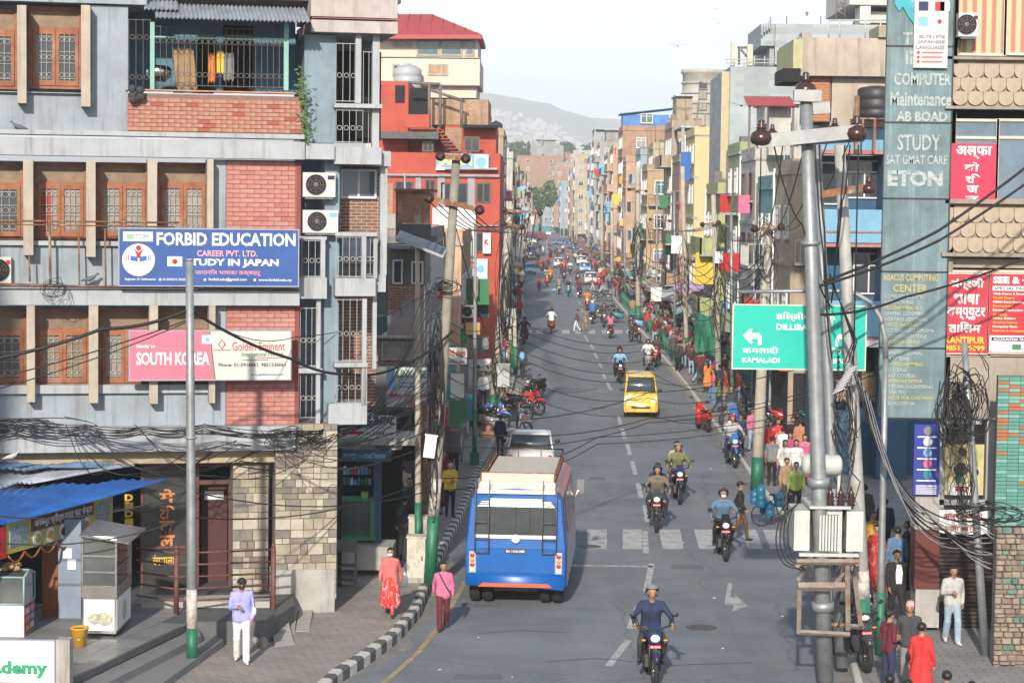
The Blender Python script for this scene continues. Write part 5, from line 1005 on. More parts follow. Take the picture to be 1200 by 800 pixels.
for z in (.15,.5,.85): m = MB(); m.box(.01,.41,.01,.39,z,z+.012); m.build('shelf', CONCD, t)
m = MB(); m.box(.02,.40,-.012,-.008,.86,1.12); m.build('side_sheet', M('perforated_sheet',(.10,.10,.11),.5), t)
# ------------------------------------------------------------------ town houses
WMES = {}
def win_meshes(style):
 if style in WMES: return WMES[style]
 m = MB(); f = .07
 m.box(-.5,-.5+f,-.05,.05,0,1); m.box(.5-f,.5,-.05,.05,0,1); m.box(-.5+f,.5-f,-.05,.05,0,f); m.box(-.5+f,.5-f,-.05,.05,1-f,1)
 m.box(-f*.4,f*.4,-.045,.05,f,1-f)
 if style in ('t','w'): m.box(-.5+f,.5-f,-.04,.05,.68,.68+f*.7)
 fm_ = m.mesh('window', dict(t=WOOD,w=WF,b=plain('brown_frame',(.10,.07,.05)),s=plain('steel_frame',(.25,.27,.28)))[style if style in 'twbs' else 't'])
 p_ = MB(); p_.box(-.5+f,.5-f,-.02,.0,f,1-f); pm = p_.mesh('pane', [DGL])
 s_ = MB(); s_.box(-.56,.56,-.14,.02,-.06,0); sm = s_.mesh('sill', [CONC])
 WMES[style] = (fm_, pm, sm); return WMES[style]
PANES = [DGL, glass('pane_blue'), glass('pane_dark',(.03,.035,.04)), glass('pane_teal',(.08,.16,.17)), CURT]
def put_window(parent, loc, rz, w, h, style='w', pane=None, sill=True):
 f, p_, s_ = win_meshes(style); o = put(f, 'window', parent, loc, (0,0,rz), (w,1,h)); q = put(p_, 'pane', o); q.material_slots[0].link = 'OBJECT'; q.material_slots[0].material = pane or random.choice(PANES)
 if sill: put(s_, 'sill', o)
 return o
TANK = None
def tank_on(parent, x, y, z, mat, r=.55, h=1.2):
 m = MB(); m.lathe((x,y,z), [(r,0),(r,h*.2),(r*.96,h*.22),(r,h*.25),(r,h*.5),(r*.96,h*.52),(r,h*.55),(r,h*.82),(r*.6,h*.97),(r*.25,h),(r*.25,h*1.06)], 14); m.build('water_tank', mat, parent)
TB = plain('tank_black',(.03,.03,.032),.5); TG = plain('tank_grey',(.35,.37,.40),.5)
HM = {}
def wallmat(key, col, brick=False):
 if ('hw_'+key) in _mc: return _mc['hw_'+key]
 return M('hw_'+key, col, .88, var=.28, scale=.5 if not brick else 1, streak=.8, dirt=tuple(v*.4 for v in col), kind='brick' if brick else None, bump=.12, bscale=(1,1))
WC = dict(cream=(.50,.43,.28), white=(.52,.51,.47), grey=(.32,.32,.31), blue=(.14,.30,.48), sky=(.30,.43,.52), teal=(.08,.28,.30), green=(.30,.40,.22), pink=(.48,.24,.19), peach=(.55,.34,.21), orange=(.45,.19,.08), tan=(.38,.29,.19), ochre=(.44,.30,.13), darkgrey=(.13,.13,.13), red=(.55,.055,.03), lime=(.38,.44,.15), mauve=(.30,.22,.22))
for _k, _v in list(WC.items()): WC[_k] = tuple(_v[i]*.72+(.30,.285,.26)[i]*.28 for i in range(3))
def house(label, side, X0, W, Y, D, h, col='cream', front=0, fcols=None, style='w', storeys=None, balcony=0, roof='tank', brick=False, ground=True, name='town_house', cat='building', band=True, sidewins=True, col_side=None, signs=1, z_from=0):
 """side R: the street front faces -x; side L: it faces +x. X0 is the street front's x."""
 sg = 1 if side == 'R' else -1; xa, xb = (X0, X0+W) if side == 'R' else (X0-W, X0)
 t = thing(name, label, cat, (X0, Y, 0)); n = storeys or max(2, round((h-.8)/3.0)); fh = (h-.6)/n; wm = wallmat(('b_' if brick else '')+col, WC.get(col, (.33,.14,.08)), brick)
 lx0, lx1 = (0, W) if side == 'R' else (-W, 0)
 m = MB(); m.box(lx0,lx1,0,D,0,h-.5); m.build('wall', wm, t)
 m = MB(); k = .15
 for q in ((lx0-.04,lx1+.04,-.04,k,h-.5,h),(lx0-.04,lx1+.04,D-k,D,h-.5,h),(lx0-.04,lx0+k,k,D-k,h-.5,h),(lx1-k,lx1,k,D-k,h-.5,h)): m.box(*q)
 m.build('parapet', wm, t)
 if band:
  m = MB()
  for i in range(1, n): z = i*fh; a_, b2 = (lx0-.10, lx0+.3) if side == 'R' else (lx1-.3, lx1+.10); m.box(a_,b2,-.03,D+.0,z-.16,z)
  m.box(lx0-.08,lx1+.08,-.08,D,h-.62,h-.5); m.build('floor_band', CONC if random.random() < .6 else wm, t)
 xs = -.03 if side == 'R' else .03
 if sidewins:
  nw = max(1, int(D/2.6)); 
  for i in range(1, n):
   for j in range(nw):
    y = D*(j+.5)/nw; put_window(t, (xs, y, i*fh+.95), -PI/2*1 if side == 'R' else PI/2, min(1.35, D/nw*.6), 1.35, style)
 if balcony:
  for i in range(1, n):
   if random.random() < balcony:
    y0, y1 = (0.05, D*.95) if random.random() < .5 else (D*.1, D*.7); bx = -.95*sg; z = i*fh; m = MB()
    m.box(0,bx,y0,y1,z-.12,z); m.build('balcony_slab', CONC, t); m = MB()
    if random.random() < .5: m.box(bx,bx+.10*sg,y0,y1,z,z+.9); m.box(0,bx,y0,y0+.1,z,z+.9); m.build('balcony_wall', wm, t)
    else:
     yy = y0
     while yy < y1: m.box(bx-.02,bx+.02,yy-.015,yy+.015,z,z+.95); yy += .28
     for xx in np.linspace(0,bx,5): m.box(xx-.012,xx+.012,y0-.012,y0+.012,z,z+.95)
     m.box(bx-.025,bx+.025,y0,y1,z+.93,z+.97); m.box(0,bx,y0-.02,y0+.02,z+.93,z+.97); m.build('balcony_rail', random.choice((GRI,RUSTY,BLK)), t, kind='stuff')
 if front:
  fx = fcols or [lx0+(lx1-lx0)*(j+.5)/front for j in range(front)]
  for i in range(1, n):
   for x in fx: put_window(t, (x, -.03, i*fh+.95), 0, 1.2, 1.3, style)
 if front:
  for i in range(1, n):
   if random.random() < .55 and Y < 330:
    z = i*fh; x0_, x1_ = (lx0+.1, lx0+(lx1-lx0)*random.uniform(.5,.95)); m = MB(); m.box(x0_,x1_,-.7,0,z-.1,z); m.build('balcony_slab', CONC, t); m = MB(); xx_ = x0_
    while xx_ < x1_: m.box(xx_-.014,xx_+.014,-.69,-.66,z,z+.9); xx_ += .2
    m.box(x0_,x1_,-.70,-.65,z+.88,z+.93); m.build('balcony_rail', random.choice((GRI,RUSTY,BLK)), t, kind='stuff')
   if random.random() < .5:
    x_ = random.uniform(lx0+.2,lx1-1); z = i*fh+random.uniform(.3,1.5); m = MB(); m.box(x_,x_+random.uniform(.4,1.0),-.28,-.05,z,z+random.uniform(.4,.9)); m.build(random.choice(('hung_cloth','sign_panel')), cloth(random.choice(('white','grey','sky','red','tan','cream'))), t)
 if ground:
  m = MB(); m.box(-.02*sg, .0, .2, D-.2, .1, fh-.9) ; m.box(lx0+.2,lx1-.2,-.02,0,.1,fh-.9); m.build('shop_front', random.choice((DARK, M('shutter',(.18,.19,.21),.6), paint('teal',(.03,.12,.14)))), t)
  m = MB(); m.box(0,-.35*sg,.1,D-.1,fh-.85,fh-.25); m.build('shop_sign', random.choice([paint(c_) for c_ in ('red','blue','green','yellow','white','navy')]), t)
 for _ in range(signs if Y > 90 else 0):
  z = random.uniform(fh*1.05, h-3); y = random.uniform(.3, D-.6); m = MB(); w_ = random.uniform(.5,1.1); m.box(0,-(w_+.1)*sg,y,y+.08,z,z+random.uniform(.8,2.2)); m.build('projecting_sign', random.choice([paint(c_) for c_ in ('red','blue','white','yellow','sky','green','white')]), t)
 if roof == 'tank' or roof == 'both':
  tank_on(t, lx0+W*.5, D*.4, h-.5, random.choice((TB,TG))); 
  if random.random() < .5: tank_on(t, lx0+W*.5+1.3, D*.6, h-.5, TB)
 if roof in ('hut','both'):
  m = MB(); m.box(lx0+W*.2,lx0+W*.75,D*.3,D*.85,h-.5,h+2.1); m.build('stair_hut', wm, t); m = MB(); m.box(lx0+W*.15,lx0+W*.8,D*.25,D*.9,h+2.1,h+2.25); m.build('hut_roof', random.choice((CONC,TIN)), t)
 if roof == 'pillars':
  m = MB()
  for x in (lx0+.2,lx1-.3):
   for y in (.2,D-.3): m.box(x-.12,x+.12,y-.12,y+.12,h-.5,h+2.3); m.tube([(x,y,h+2.3),(x+.05,y,h+2.9)], .015, 4)
  m.build('unfinished_column', CONC, t, kind='stuff'); m = MB(); m.box(lx0,lx1,0,D,h+2.0,h+2.12); m.build('roof_slab', TIN, t)
 m = MB()      # roof clutter: rods, crates, plant tubs, a dish
 for _ in range(random.randint(3,7)):
  x, y = random.uniform(lx0+.2,lx1-.2), random.uniform(.1,D*.6)
  if random.random() < .5: m.tube([(x,y,h-.5),(x+random.uniform(-.1,.1),y,h+random.uniform(.8,2.6))], .035, 4)
  else: a_ = random.uniform(.2,.5); m.box(x-a_,x+a_,y-a_,y+a_,h-.5,h+random.uniform(.1,.7))
 m.build('roof_clutter', random.choice((CONC,GRD,WOODP,TIN)), t, kind='stuff')
 for i in range(1, n):                      # washing and boards hung out on the street front
  if random.random() < .55 and Y > 95:
   y = random.uniform(0,D*.7); z = i*fh+random.uniform(.2,1.2); c_ = random.choice(('white','red','sky','navy','tan','grey','pink','mustard')); m = MB(); m.box(xs*random.uniform(3,20),xs*22,y,y+random.uniform(.4,1.3),z,z+random.uniform(.5,1.1)); m.build('hung_cloth', cloth(c_), t)
 m = MB(); xx = xs*3
 m.tube([(xx, D*.95, .5),(xx, D*.95, h-.3)], .05, 6); m.build('drain_pipe', random.choice((WT, GRD)), t)
 return t
# ------------------------------------------------------------------ right corner building
YR = 46.0; FR = Frame((P(1043,400,YR).x, YR, 0)); RBD = FR.thing('corner_building', 'beige corner building on the right with scalloped tile bands and red window posters', 'building')
BEI = M('wall_beige', (.30,.26,.215), .85, var=.2, scale=1.5, streak=.5); SCAL = M('scallop_tile', (.36,.29,.22), .8, var=.22, scale=3); TRIM = M('trim_cream', (.50,.46,.40), .6)
def rbx(name, boxes, mat, parent=RBD, **kw):
 if len(boxes) > 1 and name not in JOIN and 'kind' not in kw:
  for b_ in boxes: r_ = rbx(name, [b_], mat, parent, **kw)
  return r_
 m = MB()
 for b_ in boxes: FR.box(m, *b_)
 return m.build(name, mat, parent, **kw)
rbx('wall', [(1114,-60,1330,0,.3,8),(1114,0,1330,492,.95,8),(1100,600,1330,626,.2,.95),(1185,626,1330,760,.2,8),(1112,66,1330,128,.10,.6),(1112,232,1330,300,.10,.6),(1100,418,1330,492,.10,.6),(1112,128,1118,232,.10,.6),(1104,300,1108,418,.10,.6),(1112,-60,1122,66,.1,.6),(1100,492,1330,600,1.8,2.0),(1046,-60,1112,490,.10,.35)], BEI)
rbx('ledge', [(1108,124,1330,130,-.15,.3),(1104,296,1330,303,-.15,.3),(1110,66,1330,72,-.05,.3),(1108,233,1330,241,-.05,.3)], M('ledge_beige',(.27,.235,.19),.85,var=.25,scale=2,streak=.5))
def scallops(y0, y1, rows=3):
 r_ = FR.q(1108,y0,.08); e = FR.q(1225,y1,.08); H = (r_[1]-e[1])/rows; w = .325; m = MB(); n = 10
 poly = [(-w/2,0),(w/2,0)]+[(w/2*math.cos(a),-H*.55-w/2*.85*math.sin(a)) for a in [PI*i/n for i in range(n+1)]]
 m.prism([(x*.97,z) for x, z in poly], -.02, .02, 0, 'y'); me = m.mesh('scallop_tile', SCAL)
 for k in range(rows):
  z = r_[1]-k*H; x = r_[0]+(.16 if k%2 else 0)
  while x < e[0]: put(me, 'scallop_tile', RBD, (x, .055-.012*(rows-k)+random.uniform(-.004,.004), z), (random.uniform(.02,.05),random.uniform(-.01,.01),0)); x += w
scallops(75,124); scallops(243,297)
def rwin(x0, x1, y0, y1, cur=None, n=1, top=0):
 a = FR.q(x0,y0,.2); b_ = FR.q(x1,y1,.2); m = MB(); k = .06; X0,X1,Z0,Z1 = a[0],b_[0],b_[1],a[1]
 m.box(X0,X0+k,.16,.26,Z0,Z1); m.box(X1-k,X1,.16,.26,Z0,Z1); m.box(X0+k,X1-k,.16,.26,Z0,Z0+k); m.box(X0+k,X1-k,.16,.26,Z1-k,Z1)
 if top: z = Z1-(Z1-Z0)*top; m.box(X0+k,X1-k,.17,.25,z-.03,z+.03)
 w = m.build('window', TRIM, RBD); p_ = MB(); p_.box(X0+k,X1-k,.21,.22,Z0+k,Z1-k); p_.build('pane', cur or glass('pane_blue'), w); return w
STR = M('striped_curtain', (.40,.42,.25), .9, var=.12); tt = STR.node_tree; wv = tt.nodes.new('ShaderNodeTexWave'); wv.inputs['Scale'].default_value = 1.5; wv.inputs['Distortion'].default_value = .6; wv.bands_direction = 'X'
tcx = tt.nodes.new('ShaderNodeTexCoord'); rmp = tt.nodes.new('ShaderNodeValToRGB'); rmp.color_ramp.interpolation = 'CONSTANT'; rmp.color_ramp.elements[0].color = (.42,.17,.14,1); rmp.color_ramp.elements[1].position = .38; rmp.color_ramp.elements[1].color = (.34,.40,.20,1); e_ = rmp.color_ramp.elements.new(.7); e_.color = (.45,.40,.27,1)
tt.links.new(tcx.outputs['Object'], wv.inputs['Vector']); tt.links.new(wv.outputs['Fac'], rmp.inputs['Fac']); tt.links.new(rmp.outputs['Color'], tt.nodes['Principled BSDF'].inputs['Base Color'])
rwin(1121,1178,-30,66,STR); rwin(1178,1260,-30,66,STR); rwin(1113,1168,139,240,None,top=.22); rwin(1168,1240,139,240,None,top=.22); rwin(1106,1160,316,418); rwin(1160,1240,316,418)
rbx('wall', [(1240,139,1330,240,.1,.6),(1240,300,1330,418,.1,.6),(1108,303,1330,316,.25,.5)], BEI)
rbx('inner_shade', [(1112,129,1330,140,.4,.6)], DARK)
aircon(FR, 1124,15,1146,43,-.35,'white air conditioner unit beside the striped curtain window')
t, w, h, T, B = board(FR, 'poster', 'narrow red window poster with white Devanagari letters one above the other', 1115,168,1166,241,.08,.03, M('poster_red',(.50,.015,.06),.5))
T('अल्फा',.10,.04,.90,.25,WT,.03); T('को',.30,.30,.62,.45,WT,.03); T('रि',.33,.49,.66,.64,WT,.03); T('ज',.36,.68,.62,.80,WT,.03); T('न',.34,.85,.62,.97,WT,.03)
t, w, h, T, B = board(FR, 'poster', 'left red window poster with KANTIPUR in yellow under four Devanagari lines', 1108,321,1156,414,.08,.03, M('poster_red2',(.45,.02,.045),.5), edge=TRIM)
T('अंग्रेजी',.10,.05,.9,.20,WT,.03); T('भाषा',.2,.25,.8,.38,WT,.03); T('कम्प्युटर',.05,.42,.95,.58,WT,.03); T('तािलम',.1,.60,.85,.74,WT,.03); YL = plain('letter_yellow2',(.70,.42,.02)); T('KANTIPUR',.02,.79,.95,.88,YL,.04); T('9851219099',.02,.90,.95,.97,YL,.04)
t, w, h, T, B = board(FR, 'poster', 'right red course list poster headed SEE & +2 in white', 1160,321,1232,414,.08,.03, M('poster_red3',(.50,.012,.025),.5), edge=TRIM)
T('SEE & +2',.05,.03,.70,.12,WT,.05); B(.05,.15,.95,.21,WT); T('SPECIAL PACKAGE',.08,.16,.80,.20,paint('navy'),.02,)
for k, s_ in enumerate(('Web Design & Development','UI UX Design','MERN Stack Development','Programming','Digital Marketing','AI Tools','Video Editing','Graphic Design','Computer Basic','Diploma in Computer')): T(s_,.06,.235+k*.052,.06+.028*len(s_),.27+k*.052,(WT,YL)[k%2],.03)
B(.02,.78,.98,.99,WT); B(.05,.80,.95,.85,paint('navy'),y=-.01); T('ACCOUNTING TRAINING',.08,.81,.75,.84,WT,.03); B(.38,.89,.52,.96,paint('green'),y=-.01)
# the tall painted board
AB = M('board_teal', (.13,.20,.22), .75, var=.32, scale=1.6, streak=.55, dirt=(.32,.40,.42)); ABW = M('board_letters', (.36,.41,.41), .7, var=.4, scale=7, col2=(.17,.25,.27)); ABY = M('board_letters_yellow', (.42,.37,.16), .8, var=.35, scale=7)
t, w, h, T, B = board(FR, 'painted_signboard', 'tall faded teal painted board reading COMPUTER Maintenance, ETON and ABACUS COMPUTING CENTER', 1041,-40,1106,491,-.05,.10, AB)
def AT(s_, x0, y0, x1, y1, mt=ABW, b=.02): 
 T(s_, (x0-1041)/65, (y0+40)/531, (x1-1041)/65, (y1+40)/531, mt, b)
for y in (-40,53,142,231,317,407,490.5): B(-.01,(y+40-.9)/531,1.01,(y+40+.9)/531,BLK,'board_joint',-.02)
B(-.012,0,.005,1,BLK,'board_joint',-.02); B(.99,0,1.012,1,BLK,'board_joint',-.02)
AT('TOEFL',1057,37,1100,52); AT('IELTS',1060,58,1098,75); AT('COMPUTER',1049,84,1105,99,b=.03); AT('Maintenance',1046,106,1106,123,b=.03); AT('AB BOAD',1052,129,1102,141,b=.04); AT('STUDY',1054,156,1096,175); AT('SAT GMAT CARE',1043,180,1103,191); AT('ETON',1045,198,1099,217,b=.05)
AT('ABACUS COMPUTING',1043,320,1097,328,ABY); AT('CENTER',1053,332,1087,341,ABY)
for k, s_ in enumerate(('COMPUTER DIPLOMA','BASIC COURSE','PROGRAMMING IN C','GRAPHIC DESIGNING','WEB PAGE DESIGNING','OFFICE PACKAGE','POST GRADUATE DIPLOMA','ACCOUNTING PACKAGE','HARDWARE COURSE')): AT(s_,1045,344+k*6.7,1045+2.35*len(s_),348.5+k*6.7,(ABW,ABW,ABY)[k%3])
for k, s_ in enumerate(('IT PROFESSIONAL','MULTIMEDIA','C++ PROGRAMMING','DATA BASE','TALLY COURSE','HARDWARE REPAIR','NETWORK ENGINEERING','AFTER SLC','ABACUS FOR CHILDREN','2ND FLOOR IN')): AT(s_,1045,411+k*6.6,1045+2.6*len(s_),415.5+k*6.6,(ABW,ABW,ABY)[k%3])
m = MB(); a = (0,0)
fl_ = [(1048,-40),(1110,-40),(1100,20),(1092,38),(1078,36),(1066,22),(1058,8),(1054,14),(1049,6)]
pts = [FR.q(x,y,-.10) for x, y in fl_]; m.add([(x,-.10,z) for x, z in pts]+[(x,-.085,z) for x, z in pts], [tuple(range(9)),tuple(range(17,8,-1))]); o = m.build('torn_poster', M('poster_cyan',(.03,.32,.38),.6,var=.3,scale=5,col2=(.35,.5,.52)), None); o.matrix_world = FR.mat; tag(o, 'torn cyan poster hanging on the top of the teal painted board', 'poster')
t, w, h, T, B = board(FR, 'banner', 'pale banner with small flags hung over the top of the teal painted board', 1073,-40,1110,80,-.16,.02, M('banner_pale',(.50,.50,.50),.7))
for k, (u,v,mt) in enumerate(((.12,.35,paint('navy')),(.60,.35,paint('red')),(.12,.50,paint('sky')),(.60,.50,WT),(.75,.35,WT))): B(u,v,u+.28,v+.09,mt,'flag_print')
disc(t,w,h,.74,.545,.05,REDL); T('IELTS | PTE',.15,.68,.9,.715,paint('grey'),.01); T('JAPANESE',.12,.73,.9,.765,paint('grey'),.01); T('LANGUAGE',.08,.78,.9,.815,paint('grey'),.01)
for v in (.85,.895,.94): disc(t,w,h,.14,v,.03,REDL); B(.25,v-.008,.85,v+.008,paint('coral'),'small_print')
# ground floor
rbx('pillar', [(1073,578,1100,620,.0,.6),(1073,690,1100,735,.0,.6)], CONC); rbx('pillar_red', [(1073,620,1100,690,-.02,.6)], M('red_oxide',(.11,.03,.025),.8,var=.2))
rbx('door_surround', [(1100,492,1106,596,.2,.4),(1157,492,1163,596,.2,.4),(1100,585,1160,592,.2,.4),(1110,492,1150,497,.2,.4)], M('frame_grey',(.35,.36,.36)))
sh = MB(); a = FR.q(1098,625,.5); b_ = FR.q(1185,736,.5); z = b_[1]
while z < a[1]: sh.prism([(.50,z),(.455,z+.045),(.50,z+.09)], a[0], b_[0], 0, 'x'); z += .09
o = sh.build('roller_shutter', M('shutter_brown',(.055,.04,.035),.6,var=.2), RBD); o['kind'] = 'stuff'
t, w, h, T, B = board(FR, 'signboard', 'upright blue sign with five round pictures beside the poster door', 1072,497,1100,580,-.12,.08, M('sign_deep_blue',(.02,.035,.30),.5))
for k in range(5): disc(t,w,h,.52,.09+.155*k,.095,(paint('grey'),WT,paint('sky'),paint('pink'),paint('teal'))[k],-.01,'round_picture'); B(.12,.165+.155*k,.88,.185+.155*k,WT,'caption_strip')
for k in range(5): B(.1,.86+k*.028,.9,.874+k*.028,WT,'caption_strip')
t, w, h, T, B = board(FR, 'poster', 'yellow and white product poster in the doorway right of the blue sign', 1108,520,1152,580,.1,.02, M('poster_lemon',(.50,.44,.20),.6,var=.3,scale=5,col2=(.55,.53,.48)))
for u, v, r_, mt in ((.45,.15,.09,paint('brown')),(.4,.5,.15,paint('charcoal')),(.78,.55,.08,paint('navy')),(.35,.68,.08,paint('teal'))): disc(t,w,h,u,v,r_,mt,-.01,'product_picture')
t, w, h, T, B = board(FR, 'signboard', 'small white sign with one red Devanagari word below the product poster', 1111,566,1138,580,-.02,.02, WT); T('सप', .3,.25,.85,.8, REDL, .03)
t, w, h, T, B = board(FR, 'signboard', 'white sign with red Devanagari letters over the brown roller shutter', 1101,597,1160,626,-.05,.05, WT); T('अल्फा काजी', .08,.08,.85,.45, GR_, .02); T('दाजी कार्नर', .1,.6,.8,.92, GR_, .02)
# teal brick wall and rough stone pillar at the right edge
tw_ = thing('teal_brick_wall', 'flaking turquoise painted brick wall at the right edge', 'wall', (0,0,0)); a = P(1170,440,44.5); b_ = P(1290,617,44.5); m = MB(); m.box(a.x,b_.x,44.52,44.66,b_.z,a.z); m.build('wall', M('mortar_teal',(.10,.16,.14),.9), tw_)
TQ = [M('brick_teal', (.08,.24,.21), .8, var=.3, scale=5, col2=(.12,.24,.21)), M('brick_teal_pale', (.15,.33,.29), .8, var=.2, scale=5), M('brick_bare', (.34,.13,.06), .9, var=.2, scale=5)]
me_b = [MB().box(0,.225,-.02,.03,0,.068).mesh('brick', q) for q in TQ]; z = b_.z; r_ = 0
while z < a.z-.05:
 x = a.x+(-.1 if r_%2 else 0); x = max(x, a.x)
 while x < P(1222,520,44.5).x: put(me_b[random.choices((0,1,2),(6,3,3 if z > P(0,520,44.5).z else .8))[0]], 'brick', tw_, (x, 44.51+random.uniform(-.008,.006), z+.004)); x += .235
 z += .078; r_ += 1
sp = thing('stone_pillar', 'rough rubble stone pillar in the lower right corner', 'pillar', (0,0,0)); a = P(1168,622,42.5); b_ = P(1245,880,42.5); m = MB(); m.box(a.x+.03,b_.x,42.56,42.9,0,a.z); m.build('core', STB, sp)
SR = [M('rubble_a',(.21,.165,.13),.95,var=.35,scale=6,col2=(.12,.10,.08)), M('rubble_b',(.27,.22,.17),.95,var=.35,scale=6), M('rubble_c',(.12,.20,.16),.95,var=.35,scale=6)]
z = .2
while z < a.z-.04:
 h_ = random.uniform(.06,.15); x = a.x
 while x < P(1230,700,42.5).x:
  w_ = random.uniform(.09,.24); m = MB(); c0 = Vector((x+w_/2, 42.55, z+h_/2)); d_ = random.uniform(.02,.12)
  m.rings([[c0+Vector((sx*w_*.5*k, -dd, sz*h_*.5*k)) for sx, sz in ((-1,-.8),(-.7,-1),(.8,-1),(1,-.6),(.95,.8),(.6,1),(-.8,.95),(-1,.6))] for k, dd in ((.97,0),(.90,d_*.7),(.6,d_))], 0, True, True); m.build('stone', random.choices(SR,(4,4,1.2))[0], sp); x += w_
 z += h_
# ------------------------------------------------------------------ the blue house behind the tall board
FB = Frame((P(956,400,72).x, 72, 0)); BH = FB.thing('blue_house', 'blue house with open balconies behind the steel poles, rough concrete upper floor', 'building')
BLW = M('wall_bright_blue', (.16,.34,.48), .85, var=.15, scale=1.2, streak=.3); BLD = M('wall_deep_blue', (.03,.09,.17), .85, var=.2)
def bb(name, boxes, mat, parent=BH, Fr=FB, **kw):
 if len(boxes) > 1 and name not in JOIN and 'kind' not in kw:
  for b_ in boxes: r_ = bb(name, [b_], mat, parent, Fr, **kw)
  return r_
 m = MB()
 for b_ in boxes: Fr.box(m, *b_)
 return m.build(name, mat, parent, **kw)
ROUGH = M('rough_plaster', (.40,.34,.285), .9, var=.25, scale=.8, streak=.7, dirt=(.14,.12,.10))
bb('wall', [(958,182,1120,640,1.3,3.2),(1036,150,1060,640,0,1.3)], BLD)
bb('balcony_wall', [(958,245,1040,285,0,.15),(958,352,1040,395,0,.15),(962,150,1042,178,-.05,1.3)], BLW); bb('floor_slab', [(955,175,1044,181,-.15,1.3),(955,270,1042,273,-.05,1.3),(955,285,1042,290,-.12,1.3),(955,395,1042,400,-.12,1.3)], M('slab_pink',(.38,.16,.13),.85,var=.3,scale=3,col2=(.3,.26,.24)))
simple_window(FB, BH, 992,188,1034,233,1.25,WF,2,mul=.3); simple_window(FB, BH, 1000,296,1036,345,1.25,WF,2,mul=.3); simple_window(FB, BH, 962,190,985,240,1.25,WF,1)
bb('upper_wall', [(936,44,1056,90,-.45,6),(974,90,1056,150,0,6)], ROUGH); bb('eave', [(918,80,938,96,-.6,2)], DARK); bricks(951,88,974,142,-.02,M('brick_orange',(.42,.18,.09),.9,var=.3,scale=5,col2=(.40,.33,.27)),bw=.30,bh=.10,parent=BH,Fr=FB); bb('brick_bed', [(951,88,974,143,0,3)], MORT)
bb('yellow_side', [(930,46,940,82,-.5,4)], M('wall_lemon',(.42,.41,.24),.8,var=.3))
bb('roof_stub', [(940,38,950,46,-.4,.4)], ROUGH); bb('water_chute', [(1030,30,1046,44,-.6,1.5)], M('chute',(.32,.27,.2)))
m = MB(); q = FB.q(1026,140,-.8); r_ = .62; m.lathe((q[0],-.8,q[1]+.02), [(r_,0),(r_,.25),(r_*.96,.28),(r_,.31),(r_,.58),(r_*.96,.61),(r_,.64),(r_,.95),(r_*.85,1.02),(r_*.3,1.08)], 20); o = m.build('water_tank', TB, None); o.matrix_world = FB.mat; tag(o, 'black plastic water tank on a rusty frame beside the tall painted board', 'water tank')
bb('tank_stand', [(1003,138,1042,140,-1.4,-.1),(1003,113,1006,175,-1.4,-1.3),(1010,140,1012,165,-1.4,-1.35),(1024,140,1026,178,-1.4,-1.35),(1038,140,1040,178,-1.4,-1.35)], RUSTY); bb('plywood_sheet', [(1001,112,1011,136,-.9,-.85)], WOODP)
bb('shop_front', [(960,408,1000,470,1.1,1.28),(1004,408,1038,470,1.1,1.28)], DARK); bb('shop_sign', [(958,398,1040,407,-.3,0)], paint('white')); bb('shop_goods', [(962,440,975,470,.6,1.05),(980,446,996,470,.5,1.0),(1010,436,1030,470,.6,1.05)], WOODP)
# ------------------------------------------------------------------ big grey building, yellow building and the rest of the right row
GREY = M('grey_block', (.36,.40,.42), .85, var=.08, scale=.6, kind='brick', bscale=(4,5), col2=(.30,.34,.36), bump=.05)
FG = Frame((P(856,400,122).x, 122, 0)); GB = FG.thing('grey_tower', 'large pale grey block building with a rooftop deck behind the right hand row', 'building')
def gb(name, boxes, mat, parent=GB, Fr=FG, **kw): return bb(name, boxes, mat, parent, Fr, **kw)
gb('wall', [(856,78,1120,600,0,14),(909,28,1120,78.2,0,14)], GREY); gb('overhang', [(892,28,909,54,.3,8),(902,54,909,78,.6,2)], GREY); gb('yellow_edge', [(846,84,856,260,.4,.55)], M('hw_yellow_edge',(.45,.39,.25)))
gb('parapet_post', [(x,y-9,x+1.6,y,-.1,.1) for x, y in ((892,41),(895,38),(898,36),(901,34))], GREY, kind='stuff')
m = MB()
def gl(m, pts, r, off=0, Fr=FG): m.tube([(Fr.q(x,y,off)[0], off, Fr.q(x,y,off)[1]) for x, y in pts], r, 5)
for pts in ([(850,70),(908,70)],[(850,74),(908,74)],[(860,66),(860,78)],[(872,66),(872,78)],[(884,66),(884,78)],[(896,66),(896,78)],[(906,66),(906,78)]): gl(m, pts, .03)
for pts in ([(971,24),(1045,24)],[(971,24),(971,46)],[(984,24),(984,46)],[(1014,24),(1014,46)],[(1032,24),(1032,46)]): gl(m, pts, .05)
m.build('roof_railing', GRI, GB, kind='stuff'); m = MB()
for pts in ([(980,0),(980,24)],[(990,-10),(990,24)],[(980,4),(990,10)],[(980,12),(990,18)],[(990,4),(980,10)],[(985,4),(992,4)]): gl(m, pts, .05, 1.5)
m.build('mast', GRD, GB); m = MB()
for pts in ([(864,56),(882,56)],[(866,57),(866,76)],[(880,56),(880,76)],[(868,58),(878,70)]): gl(m, pts, .07, .5)
m.build('roof_frame', GRD, GB); gb('roof_column', [(857,50,861,78,.3,.6),(876,52,882,78,.3,.7)], M('wall_cream2',(.5,.47,.38)))
gb('rear_block', [(996,-30,1120,7,2,12),(1008,7,1020,28,2,4),(1020,14,1120,28,3,10)], M('wall_offwhite',(.50,.49,.46)))
p = Frame((0,122,0)); q = P(948,28,122); person('distant man in a pale shirt leaning on the grey roof parapet', (q.x, 123, q.z-.9), 0, 'stand', 'plain', 'white', 'grey', hi=False)
m = MB(); gl(m, [(903,28),(903,20)], .03); gl(m, [(922,28),(922,19)], .03); gl(m, [(962,28),(962,19)], .03); m.build('roof_rod', GRD, GB, kind='stuff')
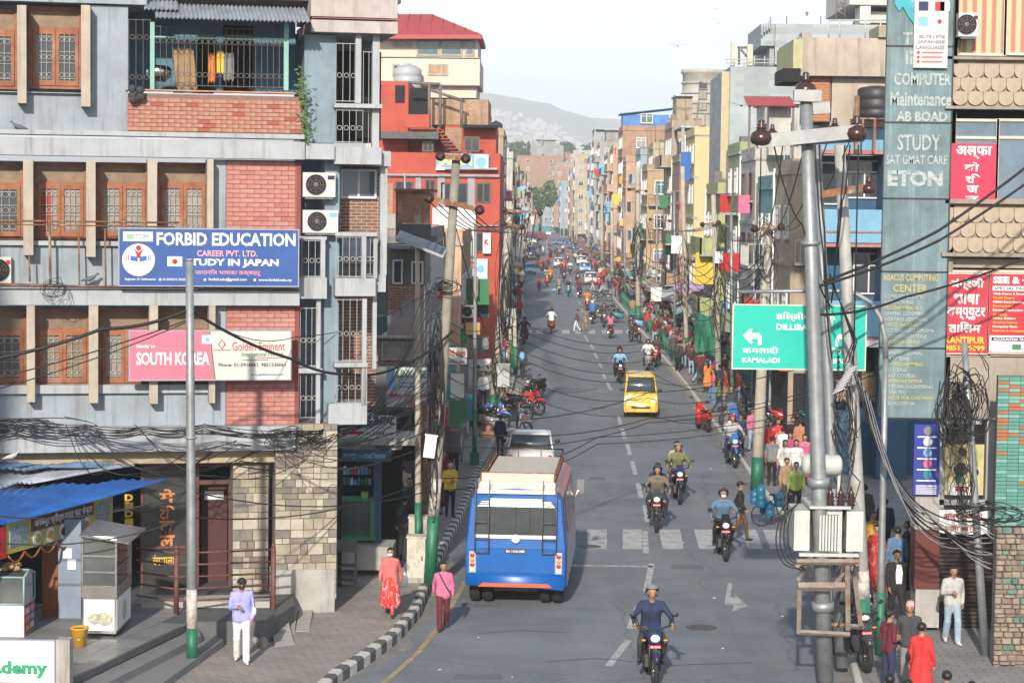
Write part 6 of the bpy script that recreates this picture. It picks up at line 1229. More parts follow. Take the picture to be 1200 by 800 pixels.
yh = house('tall plain yellow building with a blank wall facing the camera', 'R', P(812,300,151).x, 2.3, 151, 9, 14.9, 'white', style='w', balcony=0, roof='none', name='yellow_building')
for o in kids(yh):
 if o.name.split('.')[0] in ('wall','parapet'): o.data.materials[0] = M('wall_yellow_pale', (.56,.46,.25), .85, var=.08, scale=.5, streak=.15)
m = MB(); a = P(812,283,151); b_ = P(848,303,151); m.box(a.x-.02,b_.x,150.97,151,b_.z,a.z); pr(m.build('olive_band', M('wall_olive',(.30,.29,.15)), yh), yh)
def hr(xl, ytop, Y, W, D, col, label, **kw):
 p = P(xl, ytop, Y); return house(label, 'R', p.x, W, Y, D, p.z, col, **kw)
def hl(xr, ytop, Y, W, D, col, label, **kw):
 p = P(xr, ytop, Y); return house(label, 'L', p.x, W, Y, D, p.z, col, **kw)
for a in ((929,186,86,6,6,'tan','brownish house with balconies behind the steel poles',dict(front=2,style='w',brick=False)), (906,205,93,4,6,'teal','teal house with air conditioners between the white and the red brown house',dict(front=1,balcony=.7)),
          (886,172,101,3,7,'white','narrow white house with blank side wall right of the green house',dict(front=0,style='b',roof='both')), (868,166,109,4,7,'green','pale green house with bay windows below the grey block',dict(front=1,balcony=.5,roof='tank')),
          (842,214,118,2.2,8,'lime','low lime green house with a red canopy',dict(front=1,balcony=1,roof='none')), (856,222,134,3,10,'blue','low house with bright blue sheets behind the steel lamp post',dict(front=1,roof='none')),
          (797,180,166,4,9,'orange','orange brick house left of the tall yellow building',dict(brick=True,balcony=.6,style='b',roof='pillars')), (788,141,177,2.4,9,'tan','tall narrow tan house with brick balconies left of the orange house',dict(balcony=.8,front=1,roof='hut')),
          (759,192,196,5,10,'ochre','ochre plastered house with arched windows and a brick attic',dict(front=2,balcony=.4,roof='none')), (766,167,208,6,8,'cream','cream blank wall rising behind the ochre house',dict(roof='tank')), (751,174,220,4,9,'sky','sky blue narrow house with blue balconies',dict(balcony=1,front=1)),
          (730,147,262,9,12,'orange','brick house topped with blue tarpaulin sheds',dict(brick=True,front=2,style='w',roof='none')), (734,183,240,3.5,9,'peach','peach house with white window bays under the tarpaulin shed',dict(front=1,style='b',balcony=.4,roof='none')),
          (719,170,295,5,12,'peach','peach and brick house with dark balconies farther along the right',dict(balcony=1,front=1)), (712,178,335,4,14,'orange','orange house with narrow balconies in the distance on the right',dict(brick=True,balcony=1,front=1)),
          (703,166,370,6,14,'grey','grey house with blue tarpaulin on the terrace in the distance',dict(balcony=.6,front=2,roof='both')), (696,164,410,7,15,'grey','tall pale grey house with roof frame in the distance',dict(front=2,roof='pillars')),
          (691,183,460,2.5,16,'blue','thin bright blue house wall in the distance',dict(front=0,roof='none')), (674,188,520,9,18,'cream','cream grey house with four white windows a storey',dict(front=3,balcony=.3,roof='tank')),
          (668,200,580,6,20,'orange','small orange brick house below the far trees',dict(brick=True,front=1)), (657,212,640,9,22,'sky','light blue house end at the far bend of the street',dict(front=2)), (649,196,700,12,26,'orange','brown brick house with a white band at the far bend',dict(brick=True,front=3,roof='tank')),
          (722,196,315,3,9,'white','white sliver of house between the peach ones',dict(front=1,roof='none')), (742,150,430,14,14,'white','white tower with a steep grey roof far behind the tarpaulin house',dict(front=3,roof='hut',name='distant_tower'))):
 hr(*a[:7], **a[7])
# tarpaulin sheds on the brick house
ta = thing('tarpaulin_shed', 'blue tarpaulin roof shed on top of the brick house', 'shed', P(730,147,262)); a = P(728,131,262); b_ = P(782,147.5,262); m = MB(); m.box(0,b_.x-a.x,.2,6,0,a.z-b_.z-.3); m.build('wall', M('tarp_blue_far',(.06,.19,.48),.6,var=.3,scale=.8), ta)
m = MB(); m.add([(-.4,-.3,a.z-b_.z-.3),(b_.x-a.x+.6,-.3,a.z-b_.z+.5),(b_.x-a.x+.6,6,a.z-b_.z+.5),(-.4,6,a.z-b_.z-.3),(-.4,-.3,a.z-b_.z-.2),(b_.x-a.x+.6,-.3,a.z-b_.z+.6),(b_.x-a.x+.6,6,a.z-b_.z+.6),(-.4,6,a.z-b_.z-.2)], [(0,3,2,1),(4,5,6,7),(0,1,5,4),(1,2,6,5),(2,3,7,6),(3,0,4,7)]); m.build('roof', M('tarp_blue_far'), ta)
put_window(ta, (2.9,.15,.3), 0, 1.5, 1.2, 'w')
bt = thing('round_tower', 'pale round apartment tower with a blue lean to behind the yellow building', 'building', P(808,120,235)); q = P(822,85,235); m = MB(); m.lathe((1.7,3,-14), [(2.3,0),(2.3,14),(2.4,14.2),(2.3,14.4),(2.3,17.2),(2.5,17.3),(2.5,17.7)], 20); m.build('wall', wallmat('cream2',(.45,.43,.38)), bt)
for z in (-1.2,-.1,1.0,2.1): m = MB(); m.lathe((1.7,3,z), [(2.42,0),(2.46,.12),(2.42,.25)], 20); m.build('floor_band', CONC, bt)
for z in (-.8,.4,1.5): put_window(bt, (1.5,.62,z), 0, .9, .8, 'b')
m = MB(); m.add([(2.6,0,-8),(6.2,0,-8),(6.2,0,3.6),(2.6,0,.4),(2.6,5,-8),(6.2,5,-8),(6.2,5,3.6),(2.6,5,.4)], [(0,1,2,3),(4,7,6,5),(0,4,5,1),(1,5,6,2),(2,6,7,3),(3,7,4,0)]); m.build('blue_lean_to', M('hw_sky2',(.28,.42,.58),.8), bt)
# ------------------------------------------------------------------ left row
h1 = hl(470,285,63,6,12,'darkgrey','dark grey two storey house behind the medical shop with a rusty balcony box',name='old_house',fcols=[-.9,-2.3],front=2,style='s',roof='none')
h2 = hl(500,268,77,5,14,'mauve','brown brick old house with a white framed window behind the thin lamp post',name='old_house',brick=True,front=2,style='w',roof='none')
h3 = hl(541,272,98,4,14,'peach','orange plastered low house below the red building',front=1,style='w',roof='none')
# red building
FRD = Frame((P(455,400,120).x, 120, 0)); RD = FRD.thing('red_building', 'vermilion red building with grey bands, banners and a rooftop terrace', 'building'); REDW = M('wall_vermilion', (.40,.07,.045), .8, var=.14, scale=.8, streak=.25, dirt=(.25,.03,.02))
def rd(name, boxes, mat, parent=RD, **kw): return bb(name, boxes, mat, parent, FRD, **kw)
rd('wall', [(430,178,583,460,0,12),(520,147,581,180,1.5,9),(440,95,478,180,1.6,8),(478,147,520,180,2.2,8)], REDW); rd('grey_band', [(430,203,585,207.5,-.25,.0),(430,262,584,265,-.2,.0),(430,206,585,209,-.1,0)], M('band_grey',(.30,.28,.30)))
rd('column', [(513,208,521,262,-.06,0),(548,208,556,262,-.06,0),(548,265,556,340,-.06,0),(487,208,493,262,-.06,0)], M('band_grey'))
for x0,y0,x1,y1 in ((463,212,484,233),(498,210,510,236),(517,214,548,239),(558,214,575,238),(517,272,546,296),(558,272,574,296),(544,160,562,178),(495,164,508,178)): simple_window(FRD, RD, x0,y0,x1,y1,-.02,plain('brown_frame'),2,ft=.08)
rd('awning_slab', [(543,146,583,150,.2,2)], DARK); rd('upper_brick', [(505,116,572,147,1.7,9)], wallmat('b_upper',(.40,.22,.11),True)); rd('brick_grille', [(475,134,503,150,.2,.6)], REDW)
m = MB()
for pts in ([(478,97),(516,99)],[(516,99),(516,150)],[(503,97),(503,150)],[(503,105),(545,119)],[(541,118),(541,150)],[(505,149),(531,181)],[(513,149),(539,181)]): gl(m, pts, .09, .3, FRD)
m.build('terrace_frame', GRD, RD, kind='stuff')
for k in range(8): m = MB(); FRD.box(m, 506+k*3.2,151+k*3.8,517+k*3.2,152+k*3.8, .0,.6); m.build('stair_tread', REDW, RD)
JB = plain('sign_cyan_pale',(.12,.32,.52))
t, w, h, T, B = board(FRD, 'banner', 'pale blue banner reading JAPAN on the red building parapet', 511,180,573,200,-.3,.05, JB); T('JAPAN', .02,.2,.68,.85, plain('letter_lemon',(.62,.60,.25)), .05); B(.72,.05,.98,.95,WT); disc(t,w,h,.85,.5,.30,paint('sky'),-.012); B(0,.82,.7,1,WT)
t, w, h, T, B = board(FRD, 'billboard', 'blank white billboard on the red building behind the leaning pole', 507,243,557,300,-.4,.08, WT); B(.02,.75,.25,.84,paint('maroon'))
t, w, h, T, B = board(FRD, 'signboard', 'white and red signboard reading IELTS low on the red building', 540,303,571,333,-.3,.06, WT); T('IELTS', -.0,.08,.55,.38, REDL,.04); disc(t,w,h,.75,.4,.22,paint('sky')); 
t, w, h, T, B = board(FRD, 'signboard', 'narrow upright poster of red and blue beside the left red window', 541,274,549,300,-.35,.05, paint('navy')); disc(t,w,h,.5,.3,.14,REDL)
t, w, h, T, B = board(FRD, 'signboard', 'narrow white sign with red letters beside the right red window', 566,273,575,297,-.35,.05, WT); T('K',.2,.3,.8,.6,REDL,.05)
m = MB(); a = FRD.q(546,160,1.3); 
for k, mt in ((0,REDL),(1,WT),(2,paint('blue'))): m = MB(); x = FRD.q(547+k*3,162,1.2); m.box(x[0],x[0]+.12,1.2,1.25,x[1]-.8-.2*k,x[1]); o = m.build('prayer_flag', mt, None); o.matrix_world = FRD.mat; tag(o, ('red','white','blue')[k]+' cloth hanging before the terrace window of the red building', 'flag')
rd('inner_doorway', [(481,103,502,137,2.1,2.28),(463,100,474,120,1.5,1.66)], DARK); rd('terrace_slab', [(444,154,514,163,-.6,2)], CONCD); rd('brick_infill', [(522,150,541,178,1.4,1.6),(440,215,460,258,-.05,.05)], wallmat('b_upper',(.40,.22,.11),True)); rd('balcony_slab', [(521,196,583,199,-.5,0)], CONC)
# cream house with red hipped roof
FC = Frame((P(455,400,140).x, 140, 0)); CB = FC.thing('cream_building', 'tall cream building with a glazed top floor under a red hipped roof', 'building'); CRW = M('wall_cream_pale',(.56,.50,.42),.85,var=.08,scale=.5)
def cbx(name, boxes, mat, **kw): return bb(name, boxes, mat, CB, FC, **kw)
cbx('wall', [(430,68,562,100,-.3,9),(430,100,558,115,.2,9),(430,115,556,300,.6,9),(430,42,560,68,.3,8)], CRW); cbx('floor_band', [(430,66,563,68.5,-.4,0),(430,99,563,101,-.35,0)], M('band_tan',(.36,.30,.25)))
for x0,y0,x1,y1,n,pn in ((488,42,515,66,1,glass('pane_teal')),(516,42,542,66,1,glass('pane_teal')),(545,42,556,66,1,glass('pane_blue')),(460,46,482,56,3,None),(502,75,525,89,3,M('curtain_orange',(.42,.24,.12))),(460,75,468,90,1,None)): simple_window(FC, CB, x0,y0,x1,y1,.25 if y0 < 60 else -.33,CONC,n,pane=pn or DGL,ft=.12)
a = FC.q(440,41,-1); b_ = FC.q(565,41,-1); r1 = FC.q(440,16,3); r2 = FC.q(506,16,3); m = MB(); m.add([(a[0],-1,a[1]),(b_[0],-1,b_[1]),(b_[0],8.5,b_[1]),(a[0],8.5,a[1]),(a[0],3.5,r1[1]),(r2[0],3.5,r2[1]),(a[0],-1,a[1]-.25),(b_[0],-1,b_[1]-.25),(b_[0],8.5,b_[1]-.25),(a[0],8.5,a[1]-.25)], [(0,1,5,4),(1,2,5),(2,3,4,5),(3,0,4),(6,7,1,0),(7,8,2,1),(6,9,8,7)])
rf = m.build('roof', M('roof_red',(.36,.055,.055),.6,var=.12,scale=1), CB); m = MB()
for k in range(9): x = a[0]+(b_[0]-a[0])*k/9+.4; zt = r1[1] if x < r2[0] else r1[1]-(r1[1]-b_[1])*(x-r2[0])/(b_[0]-r2[0]); yt = 3.5 if x < r2[0] else 3.5-(4.5)*(x-r2[0])/(b_[0]-r2[0]); m.tube([(x,-1,a[1]+.03),(x,yt,zt+.03)], .05, 4)
m.build('roof_rib', M('roof_red'), rf, kind='stuff')
q = FC.q(478,95,-.8); tank_on(CB, q[0], -1.2, q[1]-.6, TG, .9, 1.6); 
for a in ((590,150,165,4,10,'tan','narrow house end right of the red building with a plant terrace',dict(balcony=.6,roof='tank',front=1)), (601,178,190,3,9,'white','white house strip with small windows right of the red building',dict(front=1,style='b',roof='none')),
          (604,195,215,2,10,'ochre','yellow house strip with balconies behind the white one',dict(balcony=1,roof='none')), (607,190,250,2,12,'green','green sheeted house strip on the left of the far street',dict(balcony=.5,roof='none')), (611,205,300,3,14,'grey','grey house strip far along the left',dict(balcony=1,front=1)),
          (616,200,370,4,18,'orange','brick house far along the left',dict(brick=True,front=1,balcony=1)), (620,214,450,6,24,'white','whitish house far along the left before the tree',dict(front=2)), (624,226,540,7,30,'grey','low grey house by the far tree',dict(front=2))): hl(*a[:7], **a[7])
# far end of the street: blocks across the bend
for a in ((606,182,760,16,20,'orange','brown brick block at the end of the street on the left',dict(brick=True,front=2)), (622,170,780,12,20,'grey','grey tower with two bent masts at the end of the street',dict(front=2,roof='both',name='distant_tower')), (640,178,800,9,20,'orange','brick block with a blue roof at the end of the street',dict(brick=True,front=2)),
          (651,190,740,8,20,'tan','tan terrace house left of the far light blue shop',dict(front=3)), (660,180,860,14,20,'cream','cream house among the far trees',dict(front=2)), (672,176,900,12,20,'white','small white house among the far trees',dict(front=2)), (632,228,720,10,14,'sky','sky blue shop block closing the street',dict(front=2,roof='none'))): hr(*a[:7], **a[7])
m = MB(); q = P(622,175,781)
for x0, x1 in ((623,627),(637,633)): m.tube([P(x0,158,785), P((x0*.8+x1*.2),163,785), P((x0+x1)/2,168,785), P(x1,172,785)], .25, 5)
tag(m.build('roof_mast', CONC, None), 'two bent grey masts on the far tower roof', 'mast')
# trees
LEAF = [M('leaf_light',(.10,.19,.045),.7,var=.3,scale=3), M('leaf_dark',(.035,.085,.025),.8,var=.3,scale=3)]
def tree(label, c, r, h, n=900, ls=.5, zt=0, mats=LEAF, group=None):
 t = thing('tree' if r > 2 else 'bush', label, 'tree', (c[0], c[1], zt), 0, group); m = MB(); m.tube([(0,0,0),(.1*r,0,h*.35),(0,.1*r,h*.6)], [r*.09,r*.07,r*.04], 8)
 for k in range(7): a = k*2.4; m.tube([(0,0,h*(.35+.03*k)),(math.cos(a)*r*.35,math.sin(a)*r*.35,h*.6),(math.cos(a)*r*.7,math.sin(a)*r*.7,h*(.7+.02*k))], [r*.04,r*.025,r*.01], 5)
 m.build('trunk', plain('bark',(.12,.09,.06),.9), t); rnd = random.Random(int(c[0]*7+c[1])); cl = [(rnd.uniform(-.65,.65)*r, rnd.uniform(-.65,.65)*r, h*rnd.uniform(.5,.95), rnd.uniform(.28,.48)*r) for _ in range(11)]
 for li in (0,1):
  m = MB()
  for _ in range(n//2):
   cx, cy, cz, cr_ = rnd.choice(cl); v = Vector((rnd.gauss(0,1),rnd.gauss(0,1),rnd.gauss(0,1))).normalized()*cr_*rnd.uniform(.6,1.05); p_ = Vector((cx,cy,cz))+v; s = ls*rnd.uniform(.5,1.2); u = Vector((rnd.gauss(0,1),rnd.gauss(0,1),rnd.gauss(0,1))).normalized(); w_ = u.orthogonal().normalized()
   m.add([p_-u*s, p_+w_*s*.5, p_+u*s, p_-w_*s*.5], [(0,1,2,3)])
  m.build('crown', mats[li], t, False, kind='stuff')
 return t
q = P(632,262,560); tree('bright green street tree in front of the far brown block', (q.x, 560), 4.6, 15.5, 1500, .6)
for k, (x, y, Y) in enumerate(((652,170,980),(666,167,1000),(678,172,990),(690,176,950),(604,165,900))): q = P(x,y,Y); tree(('dark green tree left of the roofline gap','dark green tree in the middle of the far grove','dark green tree right of the far grove','dark green tree behind the tall pale grey house','dark tree behind the brown brick block')[k], (q.x, Y), 9, q.z, 700, 1.6, mats=[LEAF[1],LEAF[1]], group='far trees behind the street')
rc_ = thing('roof_canopy', 'small red corrugated canopy on dark posts before the grey block', 'canopy', P(880,125,99)); m = MB(); n = 24; rows = [[(2.2*i/n-.2, y, z+.03*(i%2)) for i in range(n+1)] for y, z in ((-.6,0),(1.6,.55))]; m.rings(rows, 0, False, False); m.rings([[(x,y,z-.03) for x,y,z in r] for r in rows], 0, False, False); m.build('roof_sheet', M('roof_red'), rc_)
for x in (-.1,1.9): m = MB(); m.box(x-.05,x+.05,-.5,-.4,-2.2,0); m.build('post', GRD, rc_)
m = MB(); m.box(.9,1.9,.4,1.4,-2.2,.1); m.build('white_wall', wallmat('white', WC['white']), rc_)
# ------------------------------------------------------------------ vehicles
bus = make_bus(); q = G(602,704); bus.location = (q.x+.20, q.y+2.35, 0); bus.rotation_euler = (0,0,PI-R(3))
vanp = make_car('van','yellow'); q = G(752,489); vanp.location = (q.x, q.y+1.4, 0); vanp.rotation_euler = (0,0,R(-2)); tag(vanp, 'bright yellow taxi microvan driving towards the camera', 'van')
d_ = plain('dash_print', (.35,.10,.10)); 
car0 = make_car('hatchback','white'); q = G(622,556); car0.location = (q.x-9, q.y+60, 0); car0.rotation_euler = (0,0,PI); tag(car0, 'white hatchback parked off the road behind the left row', 'car')
sedan0 = make_car('sedan','white'); sedan0.name = 'car'; 
CW = bpy.data.materials['paint_car_white']
def cars(lst):
 for i, (x, y, st, c, rz, lab) in enumerate(lst):
  q = G(x, y); src = dict(h=car0, s=sedan0, v=vanp)[st]; rec = {'paint_car_white': paint('car_'+c, CL.get(c)), 'paint_car_yellow': paint('car_'+c, CL.get(c))}
  if i == 0 and False: pass
  copy_tree(src, (q.x, q.y+1.8, 0), rz, lab, 'cars far along the street', recol=rec)
cars([(655,314,'h','white',0,'white car coming towards the camera in the middle of the far road'),(621,322,'h','sky',0,'pale blue car parked at the left kerb, nearest of the far row'),(624,313,'s','cream',PI,'cream car parked behind the pale blue one on the left'),(622,305,'h','navy',PI,'navy car parked in the left row'),(623,298,'s','blue',PI,'blue car parked in the left row farther on'),(624,292,'h','charcoal',PI,'charcoal car parked near the end of the left row'),
      (625,286,'h','white',PI,'white car parked below the red awning on the left'),(626,281,'s','red',PI,'dark red car roof by the red awning'),(693,334,'s','white',0,'large white car on the right side of the far road'),(686,320,'h','sky',0,'pale blue car second in the right queue'),(682,311,'s','white',0,'white saloon third in the right queue'),(677,303,'h','grey',0,'grey car in the right queue'),(673,297,'s','navy',0,'navy saloon in the right queue'),
      (668,291,'h','blue',0,'blue car in the right queue'),(661,288,'v','blue',0,'blue van in the far queue'),(652,287,'s','denim',0,'slate blue car in the far middle lane'),(643,276,'v','white',0,'white van far off in the middle'),(637,271,'v','sky',0,'pale bus shaped van at the far end of the road'),(648,274,'h','teal',0,'teal car far off on the right lane'),(639,281,'h','grey',PI,'grey car far off in the left lane')])
bpy.data.objects.remove(sedan0) if False else None
q = G(621,562); sedan0.location = (q.x, q.y+2.2, 0); sedan0.rotation_euler = (0,0,PI); tag(sedan0, 'white car just ahead of the blue minibus, seen from behind', 'car')
q = G(690,303); car0.location = (q.x-.8, q.y+9, 0); car0.rotation_euler = (0,0,0); tag(car0, 'white hatchback tucked behind the pale blue car in the right queue', 'car', 'cars far along the street')
# ------------------------------------------------------------------ motorcycles and riders
mc = make_bike('motorcycle'); sc_ = make_bike('scooter'); _first = {'m': True, 's': True}
HMAT = {c: paint('helmet_'+c, CL[c]) for c in ('black','grey','white','red','blue','charcoal')}
def deep(o):
 out = []
 for c in kids(o): out += [c]+deep(c)
 return out
def bike(x, y, kind, col, face, lab, rider=None, pillion=None, z=0., hi=True, lean=0., sc=1.10):
 """rider: (description, top, low, wear, head, helmet colour, extras)"""
 q = G(x, y, z); src = mc if kind == 'm' else sc_; fw = Vector((math.sin(face), -math.cos(face), 0)); p = q - fw*(.9 if abs(face) < 1.6 else -.9)*1.0 if abs(face) < 1.6 or abs(abs(face)-PI) < 1.2 else q
 rec = {'paint_bike': paint('bike_'+col, CL.get(col))}; nm = 'motorcycle' if kind == 'm' else 'scooter'
 if _first[kind]:
  _first[kind] = False; b = src; b.location = p; b.scale = (sc,)*3; b.rotation_euler = (0,lean,face); tag(b, lab, nm, 'motorcycles and scooters in the street')
  for c in deep(b):
   for s_ in c.material_slots:
    if s_.material and s_.material.name in rec: n_ = s_.material.name; s_.link = 'OBJECT'; s_.material = rec[n_]
 else:
  b = copy_tree(src, p, face, lab, 'motorcycles and scooters in the street', recol=rec); b.rotation_euler = (0,lean,face); b.scale = (sc,)*3
  # a copy of a recoloured slot keeps the name test working through the mesh's own material
  for c in deep(b):
   if c.data is not None and len(c.data.materials):
    for i, s_ in enumerate(c.material_slots):
     if i < len(c.data.materials) and c.data.materials[i] and c.data.materials[i].name in rec: n_ = c.data.materials[i].name; s_.link = 'OBJECT'; s_.material = rec[n_]
 if rider:
  d, top, low, wear, head, hc, ex = rider
  person(d, (p.x, p.y, z), face, 'ride', wear, top, low, head=head, head_mat=HMAT.get(hc), extras=ex, hi=hi, group=None, h=1.65*sc)
 if pillion:
  d, top, low, wear, head, hc, ex = pillion; o = -fw*.33
  person(d, (p.x+o.x, p.y+o.y, z+.02), face, 'pillion', wear, top, low, head=head, head_mat=HMAT.get(hc), extras=ex, hi=hi, h=1.65*sc)
bike(768,808,'m','navy',R(3),'dark motorcycle with blue fairing nearest the camera',('rider in navy vest with grey sleeves and a silver grey helmet, nearest the camera','navy','charcoal','jacket','helmet','grey',()),sc=1.12)
bike(851,659,'m','black',R(2),'black motorcycle on the zebra crossing',('rider with a white face mask and brown fronted navy jacket on the zebra crossing','denim','black','jacket','helmet','charcoal',('mask',)))
bike(769,625,'m','charcoal',R(-4),'dark motorcycle just past the zebra crossing carrying two',('rider in brown jumper with a dark helmet carrying a passenger','taupe','charcoal','jacket','helmet','charcoal',()),('passenger in navy top sitting behind the brown jumper rider','navy','navy','plain','hair',None,()))
bike(797,592,'m','navy',R(2),'dark blue motorcycle carrying two people beyond the zebra crossing',('rider in grey green shirt with a blue grey helmet','olive','navy','plain','helmet','grey',()),('long haired passenger in beige behind the grey green rider','beige','tan','plain','long',None,()))
bike(727,450,'m','black',R(1),'motorcycle beside the yellow microvan',('rider in pale blue grey jacket beside the yellow microvan','sky','black','jacket','helmet','black',()),('helmeted passenger in black beside the yellow microvan','black','black','plain','helmet','black',()))
bike(760,437,'s','grey',R(0),'scooter partly hidden behind the yellow microvan',('rider in white shirt riding just behind the yellow microvan','white','navy','plain','helmet','black',()))
bike(768,431,'m','red',R(-6),'motorcycle with red tank near the right kerb behind the microvan',('rider in dark jacket near the right kerb behind the microvan','charcoal','black','jacket','helmet','black',()))
bike(862,549,'m','blue',R(4),'blue motorcycle at the right kerb by the green pole base',('rider in silver grey jacket waiting at the right kerb','lightgrey','navy','jacket','helmet','red',()))
bike(853,524,'m','black',R(-12),'parked black motorcycle behind the waiting rider at the right kerb'); bike(856,512,'s','blue',R(170),'parked blue scooter with a blue cover at the right kerb')
bike(831,507,'s','red',PI+R(12),'parked red scooter with a red cloth over its seat'); bike(750,402,'m','maroon',R(20),'parked maroon and yellow motorcycle by the far zebra crossing')
bike(646,391,'s','red',PI,'red scooter ridden away from the camera in the left lane',('rider in white shirt and black helmet riding away in the left lane','white','charcoal','plain','helmet','black',()))
bike(613,404,'m','black',PI-R(4),'black motorcycle at the left kerb',('rider all in black at the left kerb seen from behind','black','black','jacket','helmet','black',()))
bike(688,364,'m','orange',0,'orange motorcycle past the far zebra crossing',('rider in orange shirt past the far zebra crossing','orange','tan','plain','helmet','charcoal',()),hi=False)
bike(694.5,380,'m','red',PI,'red motorcycle ridden away in the middle of the road',('rider in blue jacket riding away past two men crossing','blue','navy','jacket','helmet','white',()),hi=False)
bike(708,384,'m','brown',0,'brown motorcycle before the far zebra crossing',('rider in dark shirt before the far zebra crossing','charcoal','navy','plain','helmet','black',()),hi=False)
bike(715.5,397,'m','purple',PI,'dark purple motorcycle on the far zebra crossing',('rider in mauve top on the far zebra crossing','purple','denim','plain','helmet','grey',()),('passenger in pale pink on the far zebra crossing','pink','denim','plain','long',None,()),hi=False)
for k, (x, y, kd, c, f, rt, lb) in enumerate(((666,348,'s','teal',0,'black','teal scooter above the faded road line'),(679,349,'m','red',PI,'maroon','red motorcycle beside the teal scooter'),(702,338,'s','red',0,'red','red scooter in front of the white car'),(716,353,'m','charcoal',PI/2,'lightgrey','charcoal motorcycle turned across the right kerb'),
  (661,330,'m','black',0,'maroon','small black motorcycle in the middle of the far road'),(645,331,'m','orange',0,'orange','orange fronted motorcycle in the left lane far off'),(641,336,'s','red',0,'tan','red scooter left of the orange motorcycle'),(677,332,'m','navy',0,'brown','navy motorcycle ahead of the white car'),(655,345,'s','white',PI,'grey','white scooter in the middle far off'),
  (634,318,'m','red',0,'red','red motorcycle on the left far off'),(640,321,'m','brown',PI,'brown','brown motorcycle behind the middle white car'),(661,318,'s','red',0,'magenta','red scooter right of the middle white car'),(668,322,'m','black',0,'white','black motorcycle with rider in white far off'),(651,300,'m','black',0,'black','black motorcycle in the far middle lane'),
  (656,300,'m','grey',0,'denim','grey motorcycle in the far middle lane'),(644,296,'s','blue',PI,'navy','blue scooter in the far left lane'),(665,308,'m','red',0,'coral','red motorcycle beside the right queue'),(636,300,'s','white',PI,'white','white scooter passing the parked cars'),(630,310,'m','black',PI,'charcoal','black motorcycle passing the parked cars'),(652,288,'m','teal',0,'teal','teal motorcycle at the far end'),(660,297,'s','grey',0,'lightgrey','grey scooter at the far end'),(643,288,'m','brown',0,'tan','brown motorcycle at the far end'))):
 bike(x, y, kd, c, f, lb, ('rider in %s on the %s' % (rt, lb[:lb.find(' ',22)] if lb.find(' ',22)>0 else lb), rt, 'navy', 'plain', 'helmet', random.choice(('black','grey','white','red')), ()), hi=False)
pk = [(588,508,'m','black'),(594,503,'m','blue'),(590,498,'s','white'),(597,494,'m','charcoal'),(595,512,'s','grey'),(592,488,'m','red')]
for k, (x,y,kd,c) in enumerate(pk): bike(x, y, kd, c, PI/2*.8+k*.15, ('black motorcycle first in the parked row at the left kerb','blue motorcycle second in the parked row at the left kerb','white scooter in the parked row at the left kerb','charcoal motorcycle last but one in the left parked row','grey scooter nearest the camera in the left parked row','red motorcycle farthest in the left parked row')[k], z=0.0)
bike(612,470,'m','charcoal',R(-30),'black motorcycle lying askew by the rubble at the left kerb',lean=.2)
for k, (x,y,kd,c) in enumerate(((724,372,'m','black'),(731,378,'s','teal'),(738,384,'m','blue'),(744,388,'s','sky'))): bike(x, y, kd, c, PI/2+.2*k, ('black motorcycle first in the row by the green fence','teal scooter in the row by the green fence','blue motorcycle in the row by the green fence','sky blue scooter nearest in the row by the green fence')[k], hi=False)
cols = ['black','blue','charcoal','red','navy','grey','teal','white','black','maroon','blue','black']
for k in range(12):                 # the parked motorcycles on the right pavement under the direction sign
 x = 905+k*8.5; y = 500-(k%3)*14+k*1.5; bike(x, y, 'ms'[k%2], cols[k], PI/2+random.uniform(-.4,.4), '%s %s, %s from the left under the direction sign' % (cols[k], ('motorcycle','scooter')[k%2], ('first','second','third','fourth','fifth','sixth','seventh','eighth','ninth','tenth','eleventh','twelfth')[k]), z=ZR)
for k, (x,y) in enumerate(((1016,752),(1018,790))): bike(x, y, 'ms'[k%2], ('black','charcoal','navy')[k], .25*k, ('black motorcycle parked behind the steel poles at the lower right','charcoal scooter parked behind the steel poles at the lower right','navy motorcycle lowest behind the steel poles')[k], z=ZR)
# ------------------------------------------------------------------ people near the camera
def walker(x, y, z, h, label, face=0., **kw): q = G(x, y, z); return person(label, (q.x, q.y, z), face, h=h, **kw)
walker(283,776,ZS,1.68,'man in lavender shirt and white trousers with a black mask on the left pavement',R(8),pose='phone',wear='loose',top='lavender',low='white',shoe=SHOEW,head='cap',extras=('mask:black','bag:white'))
walker(457,722,ZS,1.52,'woman in coral jacket and red patterned skirt carrying a white bag',R(-6),pose='walk',wear='skirt',top='coral',low=CLOTH_RED_FLORAL,head='hair',extras=('mask',))
q = G(472,708,ZS); m = MB(); m.rings([[(.10*k*math.cos(a), .05*k*math.sin(a), z) for a in [2*PI*i/10 for i in range(10)]] for z, k in ((.36,.9),(.45,1.2),(.6,1.1),(.72,.5),(.80,.2))], 0, True, True, True); o = m.build('plastic_bag', WT, None); o.location = (q.x, q.y-.1, ZS+.05); tag(o, 'white plastic bag in the hand of the woman in the coral jacket', 'bag')
walker(519,738,0,1.50,'woman in pink top and maroon trousers walking in the road by the kerb',R(5),pose='walk_other',wear='loose',top='pink',low='maroon',head='hair',extras=())
m = MB(); q = G(519,738,0); m.tube([(q.x-.10,q.y+.02,1.28),(q.x-.06,q.y-.13,1.22),(q.x+.06,q.y-.16,1.0),(q.x+.16,q.y-.05,.82)], .014, 5); tag(m.build('bag_strap', BLK, None), 'black shoulder strap across the pink top', 'strap')
walker(604,0,0,1.0,'x') if False else None
walker(450,636,ZS,1.68,'man in pale blue shirt with a black backpack by the shop counter',R(60),wear='plain',pose='stand_arms',top='lightdenim',low='charcoal',extras=('pack:black',),skin=SKIN2)
walker(474,656,ZS,1.66,'man in black jacket seen from behind beside the pale cabinet',PI-R(20),wear='jacket',top='black',low='black',extras=('pack:charcoal',))
